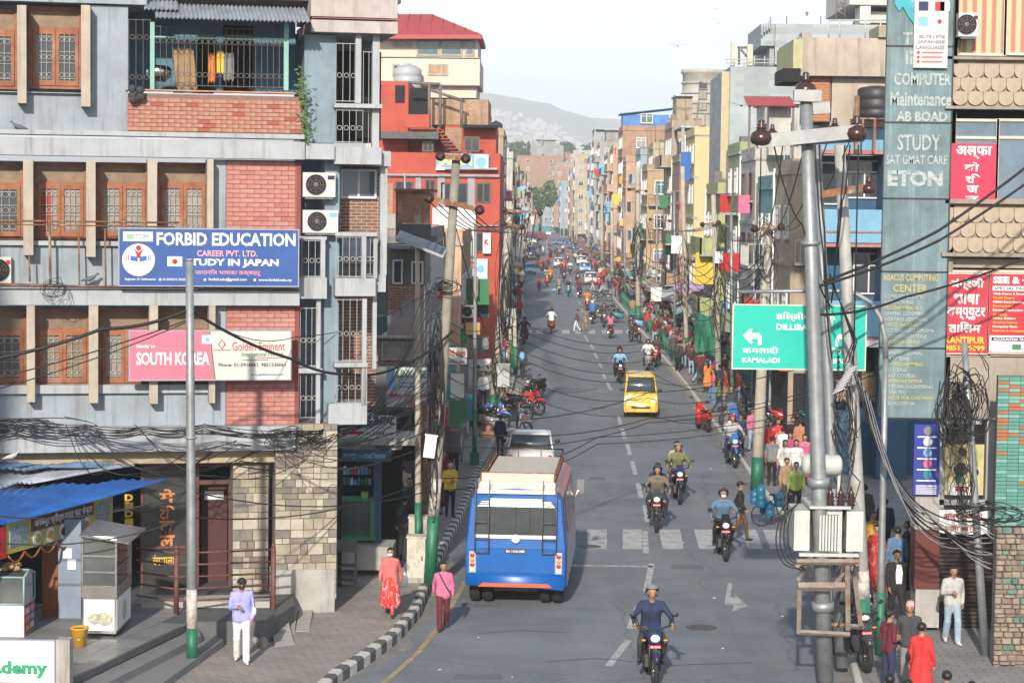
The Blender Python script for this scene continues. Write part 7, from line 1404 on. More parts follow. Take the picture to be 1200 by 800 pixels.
walker(480,628,ZS,1.60,'person in dark grey looking at the camera behind the thin pole',R(10),wear='jacket',top='charcoal',low='black')
walker(472,612,ZS,1.66,'man in beige jumper seen from behind near the shop awning',PI,wear='jacket',top='beige',low='charcoal'); walker(492,612,ZS,1.70,'man in navy jacket behind the leaning pole',PI-R(15),wear='jacket',top='navy',low='navy')
walker(527,605,ZS,1.60,'woman in yellow jacket and black trousers on the left pavement',R(20),wear='jacket',pose='stand_arms',top='yellow',low='black',head='long')
walker(514,602,ZS,1.55,'woman in rust brown dress beside the woman in yellow',R(-30),wear='kurta',top='brown',low='denim',head='long'); walker(519,590,ZS,1.60,'man in red shirt behind the woman in yellow',0,top='darkred',low='navy')
walker(545,512,ZS,1.62,'pedestrian in pale blue trousers walking away on the left pavement',PI,pose='walk',top='lightgrey',low='lightdenim'); walker(612,443,.0,1.64,'man with a bright blue backpack standing at the left kerb',PI-R(10),top='charcoal',low='black',extras=('pack:sky',),pose='walk')
walker(594,440,ZS,1.6,'person in pale top sitting by the green stall on the left',PI/2,top='cream',low='green',hi=False); walker(586,535,0,1.55,'man in brown cap standing beside the white car',R(160),top='navy',low='charcoal',head='cap')
walker(866,634,0,1.68,'man in black jacket and olive cap walking past the zebra crossing',R(80),pose='walk',wear='jacket',top='black',low='brown',head='cap')
walker(676,389,0,1.66,'man in brown jacket and white trousers crossing the far zebra',-PI/2,pose='walk',wear='jacket',top='brown',low='white',hi=False); walker(686,388,0,1.66,'man in tan kurta crossing behind the man in brown',-PI/2,pose='walk_other',wear='coat',top='tan',low='tan',hi=False)
walker(631.5,343,0,1.66,'person in red top with a white bag walking in the left lane',PI,pose='walk',top='red',low='charcoal',extras=('bag:white',),hi=False); walker(694,341,0,1.6,'woman in magenta crossing before the white car',PI/2,pose='walk',top='magenta',low='cream',hi=False)
q = G(650,341,0)
m = MB(); m.ell((q.x,q.y,.12),(.45,.3,.14),10,6); tag(m.build('plastic_sack', paint('sky'), None), 'crumpled pale blue plastic sack lying on the far road', 'sack')
# right pavement, near
walker(1049,737,ZR,1.74,'man in dark suit jacket and white shirt on the right pavement',R(10),wear='jacket',pose='walk',top='black',low='black'); 
q = G(1049,737,ZR); m = MB(); m.rings([[(-.05,-.155,1.38),(.05,-.155,1.38)],[(-.075,-.165,1.2),(.075,-.165,1.2)],[(-.06,-.16,.98),(.06,-.16,.98)]],0,False,False); o = m.build('shirt_front', WT, None); reg(o, [x for x in scene.objects if x.get('label','').startswith('man in dark suit jacket and white')][0])
walker(1115,754,ZR,1.66,'woman in pale grey jacket and blue jeans looking at her phone',R(5),wear='loose',pose='phone',top='lightgrey',low='lightdenim',shoe=SHOEW,head='hair')
walker(1064,806,ZR,1.66,'old man in pink patterned cap and dark waistcoat',R(-12),wear='jacket',top='charcoal',low='grey',head='topi')
walker(1078,832,ZR,1.62,'woman in bright red dress with a black handbag',PI-R(25),wear='kurta',top='red',low=CLOTH_SALMON_FLORAL,head='hair',extras=('bag:black',))
walker(1040,812,ZR,1.60,'man in maroon shirt and black cap with folded arms',R(120),wear='tee',pose='stand_arms',top='maroon',low='navy',head='cap')
for k, (x, y) in enumerate(((1040,905),(1061,912),(1107,900),(1136,915))): walker(x, y, ZR, 1.62, ('dark haired person whose head shows at the bottom edge left of two','second dark head at the bottom edge below the red dress','black bun of hair at the bottom edge below the woman in jeans','rightmost dark head at the bottom edge')[k], PI, top=('black','charcoal','white','navy')[k], low='black', wear='jacket')
walker(1026,692,ZR,1.60,'woman in dark red sari with gold pattern behind the thin pole',R(0),wear='sari',top=CLOTH_RED_GOLD,low=CLOTH_RED_GOLD,head='hair'); walker(1022,672,ZR,1.58,'woman in mustard shawl behind the dark red sari',R(20),wear='kurta',top='mustard',low='black',head='hair')
walker(1050,700,ZR,1.68,'man in teal blue top seen from behind by the shop',PI,top='denim',low='charcoal',wear='jacket'); walker(1012,640,ZR,1.70,'man in charcoal jacket behind the transformer',PI,wear='jacket',top='charcoal',low='navy'); walker(1062,690,ZR,1.66,'man in black standing in the shop shade',R(-90),wear='jacket',top='black',low='black'); walker(1036,655,ZR,1.6,'person in navy in the shade below the board',R(180),wear='jacket',top='navy',low='black')
grp = [(902,545,'red','red','sari','long',0,'woman in red at the left of the crowd by the pole'),(911,546,CLOTH_RED_FLORAL,'red','sari','long',R(20),'woman in red floral dress beside the first woman in red'),(928,541,'black','charcoal','jacket','hair',R(10),'man in black jacket leaning by the crowd'),(937,545,'salmon','maroon','jacket','hair',PI,'person in salmon jumper seen from behind'),
       (917,556,'white','navy','plain','hair',PI,'man in white shirt seen from behind in the crowd'),(904,569,'grey','black','tee','cap',PI-.4,'man in grey shirt with arms behind in front of the crowd'),(919,576,'white','denim','tee','long',0,'girl in printed white T shirt on the left of two'),(932,576,'white','denim','tee','long',R(-5),'girl in white T shirt with dark print on the right of two'),
       (925,562,'magenta','black','plain','long',0,'girl in magenta top behind the white T shirts'),(942,568,'pink','maroon','kurta','long',R(-10),'girl in pink and purple dress right of the white T shirts'),(921,598,'tan','charcoal','plain','hair',R(20),'man in tan and white shirt below the T shirt girls'),(932,606,'lime','black','plain','hair',R(-10),'man in lime green by the water can bicycle'),
       (867,535,'navy','navy','jacket','hair',0,'man in navy suit and red tie on the right pavement'),(849,527,'grey','denim','plain','hair',PI/2+.4,'man in grey shirt with green backpack on the right pavement'),(881,528,'pink','lightdenim','plain','long',R(20),'woman in pink behind the man in the navy suit'),
       (794,435,'charcoal','black','jacket','hair',PI-.3,'man with dark backpack near the thin lamp post'),(801,431,'grey','lightdenim','plain','long',0,'woman in grey and jeans right of the dark backpack'),(810,439,'maroon','lightdenim','plain','hair',PI,'person in maroon with backpack and jeans'),(821,430,'black','charcoal','jacket','hair',PI,'man in black jacket walking away up the pavement'),(827,445,'white','denim','jacket','long',R(10),'woman in white hoodie and jeans walking'),
       (834,424,'blue','navy','plain','hair',PI,'person in blue beside the green pole base'),(783,407,'red','black','jacket','hair',PI,'person in red jacket walking away'),(767,402,'maroon','lightdenim','plain','hair',0,'man in maroon jumper with white collar near the kerb'),(795,404,'black','navy','jacket','hair',0,'man in black jacket right of the red jacket'),(788,396,'white','black','plain','hair',PI,'person in white right above the red jacket'),
       (849,452,'beige','charcoal','plain','hair',0,'person in beige by the lamp post'),(862,446,'lightgrey','lightgrey','sari','long',0,'woman in pale dress behind the sign edge'),(728,354,'red','red','sari','long',0,'woman in red dress by the green fence far off'),(741,372,'tan','tan','plain','hair',PI,'man in tan shirt by the parked scooters')]
for x, y, tp, lw, wr, hd, fc, lb in grp:
 far = y < 470; ex = ('pack:charcoal',) if 'backpack' in lb else (); walker(x, y, ZR, random.uniform(1.55,1.7), lb, fc, wear=wr, top=tp, low=lw, head=hd, extras=ex, hi=not far, pose='walk' if 'walking' in lb else 'stand')
# the crowd farther up both pavements
rnd = random.Random(11); tops = ['red','maroon','black','navy','white','grey','pink','coral','mustard','olive','blue','lavender','cream','darkred','charcoal','orange','teal','magenta','brown','sky','black','black','red','charcoal','navy','black','charcoal','brown','darkred','grey','navy']; lows = ['navy','black','denim','charcoal','tan','maroon','lightdenim','grey']
spots_ = ['near the green pole','by the green fence','in front of the shop fronts','under the hanging cables','beside the kerb','close to the wall','by the sun shade','next to the parked scooters']
used = set(); nC = 0
for k in range(255):
 Y = 108+ (k/215)**1.8*330 + rnd.uniform(-3,3) if k < 215 else rnd.uniform(88,124); X = KR(Y)+.4+rnd.random()**.8*3.1
 if k % 9 == 0: X = KL(Y)-rnd.uniform(.2,1.0)
 tp, lw = rnd.choice(tops), rnd.choice(lows); wr = rnd.choice(('plain','plain','jacket','jacket','kurta','sari')) ; hd = rnd.choice(('hair','hair','long','cap'))
 if wr in ('kurta','sari'): hd = 'long'
 fc = rnd.choice((0,PI,0,PI,PI/2,-PI/2)); fcn = {0:'facing us', PI:'facing away'}.get(fc, 'side on'); NM = {'lightdenim':'pale denim','sky':'sky blue','darkred':'dark red'}
 lm = min(((69,'behind the direction sign'),(101,'by the steel lamp post'),(122,'by the cream pole'),(163,'by the thick pole'),(206,'by the thin far pole'),(235,'by the farther pole'),(280,'below the far thin pole'),(370,'by the far cream pole'),(470,'at the far end')), key=lambda q: abs(q[0]-Y))[1]
 if X < 0: lm = 'on left pavement, ' + ('near' if Y < 170 else 'midway' if Y < 280 else 'far')
 wh = '' if X < 0 else 'kerb side ' if X-KR(Y) < 1.4 else 'shop side ' if X-KR(Y) > 2.5 else 'mid pavement '
 for _ in range(60):
  lb = '%s in %s and %s, %s %s%s' % ({'hair':'man','long':'woman','cap':'lad'}[hd], NM.get(tp,tp), NM.get(lw,lw), fcn, wh, lm)
  if lb not in used: used.add(lb); break
  tp, lw = rnd.choice(tops), rnd.choice(lows)
 person(lb, (X, Y, ZR if X > 0 else ZS), fc+rnd.uniform(-.3,.3), rnd.choice(('stand','walk','walk_other')), wr, tp, lw, head=hd, h=rnd.uniform(1.5,1.72), hi=False, group='crowd on the pavements up the street', extras=(('pack:'+rnd.choice(('black','navy','red')),) if rnd.random() < .15 else ()))
# ------------------------------------------------------------------ market clutter on the right pavement
def umbrella(x, y, Y, r, mat, label, tilt=0):
 p = P(x, y, Y); t = thing('sun_umbrella', label, 'umbrella', (p.x, Y, ZR), 0, 'sun shades over the pavement stalls'); h = p.z-ZR; m = MB(); m.cyl((0,0,0),(0,0,h),.025,n=6); m.build('pole', GRI, t)
 m = MB(); n = 10; m.rings([[(r*k*math.cos(2*PI*j/n), r*k*math.sin(2*PI*j/n), h-dz) for j in range(n)] for k, dz in ((.02,0),(.5,.18),(1,.5),(.98,.62))], 0, True, False); m.build('canopy', mat, t)
for a in ((838,296,128,1.5,plain('umb_mauve',(.30,.20,.26)),'mauve sun umbrella below the tall yellow building'),(846,307,122,1.2,paint('orange'),'orange sun shade beside the mauve umbrella'),(808,330,150,1.3,plain('umb_violet',(.38,.26,.50)),'violet sun shade among the crowd'),(783,300,185,1.4,paint('pink'),'pink sun shade up the right pavement'),(770,315,178,1.2,paint('white'),'white sun shade up the right pavement'),(752,300,215,1.3,paint('sky'),'pale blue sun shade up the right pavement'),(729,300,255,1.4,paint('yellow'),'yellow sun shade far up the right pavement'),(716,292,300,1.5,paint('red'),'red sun shade far up the right pavement'),(829,345,128,1.1,paint('teal'),'teal sun shade by the lamp post'),(788,342,160,1.0,paint('white'),'small white sun shade above the crowd')): umbrella(*a)
p = P(626,274,330); t = thing('stall_awning', 'dark red stall awning above the parked cars on the left', 'awning', (p.x,330,0)); m = MB(); h = p.z; m.add([(-1.6,0,h-.5),(2.2,0,h-.7),(1.4,3,h+.3),(-1.0,3,h+.3),(-1.6,0,h-.6),(2.2,0,h-.8),(1.4,3,h+.2),(-1.0,3,h+.2)], [(0,1,2,3),(4,7,6,5),(0,4,5,1),(1,5,6,2),(2,6,7,3),(3,7,4,0)]); m.build('canopy', paint('darkred'), t); m = MB()
for x in (-1.5,2.0): m.cyl((x,.1,0),(x,.1,h-.6),.04,n=6)
m.build('post', GRI, t, kind='stuff')
FEN = plain('fence_green', (.03,.17,.08), .6); f = thing('pavement_fence', 'green steel fence along the right kerb before the parked bikes', 'fence', (0,0,0)); Y = 122
while Y < 215:
 x = KR(Y)+.35; m = MB(); m.box(x-.03,x+.03,Y-.03,Y+.03,ZR,ZR+1.15); m.build('post', FEN, f); x2 = KR(Y+3)+.35; m = MB()
 for z in (.35,1.05): m.tube([(x,Y,ZR+z),(x2,Y+3,ZR+z)], .02, 4)
 for k in range(1,10): xx = x+(x2-x)*k/10; m.tube([(xx,Y+.3*k,ZR+.35),(xx,Y+.3*k,ZR+1.05)], .012, 4)
 m.build('fence_panel', FEN, f, kind='stuff'); Y += 3
NET = M('green_net', (.03,.20,.13), .9, var=.4, scale=5)
for k, (x, y, Y, w_, h_) in enumerate(((815,350,118,1.6,3.2),(822,372,112,1.3,2.4))):
 p = P(x, y, Y); m = MB(); rows = [[(p.x+w_*i/10, Y+.25*math.sin(i*1.7+j), ZR+h_*(1-j/6)+.1*math.sin(i+j)) for i in range(11)] for j in range(7)]; m.rings(rows, 0, False, False, True); m.rings([[(a,b+.03,c) for a,b,c in r] for r in rows], 0, False, False, True); tag(m.build('safety_net', NET, None), ('tall green safety net hanging behind the thin lamp post','short green safety net at the foot of the crowd')[k], 'net')
# rubble and sacks at the left kerb, water cans on the bicycle
for k, (x, y) in enumerate(((575,512),(571,505),(579,500),(568,512),(604,478),(610,472),(600,470),(597,482),(606,466))):
 q = G(x, y, ZS if x < 585 else 0); r_ = .18+.05*(k%3); m = MB(); m.ell((0,0,r_*.5),(r_*1.3,r_,r_*.8),7,5,rot=Euler((k,k,0)).to_matrix()); o = m.build('rubble_lump', M('rubble_red',(.30,.15,.10),.95,var=.3,scale=5) if k < 4 else RB, None); o.location = q; tag(o, 'reddish lump in the brick rubble by the green lamp post' if k < 4 else 'pale lump in the rubble heap at the left kerb', 'rubble', 'brick rubble by the green lamp post' if k < 4 else 'rubble heap at the left kerb')
q = G(912,616,ZR*0); t = thing('cargo_bicycle', 'bicycle loaded with blue water jars by the right kerb', 'bicycle', (q.x,q.y,0), R(100))
for y in (-.5,.5):
 m = MB(); m.tube([(0,y+.32*math.cos(a),.34+.32*math.sin(a)) for a in [2*PI*k/20 for k in range(21)]], .018, 6); w_ = m.build('wheel', RUB, t); m = MB()
 for k in range(10): a = k*PI/5; m.tube([(0,y,.34),(0,y+.31*math.cos(a),.34+.31*math.sin(a))], .004, 3)
 m.build('spoke', CHR, w_, kind='stuff')
m = MB(); m.tube([(0,-.5,.34),(0,-.35,.85),(0,.15,.80),(0,.5,.34),(0,0,.34),(0,-.32,.75)], .018, 6); m.tube([(0,0,.34),(0,.17,.9)], .016, 6); m.build('frame', BLK, t); m = MB(); m.ell((0,.18,.93),(.07,.13,.04),8,5); m.build('saddle', BLK, t); m = MB(); m.tube([(-.28,-.28,.98),(0,-.36,.95),(.28,-.28,.98)], .014, 6); m.build('handlebar', CHR, t)
JAR = plain('jar_blue', (.015,.13,.24), .4)
JL = ('front lower','rear lower','back left','back right','topmost','foremost')
for k, (dx, dy, dz) in enumerate(((-.30,.35,.35),(.30,.35,.35),(-.30,.62,.60),(.28,.65,.62),(-.02,.55,.80),(-.32,.1,.62))):
 m = MB(); m.lathe((0,0,0), [(.12,0),(.135,.03),(.135,.16),(.125,.18),(.135,.20),(.135,.33),(.06,.40),(.03,.41),(.03,.45)], 14); o = m.build('water_jar', JAR, None); o.location = Matrix.Rotation(R(100),3,'Z') @ Vector((dx,dy,0)) + Vector((q.x,q.y,dz)); tag(o, '%s of the blue water jars slung on the loaded bicycle' % JL[k], 'water jar', 'blue water jars on the bicycle')
# the rest of the crowd, past what can be told apart
cm = MB(); cmats = [cloth(c) for c in ('black','darkred','lightgrey','navy','maroon','grey','brown','charcoal','denim','cream','black','red')]+[SKIN, HAIR]
for k in range(620):
 Y = rnd.uniform(120,520) if k < 520 else rnd.uniform(130,420); X = KR(Y)+.3+rnd.random()*3.2 if k < 520 else KL(Y)-rnd.uniform(.1,1.1)
 if k % 13 == 0 and Y > 260: X = rnd.uniform(-1, 7)
 s_ = rnd.uniform(.9,1.04); z0 = ZR; a, b2 = rnd.randrange(12), rnd.choice((0,3,5,10)); R6 = lambda w, d, z: [(X+w*math.cos(PI*j/3), Y+d*math.sin(PI*j/3), z0+z*s_) for j in range(6)]
 cm.rings([R6(.13,.10,0),R6(.15,.11,.45),R6(.17,.12,.85)], b2, True, True); cm.rings([R6(.17,.12,.85),R6(.19,.12,1.1),R6(.22,.12,1.33),R6(.08,.08,1.40)], a, True, True); cm.rings([R6(.06,.06,1.38),R6(.09,.10,1.47),R6(.095,.10,1.56)], 12, True, False); cm.rings([R6(.10,.105,1.55),R6(.085,.09,1.63),R6(.03,.03,1.66)], 13, True, True)
 for g_ in (1,-1): cm.tube([(X+g_*.22,Y,z0+1.28*s_),(X+g_*.27,Y-.02,z0+.85*s_)], .05, 4, a)
o = cm.build('distant_crowd', cmats, None, False); o['kind'] = 'stuff'; o['label'] = 'dense distant crowd of shoppers filling both pavements up the street'
for k, (x, y, tp, lw, wr, hd, f_) in enumerate(((532,560,'navy','black','jacket','hair',PI),(538,540,'grey','denim','plain','cap',0),(521,548,'maroon','navy','kurta','long',0),(556,500,'black','charcoal','jacket','hair',PI),(566,478,'white','navy','plain','hair',0),(572,470,'charcoal','tan','plain','cap',PI),(560,468,'olive','black','jacket','hair',PI),(588,455,'darkred','black','sari','long',0),(583,440,'navy','grey','plain','hair',PI),(498,640,'charcoal','black','jacket','hair',0),(463,622,'black','denim','plain','cap',PI))):
 walker(x, y, ZS, rnd.uniform(1.55,1.68), 'person in %s and %s %s' % (tp, lw, ('behind the pole cluster, nearest of the left walkers','second along the left pavement','in long top by the pole cluster','by the green lamp post base','beyond the green lamp post','near the brick rubble','before the grey cabinet','beside the tall cream pole','at the foot of the tall cream pole','close behind the pale cabinet','at the medical shop counter')[k]), f_, wear=wr, top=tp, low=lw, head=hd, hi=y > 520, pose='walk' if k%2 else 'stand')
# ------------------------------------------------------------------ poles, direction sign, transformer
GALV = M('galvanised', (.30,.32,.33), .5, var=.25, scale=4, metal=.5, streak=.3); PGREEN = M('pole_green', (.015,.13,.07), .5, var=.25, scale=4, col2=(.03,.17,.10)); CPOLE = M('pole_concrete', (.42,.38,.31), .85, var=.25, scale=3, streak=.5); CPOLE2 = M('pole_weathered', (.27,.25,.21), .85, var=.3, scale=3, streak=.6); PAPER = M('pasted_paper', (.55,.52,.48), .9, var=.4, scale=9, col2=(.35,.30,.26)); CROSS = M('crossarm_steel',(.30,.31,.31),.5,var=.2,scale=4,metal=.3)
def pole(label, top, base, Y, r0, r1, mat, green=None, paper=None, z=ZR, lamp=None, arm=None, group='poles along the street', name='utility_pole'):
 """top and base are photo pixels; the pole leans as they do"""
 a = P(*top, Y); b_ = P(*base, Y); b_.z = max(z, b_.z) if base[1] < 790 else z
 if b_.z > z: b_ = a + (b_-a)*((a.z-z)/(a.z-b_.z))
 t = thing(name, label, 'pole', (b_.x,Y,z), 0, group); d = a-b_; at_ = lambda k: d*k
 m = MB(); m.tube([at_(0), at_(.33), at_(.66), at_(1)], [r1, r1+(r0-r1)*.33, r1+(r0-r1)*.66, r0], 12); m.build('shaft', mat, t)
 f = lambda y: max(0, min(1, (P(base[0], y, Y).z-z)/(a.z-z)))
 rad = lambda k: r1+(r0-r1)*k
 if green: k = f(green); m = MB(); m.tube([at_(0), at_(k)], [r1+.008, rad(k)+.008], 12); m.build('green_base', PGREEN, t)
 if paper: k0, k1 = f(paper[1]), f(paper[0]); m = MB(); m.tube([at_(k0), at_(k1)], [rad(k0)+.005, rad(k1)+.005], 12); m.build('pasted_bills', PAPER, t)
 return t, b_, d
m_ = None
t, b0, d0 = pole('galvanised street lamp pole with pasted papers and green base before the left building', (222,303), (225,850), 41.2, .075, .105, GALV, green=735, paper=(690,735), z=ZS, name='lamp_post')
m = MB(); m.tube([d0*.56, d0*.565], .12, 12); m.tube([d0*.995,d0*1.0], .085, 12); m.build('collar', GALV, t)
t, b1, d1 = pole('leaning concrete pole with rusty cross arms and green base on the left pavement', (535,180), (504,672), 50.6, .10, .14, CPOLE2, green=604, paper=(560,604), z=ZS)
def crossarm(x0, y0, x1, y1, Y, mat, label, w=.06, ins=True, parent=None, insz=.12, n=2):
 a = P(x0,y0,Y); b_ = P(x1,y1,Y); t = thing('cross_arm', label, 'cross arm', a, 0, 'cross arms with insulators') if parent is None else parent; o = a if parent is None else Vector(parent.location); dv = (b_-a); m = MB(); c = (a+b_)/2-o
 rot = Matrix.Rotation(-math.atan2(dv.z, dv.x), 3, 'Y'); m.box(c.x-dv.length/2, c.x+dv.length/2, c.y-w, c.y+w, c.z-w, c.z+w, 0, rot=rot, c=c); m.build('arm' if parent is None else 'cross_arm', mat, t)
 if ins:
  for k in range(n): p_ = (a-o).lerp(b_-o, k/(n-1)); m = MB(); m.lathe((p_.x,p_.y-.02,p_.z), [(insz*.4,-.12),(insz*1.0,-.05),(insz*.7,0),(insz*1.0,.05),(insz*.4,.12)], 12, 0, 'y'); m.build('insulator', INS, t)
 return t
INS = plain('insulator_brown', (.045,.022,.02), .25)
crossarm(503,232,562,246,50.4,RUSTY,'lower rusty cross arm with two reel insulators on the leaning pole'); crossarm(516,183,546,186,50.4,RUSTY,'upper short cross arm at the top of the leaning pole')
m = MB(); p = P(505,522,50.3); m.box(-.15,.12,-.1,.1,-.28,.24); m.box(-.17,.14,-.12,.0,.24,.27); o = m.build('meter_box', WT, None); o.location = p; o.rotation_euler = (0,.12,0); tag(o, 'white box fixed to the leaning concrete pole', 'box')
pole('thin pale pole left of the leaning pole with a lamp panel', (489,285), (490,612), 52, .055, .085, CPOLE, green=588, z=ZS, name='lamp_post')
p = P(494,286,52); m = MB(); m.box(-.62,.62,-.35,.35,-.03,.03, 0, rot=Euler((.25,.36,0)).to_matrix()); m.box(-.58,.58,-.31,.31,.031,.036,1, rot=Euler((.25,.36,0)).to_matrix(), c=(0,0,0)); o = m.build('solar_panel', (SILV, glass('solar',(.02,.03,.06),.15)), None); o.location = p; tag(o, 'dark solar panel tilted on top of the thin pale pole', 'solar panel', )
pole('round rusty brown pole close beside the leaning pole', (498,470), (497,640), 53, .09, .10, RUSTY, z=ZS)
t, b3, d3 = pole('green lamp post with a square base by the white car', (557,262), (556,545), 74, .055, .075, plain('lamp_grey',(.22,.23,.25)), green=480, z=ZS, name='lamp_post'); m = MB(); m.box(-.16,.16,-.16,.16,0,.45); m.build('base_box', PGREEN, t)
m = MB(); m.tube([d3, d3+Vector((-.3,0,.25))], .03, 6); m.box(d3.x-.95,d3.x-.25,d3.y-.12,d3.y+.12,d3.z+.22,d3.z+.30, 0, rot=Euler((0,.25,0)).to_matrix()); m.build('lamp_head', WT, t)
t, b4, d4 = pole('tall cream concrete pole leaning over the left kerb', (598,240), (577,492), 89, .15, .20, CPOLE, green=462, z=ZS); crossarm(591,246,633,250,88.7,RUSTY,'rusty cross arm on the tall cream pole'); crossarm(590,262,612,266,88.7,RUSTY,'short lower arm on the tall cream pole')
for k, (x0,y0,x1,y1,Y,r) in enumerate(((597,375,600,420,118,.10),(603,370,604,428,114,.10),(594,300,597,400,135,.11))): pole(('short pole with grey box at the left kerb','green footed pole beside the short one at the left kerb','far left pole behind the tall cream one')[k], (x0,y0), (x1,y1), Y, r, r*1.1, CPOLE, green=y1-22, z=ZS)
BX = [(599,372,118.,'grey box on the short left kerb pole'),(590,440,88,'pale meter box on the tall cream pole')]
for x,y,Y,lb in BX: p = P(x,y,Y-.35); m = MB(); m.box(-.25,.25,-.15,.15,-.45,.45); m.box(-.28,.28,-.18,.15,.45,.5); o = m.build('meter_box', plain('box_grey',(.4,.42,.42)), None); o.location = p; tag(o, lb, 'box')
RP = [((900,262),(886,585),69,.15,.19,535,'thick cream concrete pole left behind the green direction sign'),((836,228),(843,472),101,.11,.15,437,'steel lamp post right of the tall yellow building'),((800,195),(805,430),122,.12,.15,395,'cream pole standing in the crowd'),((747,195),(748,383),163,.17,.21,358,'thick concrete pole with green foot by the fence'),
      ((770,215),(769,385),160,.07,.09,360,'thin white lamp post beside the thick concrete pole'),((717,235),(718,338),235,.18,.22,318,'concrete pole with green foot farther up the right kerb'),((731,230),(733,352),206,.10,.12,334,'thin pole farther up the right kerb'),((689,225),(690,302),370,.2,.24,290,'far cream pole in the right queue'),((705,228),(706,322),280,.15,.2,305,'far pole above the right queue'),((675,232),(676,290),470,.2,.24,282,'farthest pole on the right'),
      ((790,225),(791,400),140,.08,.1,372,'thin brown pole leaning in the crowd'),((857,250),(858,470),95,.07,.09,440,'thin grey pole beside the lamp post'),((660,236),(661,284),560,.2,.25,278,'tiny far pole before the sky blue block')]
for (tx,ty),(bx_,by),Y,r0,r1,gr,lb in RP: pole(lb, (tx,ty), (bx_,by), Y, r0, r1, CPOLE if r0 > .1 else GALV, green=gr, z=ZR)
for a in ((823,263,842,261,100.7,'short cross arm on the steel lamp post'),(762,257,785,259,162,'rusty cross arm high on the thick concrete pole'),(738,222,757,224,162.6,'cross arm at the top of the thick concrete pole'),(708,243,726,245,234.5,'cross arm on the farther concrete pole'),(884,268,915,266,68.5,'cross arm near the top of the pole behind the sign')): crossarm(a[0],a[1],a[2],a[3],a[4],RUSTY,a[5],w=.05)
def mbox(x, y, Y, w, h, lb, mat=None): p = P(x,y,Y); m = MB(); m.box(-w/2,w/2,-.15,.15,-h/2,h/2); m.box(-w/2-.02,w/2+.02,-.18,.15,h/2,h/2+.04); o = m.build('meter_box', mat or WT, None); o.location = p; tag(o, lb, 'box')
mbox(769,345,159.5,.8,1.0,'white box on the thin lamp post among the crowd'); mbox(793,287,138,.7,1.1,'white box high on the brown pole'); mbox(842,302,100.5,.35,.5,'small box on the steel lamp post')
# big steel poles in front of the right hand side
YP = 41.0
tA, bA, dA = pole('front thick galvanised pole in the lower right carrying the cross arm', (944,100), (966,850), YP, .115, .165, GALV, name='steel_pole')
tB, bB, dB = pole('second galvanised pole close behind the front thick one', (956,150), (985,850), YP+1.3, .085, .135, GALV, name='steel_pole')
tC, bC, dC = pole('concrete pole with green foot behind the transformer', (984,170), (1014,790), YP+1.9, .11, .16, M('pole_pale_steel',(.36,.36,.34),.6,var=.25,scale=4,streak=.4), green=700, paper=(668,700), name='steel_pole')
m = MB(); m.tube([dA*.735, dA*.742], .18, 12); m.tube([dA*.33, dA*.345], .215, 12); m.tube([dA*.12,dA*.135], .22, 12); m.build('collar', GALV, tA)
crossarm(887,166,1008,154,YP-.25,CROSS,'long pale steel cross arm with round insulators across the front pole',w=.13,ins=False)
crossarm(930,165,1012,160,YP+.15,CROSS,'second pale cross arm just behind the front one',w=.10,ins=False); crossarm(962,228,1018,219,YP+.9,RUSTY,'short rusty cross arm between the steel poles',w=.07,ins=False)
crossarm(930,112,962,113,YP-.1,CROSS,'short pale cross arm at the top of the front pole',w=.11,ins=False); crossarm(952,128,972,126,YP+1.2,CROSS,'short pale arm at the top of the second pole',w=.11,ins=False)
def insulator(x, y, Y, lb, s=1., axis='z'):
 p = P(x,y,Y); t = thing('insulator', lb, 'insulator', p, 0, 'brown porcelain insulators'); m = MB(); m.lathe((0,0,0), [(.10*s,-.20*s),(.21*s,-.16*s),(.25*s,-.05*s),(.22*s,.07*s),(.12*s,.14*s),(.08*s,.18*s)], 16, 0, axis); m.build('bell', INS, t)
 m = MB(); m.lathe((0,0,0), [(.06*s,.16*s),(.13*s,.19*s),(.06*s,.22*s),(.11*s,.26*s),(.05*s,.29*s),(.09*s,.33*s),(.04*s,.37*s)], 14, 0, axis); m.build('shed', INS, t)
for a in ((944,104,YP,'large brown insulator on the very top of the front pole',.85),(892,160,YP-.3,'brown insulator at the left end of the long cross arm',.85),(1004,155,YP-.3,'brown insulator at the right end of the long cross arm',.85),(978,152,YP+.15,'smaller brown insulator in the middle of the long cross arm',.6),(1018,220,YP+.9,'brown insulator on the short rusty arm',.6),(905,157,YP+.1,'small dark insulator beside the left end one',.5)): insulator(*a[:4], a[4])
# transformer on its platform
p = P(931,600,YP-.1); q = P(1012,652,YP-.1); TF = thing('transformer', 'pale grey pole mounted transformer with cooling fins and a round tank on top', 'transformer', (p.x,YP+.2,q.z)); w, h = q.x-p.x, P(931,594,YP).z-q.z; TGm = M('transformer_paint',(.46,.48,.46),.5,var=.12,scale=3,streak=.4,dirt=(.22,.15,.09))
m = MB(); m.box(.42,w-.42,-.25,.75,.05,h); m.build('tank', TGm, TF); m = MB(); m.box(.28,w-.28,-.4,.9,h,h+.05); m.build('lid', TGm, TF)
for x0, x1, nm in ((.0,.30,'radiator'),(w-.34,w-.02,'radiator')): m = MB(); m.box(x0,x1,-.3,.7,.10,h-.05); m.build(nm, TGm, TF)
m = MB()
for k in range(7): x = .47+k*(w-.94)/7; m.box(x,x+.04,-.42,-.25,.12,h-.12)
m.build('cooling_fin', TGm, TF, kind='stuff'); m = MB(); m.box(.1,w-.1,-.36,-.24,.0,.06); m.box(.1,w-.1,.6,.7,.0,.06); m.build('skid', TGm, TF)
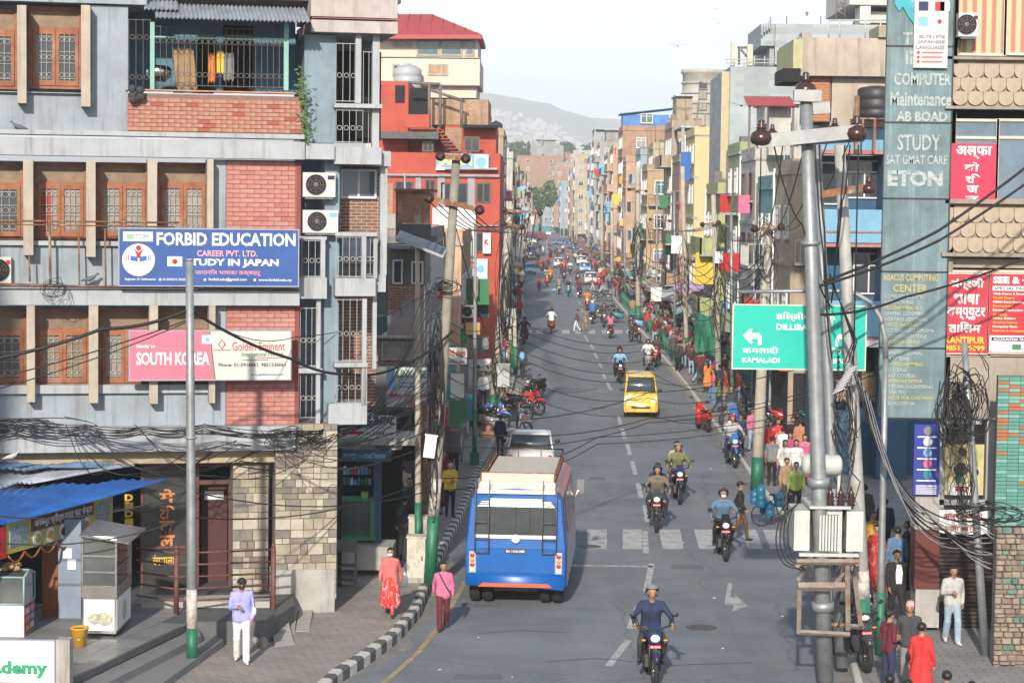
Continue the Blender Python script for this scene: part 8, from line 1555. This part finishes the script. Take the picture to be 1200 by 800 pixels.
c = P(972,547,YP+.1); m = MB(); m.lathe((c.x-p.x-.10, .25, c.z-q.z), [(.02,-.40),(.15,-.38),(.20,-.33),(.21,0),(.20,.33),(.15,.38),(.02,.40)], 20, 0, 'x'); m.build('conservator', TGm, TF); m = MB(); m.tube([(.92,.25,h),(.92,.25,h+.6)], .035, 6); m.tube([(.52,.25,h),(.52,.25,h+.6)], .035, 6); m.build('conservator_leg', TGm, TF, kind='stuff')
for k in range(3): m = MB(); x = .48+.20*k; m.lathe((x+.22,-.2,h+.05), [(.09,0),(.05,.05),(.09,.08),(.05,.12),(.08,.15),(.05,.19),(.07,.22),(.03,.28),(.015,.36)], 12); m.build('bushing', INS, TF)
FR_ = thing('transformer_platform', 'rusty pale steel frame that carries the transformer between the poles', 'frame', P(935,700,YP)); o_ = Vector(FR_.location); PFm = M('platform_steel',(.25,.215,.18),.7,var=.3,scale=5,col2=(.26,.13,.07)); m = MB()
def bar(x0,y0,x1,y1,dy0,dy1,wd=.055): a = P(x0,y0,YP+dy0)-o_; b_ = P(x1,y1,YP+dy1)-o_; m.tube([a,b_], wd*.95, 4, smooth=False)
for a in ((933,658,1006,658,-.35,-.35,.06),(935,687,990,687,-.35,-.35,.09),(935,740,996,743,-.35,-.35,.05),(937,689,936,742,-.35,-.35,.045),(993,660,994,738,-.3,-.3,.05),(1000,662,1009,733,.4,.4,.05),(972,732,1012,734,.5,.5,.05),(936,678,944,662,-.35,.5,.05),(980,682,994,664,-.3,.5,.05),(935,662,935,662.5,-.35,1.4,.06),(1004,660,1004,660.5,-.35,1.4,.06),(944,688,944,688.4,-.3,1.4,.05)): bar(*a)
m.build('beam', PFm, FR_, kind='stuff')
# direction sign on its cantilever post
YS_ = 43.5
t, bE, dE = pole('slim pole with green foot whose curved arm carries the direction sign', (1038,420), (1030,785), YS_, .055, .085, GALV, green=693, z=ZR, name='sign_post')
m = MB(); pts = [P(x,y,YS_)-bE for x, y in ((1038,422),(1037,395),(1032,372),(1020,354),(1003,344),(985,341),(940,341),(865,342))]; m.tube(pts, [.055,.055,.052,.05,.05,.045,.04,.035], 10); m.build('curved_arm', GALV, t); m = MB()
for x in (885,990): a = P(x,341,YS_)-bE; b_ = P(x,358,YS_)-bE; m.tube([a,b_], .02, 6)
m.build('hanger', GALV, t, kind='stuff')
F_ = Frame((0,YS_-.06,0)); DG = M('sign_turquoise',(.0,.42,.33),.45,var=.08,scale=2)
t, w, h, T, B = board(F_, 'direction_sign', 'turquoise road direction sign with white arrows to DILLIBAZAR, KAMALADI and PUTALISADAK', 860,357.5,1013,433,-.02,.05, DG, edge=plain('sign_edge',(.55,.58,.45)))
T('डिल्लीबजार',.32,.10,.70,.25,WT,.02); T('DILLIBAZAR',.325,.29,.70,.385,WT,.03); T('कमलादी',.07,.65,.345,.77,WT,.02); T('KAMALADI',.07,.83,.355,.91,WT,.03); T('पुतलीसडक',.62,.65,.93,.77,WT,.02); T('PUTALISADAK',.62,.83,.93,.91,WT,.03)
def arrow(pts_, nm='arrow'): m = MB(); P_ = [(w*u, -.012, h*(1-v)) for u, v in pts_]; m.add(P_+[(x,-.004,z) for x,y,z in P_], [tuple(range(len(P_)))]); m.build(nm, WT, t)
arrow([(.075,.48),(.125,.37),(.145,.37),(.135,.44),(.19,.44),(.215,.48),(.215,.63),(.188,.63),(.188,.53),(.135,.53),(.148,.60),(.125,.60)]); arrow([(.775,.63),(.775,.50),(.80,.44),(.85,.44),(.84,.37),(.86,.37),(.905,.47),(.86,.58),(.84,.58),(.85,.52),(.803,.52),(.803,.63)]); arrow([(.72,.32),(.72,.20),(.705,.21),(.735,.09),(.775,.22),(.755,.20),(.75,.32)])
# grey ribbed cable sleeve and tangles
m = MB(); a = P(1000,428,YP+.6); b_ = P(982,458,YP+.6); n = 14; m.rings([[a.lerp(b_, i/n)+Vector((.13*k*math.cos(2*PI*j/12), .13*k*math.sin(2*PI*j/12), .07*k*math.cos(2*PI*j/12))) for j in range(12)] for i in range(n+1) for k in ((1.,.8)[i%2],)], 0, True, True); tag(m.build('ribbed_sleeve', SILV, None), 'pale ribbed cable sleeve fixed between the steel poles', 'cable sleeve')
# ------------------------------------------------------------------ medical shop and clutter of the left side street
FS = Frame((P(395,400,52).x, 52, 0)); SH = FS.thing('medical_shop', 'small medical shop with blue fascia and glass counter below the dental sign', 'shop')
def sbx(name, boxes, mat, **kw): return bb(name, boxes, mat, SH, FS, **kw)
SHB = M('shop_blue',(.02,.07,.13),.6,var=.2)
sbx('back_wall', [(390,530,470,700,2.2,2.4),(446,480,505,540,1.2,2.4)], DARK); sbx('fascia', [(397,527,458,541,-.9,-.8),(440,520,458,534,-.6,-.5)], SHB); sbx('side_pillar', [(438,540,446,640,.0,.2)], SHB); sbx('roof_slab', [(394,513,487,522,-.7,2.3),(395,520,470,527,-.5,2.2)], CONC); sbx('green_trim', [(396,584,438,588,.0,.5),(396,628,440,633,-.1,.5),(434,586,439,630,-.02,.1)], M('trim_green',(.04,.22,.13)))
sbx('counter_glass', [(396,588,434,628,.05,.08)], GLC); sbx('counter_shelf', [(397,600,434,601.5,.1,.45),(397,613,434,614.5,.1,.45)], WT); 
for k in range(16): x = 398+(k%8)*4.4; y = (598,611)[k//8]; sbx('medicine_box', [(x,y-4-random.random()*3,x+3.4,y+2,.12,.3)], random.choice((WT,paint('sky'),paint('grey'),paint('green'),paint('red'))))
for k in range(18): x = 398+(k%9)*4.2; y = (556,568)[k//9]; sbx('medicine_box', [(x,y-6-random.random()*4,x+3.2,y,1.9,2.1)], random.choice((WT,paint('sky'),paint('teal'),paint('pink'),paint('green'))))
sbx('green_crate', [(423,577,431,586,.1,.4)], paint('lime')); sbx('step', [(392,640,460,668,-.6,.6)], CONC)
a = FS.q(401,537,-.92); b_ = FS.q(452,530,-.92); lettering('उपचार औषधि पसल', a[0], b_[0], a[1], b_[1], -.92, paint('sky'), SH, .02)
t, w, h, T, B = board(FS, 'signboard', 'white sign reading DENTAL in blue letters above the medical shop', 399,486,464,513,-.75,.06, M('sign_soft_white',(.48,.50,.52),.6,var=.15)); T('DENTAL',.50,.05,.97,.42,paint('navy'),.05); T('and Health Consultancy',.28,.50,.97,.62,paint('denim'),.01); T('01 5364108',.45,.75,.95,.88,paint('navy'),.02); B(.02,.72,.42,.86,REDL); B(.02,.55,.25,.62,paint('sky'))
t, w, h, T, B = board(Frame((0,54,0)), 'signboard', 'white sign reading LINKAGE with red Devanagari lines behind the thin pole', 453,430,502,478,0,.06, M('sign_soft_white')); T('LINKAGE',.25,.06,.95,.26,paint('green',(.02,.12,.08)),.04); B(.35,.38,.95,.40,paint('blue')); T('शिक्षण भ्रमण पुस्तक',.02,.62,.98,.80,REDL,.02); B(.0,.0,.22,.55,paint('sky')); T('consultancy',.3,.44,.9,.52,paint('navy'),.01); T('पसल',.5,.84,.9,.97,REDL,.02)
t, w, h, T, B = board(Frame((0,60,0)), 'signboard', 'small white sign with red Devanagari word hanging right of the leaning pole', 521,407,547,427,0,.05, WT); T('फोटो सेन्टर',.08,.15,.95,.62,REDL,.03); T('फोन 01-442',.1,.75,.9,.9,paint('navy'),.01)
t, w, h, T, B = board(Frame((0,86,0)), 'signboard', 'small red and white sign on the orange plastered house', 504,338,518,350,0,.05, REDL); T('पसल',.2,.3,.8,.7,WT,.03)
FBX = Frame((P(466,400,57).x, 57, 0)); t = FBX.thing('rusty_balcony', 'rusty sheet metal balcony box jutting out above the dark grey house', 'balcony', (0,0,0)); bb('sheet_panel', [(466,224,504,262,0,.05)], M('rust_sheet',(.30,.15,.09),.8,var=.3,scale=3,col2=(.46,.42,.38)), t, FBX); bb('lower_panel', [(466,262,505,277,-.01,.05)], CONCD, t, FBX); bb('side_panel', [(464,224,466,278,0,2)], RUSTY, t, FBX); bb('roof_sheet', [(462,221,508,225,-.1,2.2)], RUSTY, t, FBX); bb('floor', [(464,277,508,284,-.05,2.2)], CONCD, t, FBX)
for k, (x0,y0,x1,y1,Y,mt,lb) in enumerate(((455,290,498,335,60,'darkgrey','grey upper room with white framed windows under the rusty balcony box'),(455,336,490,362,59,'b','red brown brick wall below the grey upper room'),(454,362,490,396,59,'mauve','grey mauve plaster wall below the brick wall'),(443,396,490,430,58,'b','brick wall with a long white framed window above the white sign'))):
 Fx = Frame((P(x0,400,Y).x, Y, 0)); t = Fx.thing('lean_to_room', lb, 'room', (0,0,0), 'stacked rooms behind the thin pole'); bb('wall', [(x0,y0,x1,y1,0,3)], wallmat('b_room',(.30,.13,.085),True) if mt == 'b' else wallmat(mt, WC[mt]), t, Fx)
 if k == 0: simple_window(Fx, t, 460,304,472,333,-.05,WF,1); simple_window(Fx, t, 482,306,496,333,-.05,WF,1); bb('awning', [(455,287,500,292,-.5,0)], TIN, t, Fx)
 if k == 3: simple_window(Fx, t, 447,400,486,422,-.05,CONC,3,pane=CURT); bb('ledge', [(440,394,492,397,-.4,0)], CONC, t, Fx)
for k,(x0,y0,x1,y1,Y,c,lb) in enumerate(((527,470,545,500,66,'green','dark green painted sheet beside the pole cluster'),(505,425,520,470,64,'navy','dark blue shop board in the pole cluster'),(549,420,575,455,100,'white','pale shop shutter under the red building'),(556,395,572,415,105,'grey','grey box over the shop right of the pole cluster'),(536,360,556,398,100,'darkred','dark shop opening board under the red building'),(568,440,582,470,96,'grey','grey cabinet at the foot of the tall cream pole'),(505,478,524,500,62,'red','red shop board low in the pole cluster'),(528,437,544,466,68,'white','white upright shop board right of the leaning pole'),(546,378,562,392,98,'mustard','mustard shop board on the left row'),(522,505,540,530,61,'charcoal','charcoal shutter behind the leaning pole'),(543,462,556,492,78,'teal','teal shop door beyond the dark green sheet'),(470,352,486,372,56,'grey','grey board beside the thin pole'),(474,478,487,496,55,'darkred','dark red board under the long white sign'),(560,350,572,372,104,'navy','navy upright board low on the red building'))):
 p = P(x0,y0,Y); q = P(x1,y1,Y); t = thing('shop_board', lb, 'shop board', (p.x,Y,q.z), 0, 'shop boards in the pole cluster'); m = MB(); m.box(0,q.x-p.x,0,.08,0,p.z-q.z); m.build('panel', paint(c), t); m = MB(); m.box(-.03,0,-.01,.1,0,p.z-q.z); m.box(q.x-p.x,q.x-p.x+.03,-.01,.1,0,p.z-q.z); m.box(-.03,q.x-p.x+.03,-.01,.1,p.z-q.z,p.z-q.z+.03); m.build('frame', GRD, t)
p = P(535,372,99); aircon(Frame((0,99,0)), 542,358,556,372,0,'white air conditioner unit low on the red building'); aircon(Frame((0,119,0)), 468,52,474,60,20,'tiny air conditioner unit on the cream building') if False else None
# shop strips under the right hand row
for k in range(26):
 Y = 100+k*5.6+random.uniform(-1,1); z0 = random.uniform(2.2,3.0); dd = random.uniform(.8,1.9); c = random.choice(('teal','red','sky','green','navy','white','cream','orange','tan','grey')); m = MB(); L_ = random.uniform(2.4,4.4); m.add([(10.9,Y,z0+.7),(10.9,Y+L_,z0+.7),(10.9-dd,Y+L_,z0),(10.9-dd,Y,z0),(10.9,Y,z0+.66),(10.9,Y+L_,z0+.66),(10.9-dd,Y+L_,z0-.16),(10.9-dd,Y,z0-.16)], [(0,1,2,3),(4,7,6,5),(0,4,5,1),(1,5,6,2),(2,6,7,3),(3,7,4,0)])
 o = m.build('shop_awning', paint('awn_'+c, WC.get(c, CL.get(c))), None); tag(o, '%s shop awning over the right crowd, %s from the near end' % (c, ('first','second','third','fourth','fifth','sixth','seventh','eighth','ninth','tenth','eleventh','twelfth','thirteenth','fourteenth','fifteenth','sixteenth','seventeenth','eighteenth','nineteenth','twentieth','twenty first','twenty second','twenty third','twenty fourth','twenty fifth','last')[k]), 'awning', 'awnings over the right pavement')
# ------------------------------------------------------------------ cables
CAB = plain('cable_black', (.012,.012,.014), .6); CABG = plain('cable_grey', (.22,.23,.24), .6)
def wire(pix, r=.012, sag=.15, label='', mat=CAB, name='cable', group='overhead cables', n=12):
 pts = cable([P(x,y,Y) for x,y,Y in pix], r, sag, n); m = MB(); m.tube(pts, r, 5, cap=False); return tag(m.build(name, mat, None, False), label, 'cable', group)
W = wire
W([(-60,428,40),(120,385,40.6),(222,362,41.2)],.035,.10,'thick bundled cable rising from the left edge to the lamp pole before the signboards'); W([(222,362,41.2),(340,420,44),(410,438,47),(470,428,49),(530,388,50.5)],.032,.10,'thick bundled cable from the lamp pole to the leaning pole')
W([(-60,455,40),(222,374,41.2)],.014,.1,'thin cable below the thick one at the left'); W([(-60,470,40),(222,376,41.2)],.012,.12,'lowest thin cable running up to the lamp pole'); W([(222,360,41.2),(345,395,46),(520,330,50.5)],.010,.3,'thin slack cable crossing the pink and white sign')
for k in range(9): W([(-40,500+k*1.0,45.0),(20,492+k*2.2,45.0),(100,497+k*1.2,44.9),(170,500+(k%4)*2,44.9),(240,497+(k%5)*2.5,45.1),(345,505+(k%3)*3,46),(430,500-k*2,48),(515,470-k*4,50.3)],.009+.004*(k%2),.05+.03*(k%4),'strand %s of the cable bunch slung along the lowest ledge' % ('one','two','three','four','five','six','seven','eight','nine')[k])
for k in range(12): 
 x0 = random.uniform(20,330); W([(x0,random.uniform(497,508),45.0),(x0+random.uniform(40,120),random.uniform(525,560),44.8),(min(500,x0+random.uniform(150,250)),random.uniform(470,530),47)],.010,random.uniform(.1,.5),'slack loop of wire hanging off the cable bunch, %s from the left' % ('first','second','third','fourth','fifth','sixth','seventh','eighth','ninth','tenth','eleventh','last')[k])
for k in range(10): W([(345+k*3,505+k*2,46.2),(420+k*4,520-k*8,48),(505,440-k*14,50.4)],.010,.15+.06*(k%3),'wire %s fanning up from the stone wall to the leaning pole' % ('a','b','c','d','e','f','g','h','i','j')[k])
for k, (ya, yb, yc) in enumerate(((575,604,520),(606,590,512),(560,542,500),(540,530,470),(566,560,505))): W([(-60,ya+20,40.5),(222,ya,41.2),(505,yb-30,50.5),(700,yc,62),(1100,yc-70,60)] if k < 2 else [(280,ya-20,46),(505,yb-40,50.5),(760,yc-10,66),(1060,yc-80,62)],.014,.35,'long cable %s crossing low over the road near the minibus' % ('one','two','three','four','five')[k])
for k, (y0, y1) in enumerate(((387,392),(408,399),(430,420),(452,440),(470,474),(420,452),(396,380))): W([(515,y0-20,50.6),(590,y0-20,80),(760,y0+14,92),(900,y1,72)],.014,.55,'cable %s strung across the road beyond the minibus' % ('one','two','three','four','five','six','seven')[k])
W([(530,250,50.5),(590,440,86),(700,455,100)],.012,.4,'cable falling from the rusty arm down to the far pavement'); 
for k in range(6): W([(505+k*9,238+k,50.4),(592+k*6,250,88.6),(600,262+k*4,135)],.015,.7,'phase wire %s from the leaning pole towards the tall cream pole' % ('one','two','three','four','five','six')[k])
for k in range(5): W([(596+k*8,250,88.6),(603+k*2,300,160),(612+k*2,285,300)],.02,1.2,'phase wire %s running up the left side of the street' % ('one','two','three','four','five')[k])
for k in range(5): W([(892+k*26,165,YP),(890+k*6,268,68.5),(836+k*3,262,100.7),(745+k*8,258,162)],.013,.6,'phase wire %s running from the long cross arm up the right side' % ('one','two','three','four','five')[k])
for k in range(7): W([(893,300+k*8,68.8),(843,290+k*12,100.8),(801,300+k*9,122),(748,290+k*7,163),(717,285+k*4,235),(689,270+k*3,370)],.02,.8,'service cable %s slung from pole to pole along the right crowd' % ('one','two','three','four','five','six','seven')[k])
for k in range(4): W([(984,430-k*6,YP+1.9),(898,395-k*16,68.8),(802,330-k*9,122)],.016,.4,'service cable %s dropping from the steel poles to the pole behind the sign' % ('one','two','three','four')[k])
W([(965,330,YP),(1100,270,42),(1260,150,43)],.03,.05,'upper twisted black cable rising to the right edge over the teal board'); W([(960,335,YP),(1100,282,42),(1260,172,43)],.028,.06,'lower twisted black cable rising to the right edge over the teal board'); W([(945,368,YP),(1060,348,43),(1260,275,44)],.026,.12,'black cable crossing the scalloped tiles down to the direction sign')
for k, (x0,x1,y1) in enumerate(((907,975,360),(960,972,362),(990,974,355),(996,978,300),(955,975,420),(1006,1000,430))): W([(x0,170,YP-.2),((x0+x1)/2,(170+y1)/2,YP-.1),(x1,y1,YP+.6)],.016,.25,'black jumper cable %s looping down from the long cross arm' % ('one','two','three','four','five','six')[k])
for k in range(3): W([(972,320+k*3,YP+.4),(1000+k*2,400,YP+.7),(990+k*4,425,YP+.7)],.014,-.02,'black lead %s hanging in front of the direction sign' % ('one','two','three','four','five')[k])
for k in range(4): 
 p0 = P(936-k*2,590+k*3,YP-.3); r_ = .36+.07*k; m = MB(); m.tube([p0+Vector((-r_*.55*math.sin(a), .04*k, -.55+.55*math.cos(a)+.0*k)) for a in [PI*i/14 for i in range(15)]]+[p0+Vector((.15+.03*k,.1,-1.15))], .014, 6, cap=False); tag(m.build('power_cable', CAB, None, False), 'thick black power cable %s looping left of the transformer' % ('one','two','three','four','five','six')[k], 'cable', 'power cables left of the transformer')
for k in range(14): W([(1000+k*1.5,430+k*3,YP+1.6),(1030+k*3,520+k*7,YP+1.8),(1075+k*4,590+k*4,43.8),(1140+k*5,610+k*5,43),(1260,640+k*10,42.4)],.012 if k%3 else .018,.12+.05*(k%4),'grey strand %s sweeping from the steel poles to the stone pillar' % ('a','b','c','d','e','f','g','h','i','j','k','l','m','n')[k],CABG if k%3 else CAB,group='cables sweeping to the stone pillar')
for k in range(8): W([(975,470+k*20,YP+1.3),(992+(k%3)*8,520+k*22,YP+.4),(976,620+k*18,YP)],.012,.1,'slack wire %s tied along the steel poles' % ('one','two','three','four','five','six','seven','eight')[k])
# tangle round the pole by the posters and round the leaning pole
pole('thin grey pole wrapped in cable coils before the beige wall', (1130,400), (1146,640), 43.6, .07, .09, GALV, z=ZR)
def tangle(x, y, Y, rx, rz, n, label, r=.014, mat=CAB, seed=1):
 rn = random.Random(seed); c = P(x,y,Y); m = MB()
 for _ in range(n):
  pts = []; a0 = rn.uniform(0,6.3); s = rn.uniform(.4,1.1); ph = rn.uniform(0,6); ox, oz = rn.gauss(0,.25)*rx, rn.gauss(0,.35)*rz
  for i in range(14): a = a0+i*.55; pts.append(c+Vector((ox+rx*s*math.cos(a)*(1+.2*math.sin(a*2+ph)), .18*math.sin(a*1.3+ph), oz+rz*s*math.sin(a)*(1+.15*math.cos(a*3+ph)))))
  m.tube(pts, r*rn.uniform(.7,1.3), 4, cap=False)
 o = m.build('cable_tangle', mat, None, False); tag(o, label, 'cable tangle', 'tangles of cable on the poles'); o['kind'] = 'stuff'
tangle(1118,485,43.4,.30,.65,26,'black coils of cable hanging by the beige wall below the red posters',.011,seed=2); tangle(1136,470,43.4,.30,.5,12,'looser coils of cable right of the black ones',.010,seed=3); tangle(1128,560,43.4,.25,.8,9,'strands of cable hanging over the product poster',.009,seed=4); tangle(1158,602,43,.6,.2,10,'knot of cable at the top of the stone pillar',.010,seed=8)
tangle(519,335,50.4,.30,.14,8,'coil of cable on the leaning pole above the orange wall',.010,seed=5); tangle(512,450,50.5,.17,1.3,26,'thick mass of cable and boxes down the leaning pole',.010,seed=6); tangle(508,560,50.5,.13,1.1,8,'strands of cable down the foot of the leaning pole',.009,seed=7)
tangle(592,350,88.6,.30,2.2,14,'mass of cable down the tall cream pole',.014,seed=9); tangle(584,430,88.6,.35,1.2,10,'lower cable mess on the tall cream pole',.014,seed=10); tangle(30,497,45,.9,.10,7,'rolled slack of cable on the ledge at the left edge',.008,seed=12); tangle(338,512,46,.5,.22,9,'tangle of wire above the stone wall',.007,seed=13)
tangle(842,345,100.6,.35,2.0,10,'cable tangle on the steel lamp post',.014,seed=14); tangle(800,330,122,.4,1.8,9,'cable tangle on the cream pole in the crowd',.016,seed=15); tangle(748,300,162.5,.5,2.2,9,'cable tangle on the thick concrete pole',.02,seed=16); tangle(897,300,68.6,.3,.8,9,'cable tangle near the top of the pole behind the sign',.011,seed=17); tangle(990,490,YP+1.2,.25,.8,12,'cable tangle below the ribbed sleeve',.010,seed=19); tangle(62,340,45,.25,.2,6,'small scrap of wire on the middle ledge',.005,seed=20)
# wall plant and birds in the sky
m = MB(); rn = random.Random(5)
for k in range(130): p = P(352+rn.gauss(0,4)+k*.06, 85+k*.62+rn.gauss(0,3), 46.6); s = rn.uniform(.03,.07); u = Vector((rn.gauss(0,1),rn.gauss(0,.5),rn.gauss(0,1))).normalized(); v = u.orthogonal().normalized(); m.add([p-u*s,p+v*s*.5,p+u*s,p-v*s*.5],[(0,1,2,3)])
o = m.build('wall_creeper', LEAF[0], None, False); tag(o, 'thin green creeper trailing down beside the brick balcony', 'plant'); o['kind'] = 'stuff'
for k, (x, y, s, Y) in enumerate(((794,54,1.0,170),(869,124,1.1,115),(839,11,.7,220),(842,28,.6,240),(810,42,.5,260),(787,7,.6,230),(814,71,.5,260))):
 p = P(x,y,Y); t = thing('kite_bird', ('dark bird gliding highest contrast in the middle of the sky','dark bird gliding before the grey block','small bird near the top edge of the sky','small bird just below the topmost one','tiny bird right of the dark gliding one','faint bird at the top edge left','tiny faint bird above the round tower')[k], 'bird', p, 0, 'birds gliding in the sky'); m = MB()
 for g_ in (1,-1): m.add([(0,-.12*s,0),(0,.16*s,0),(g_*.5*s,.10*s,.14*s),(g_*.95*s,.05*s,.05*s),(g_*.5*s,-.14*s,.14*s)], [(0,1,2,3,4)])
 m.build('wing', plain('kite_brown',(.05,.045,.04)), t, kind='stuff'); m = MB(); m.tube([(0,-.30*s,0),(0,-.15*s,0),(0,.1*s,0),(0,.35*s,0)], [.02*s,.05*s,.05*s,.03*s], 6); m.build('body', plain('kite_brown'), t)
# ------------------------------------------------------------------ haze: one closed box of even air
h = MB(); h.box(-2600, 2600, -60, 5600, -1.2, 330); ho = h.build('haze', None, None, False)
hmz = bpy.data.materials.new('haze_air'); hmz.use_nodes = True; t = hmz.node_tree; t.nodes.remove(t.nodes['Principled BSDF']); pv = t.nodes.new('ShaderNodeVolumePrincipled')
pv.inputs['Color'].default_value = (.93,.965,1,1); pv.inputs['Density'].default_value = HAZE; pv.inputs['Anisotropy'].default_value = 0.0; t.links.new(pv.outputs[0], t.nodes['Material Output'].inputs['Volume'])
ho.data.materials.clear(); ho.data.materials.append(hmz); ho['kind'] = 'stuff'; ho['label'] = 'pale haze in the air over the street and hills'; hmz.cycles.homogeneous_volume = True
bpy.data.scenes.remove(TMP)
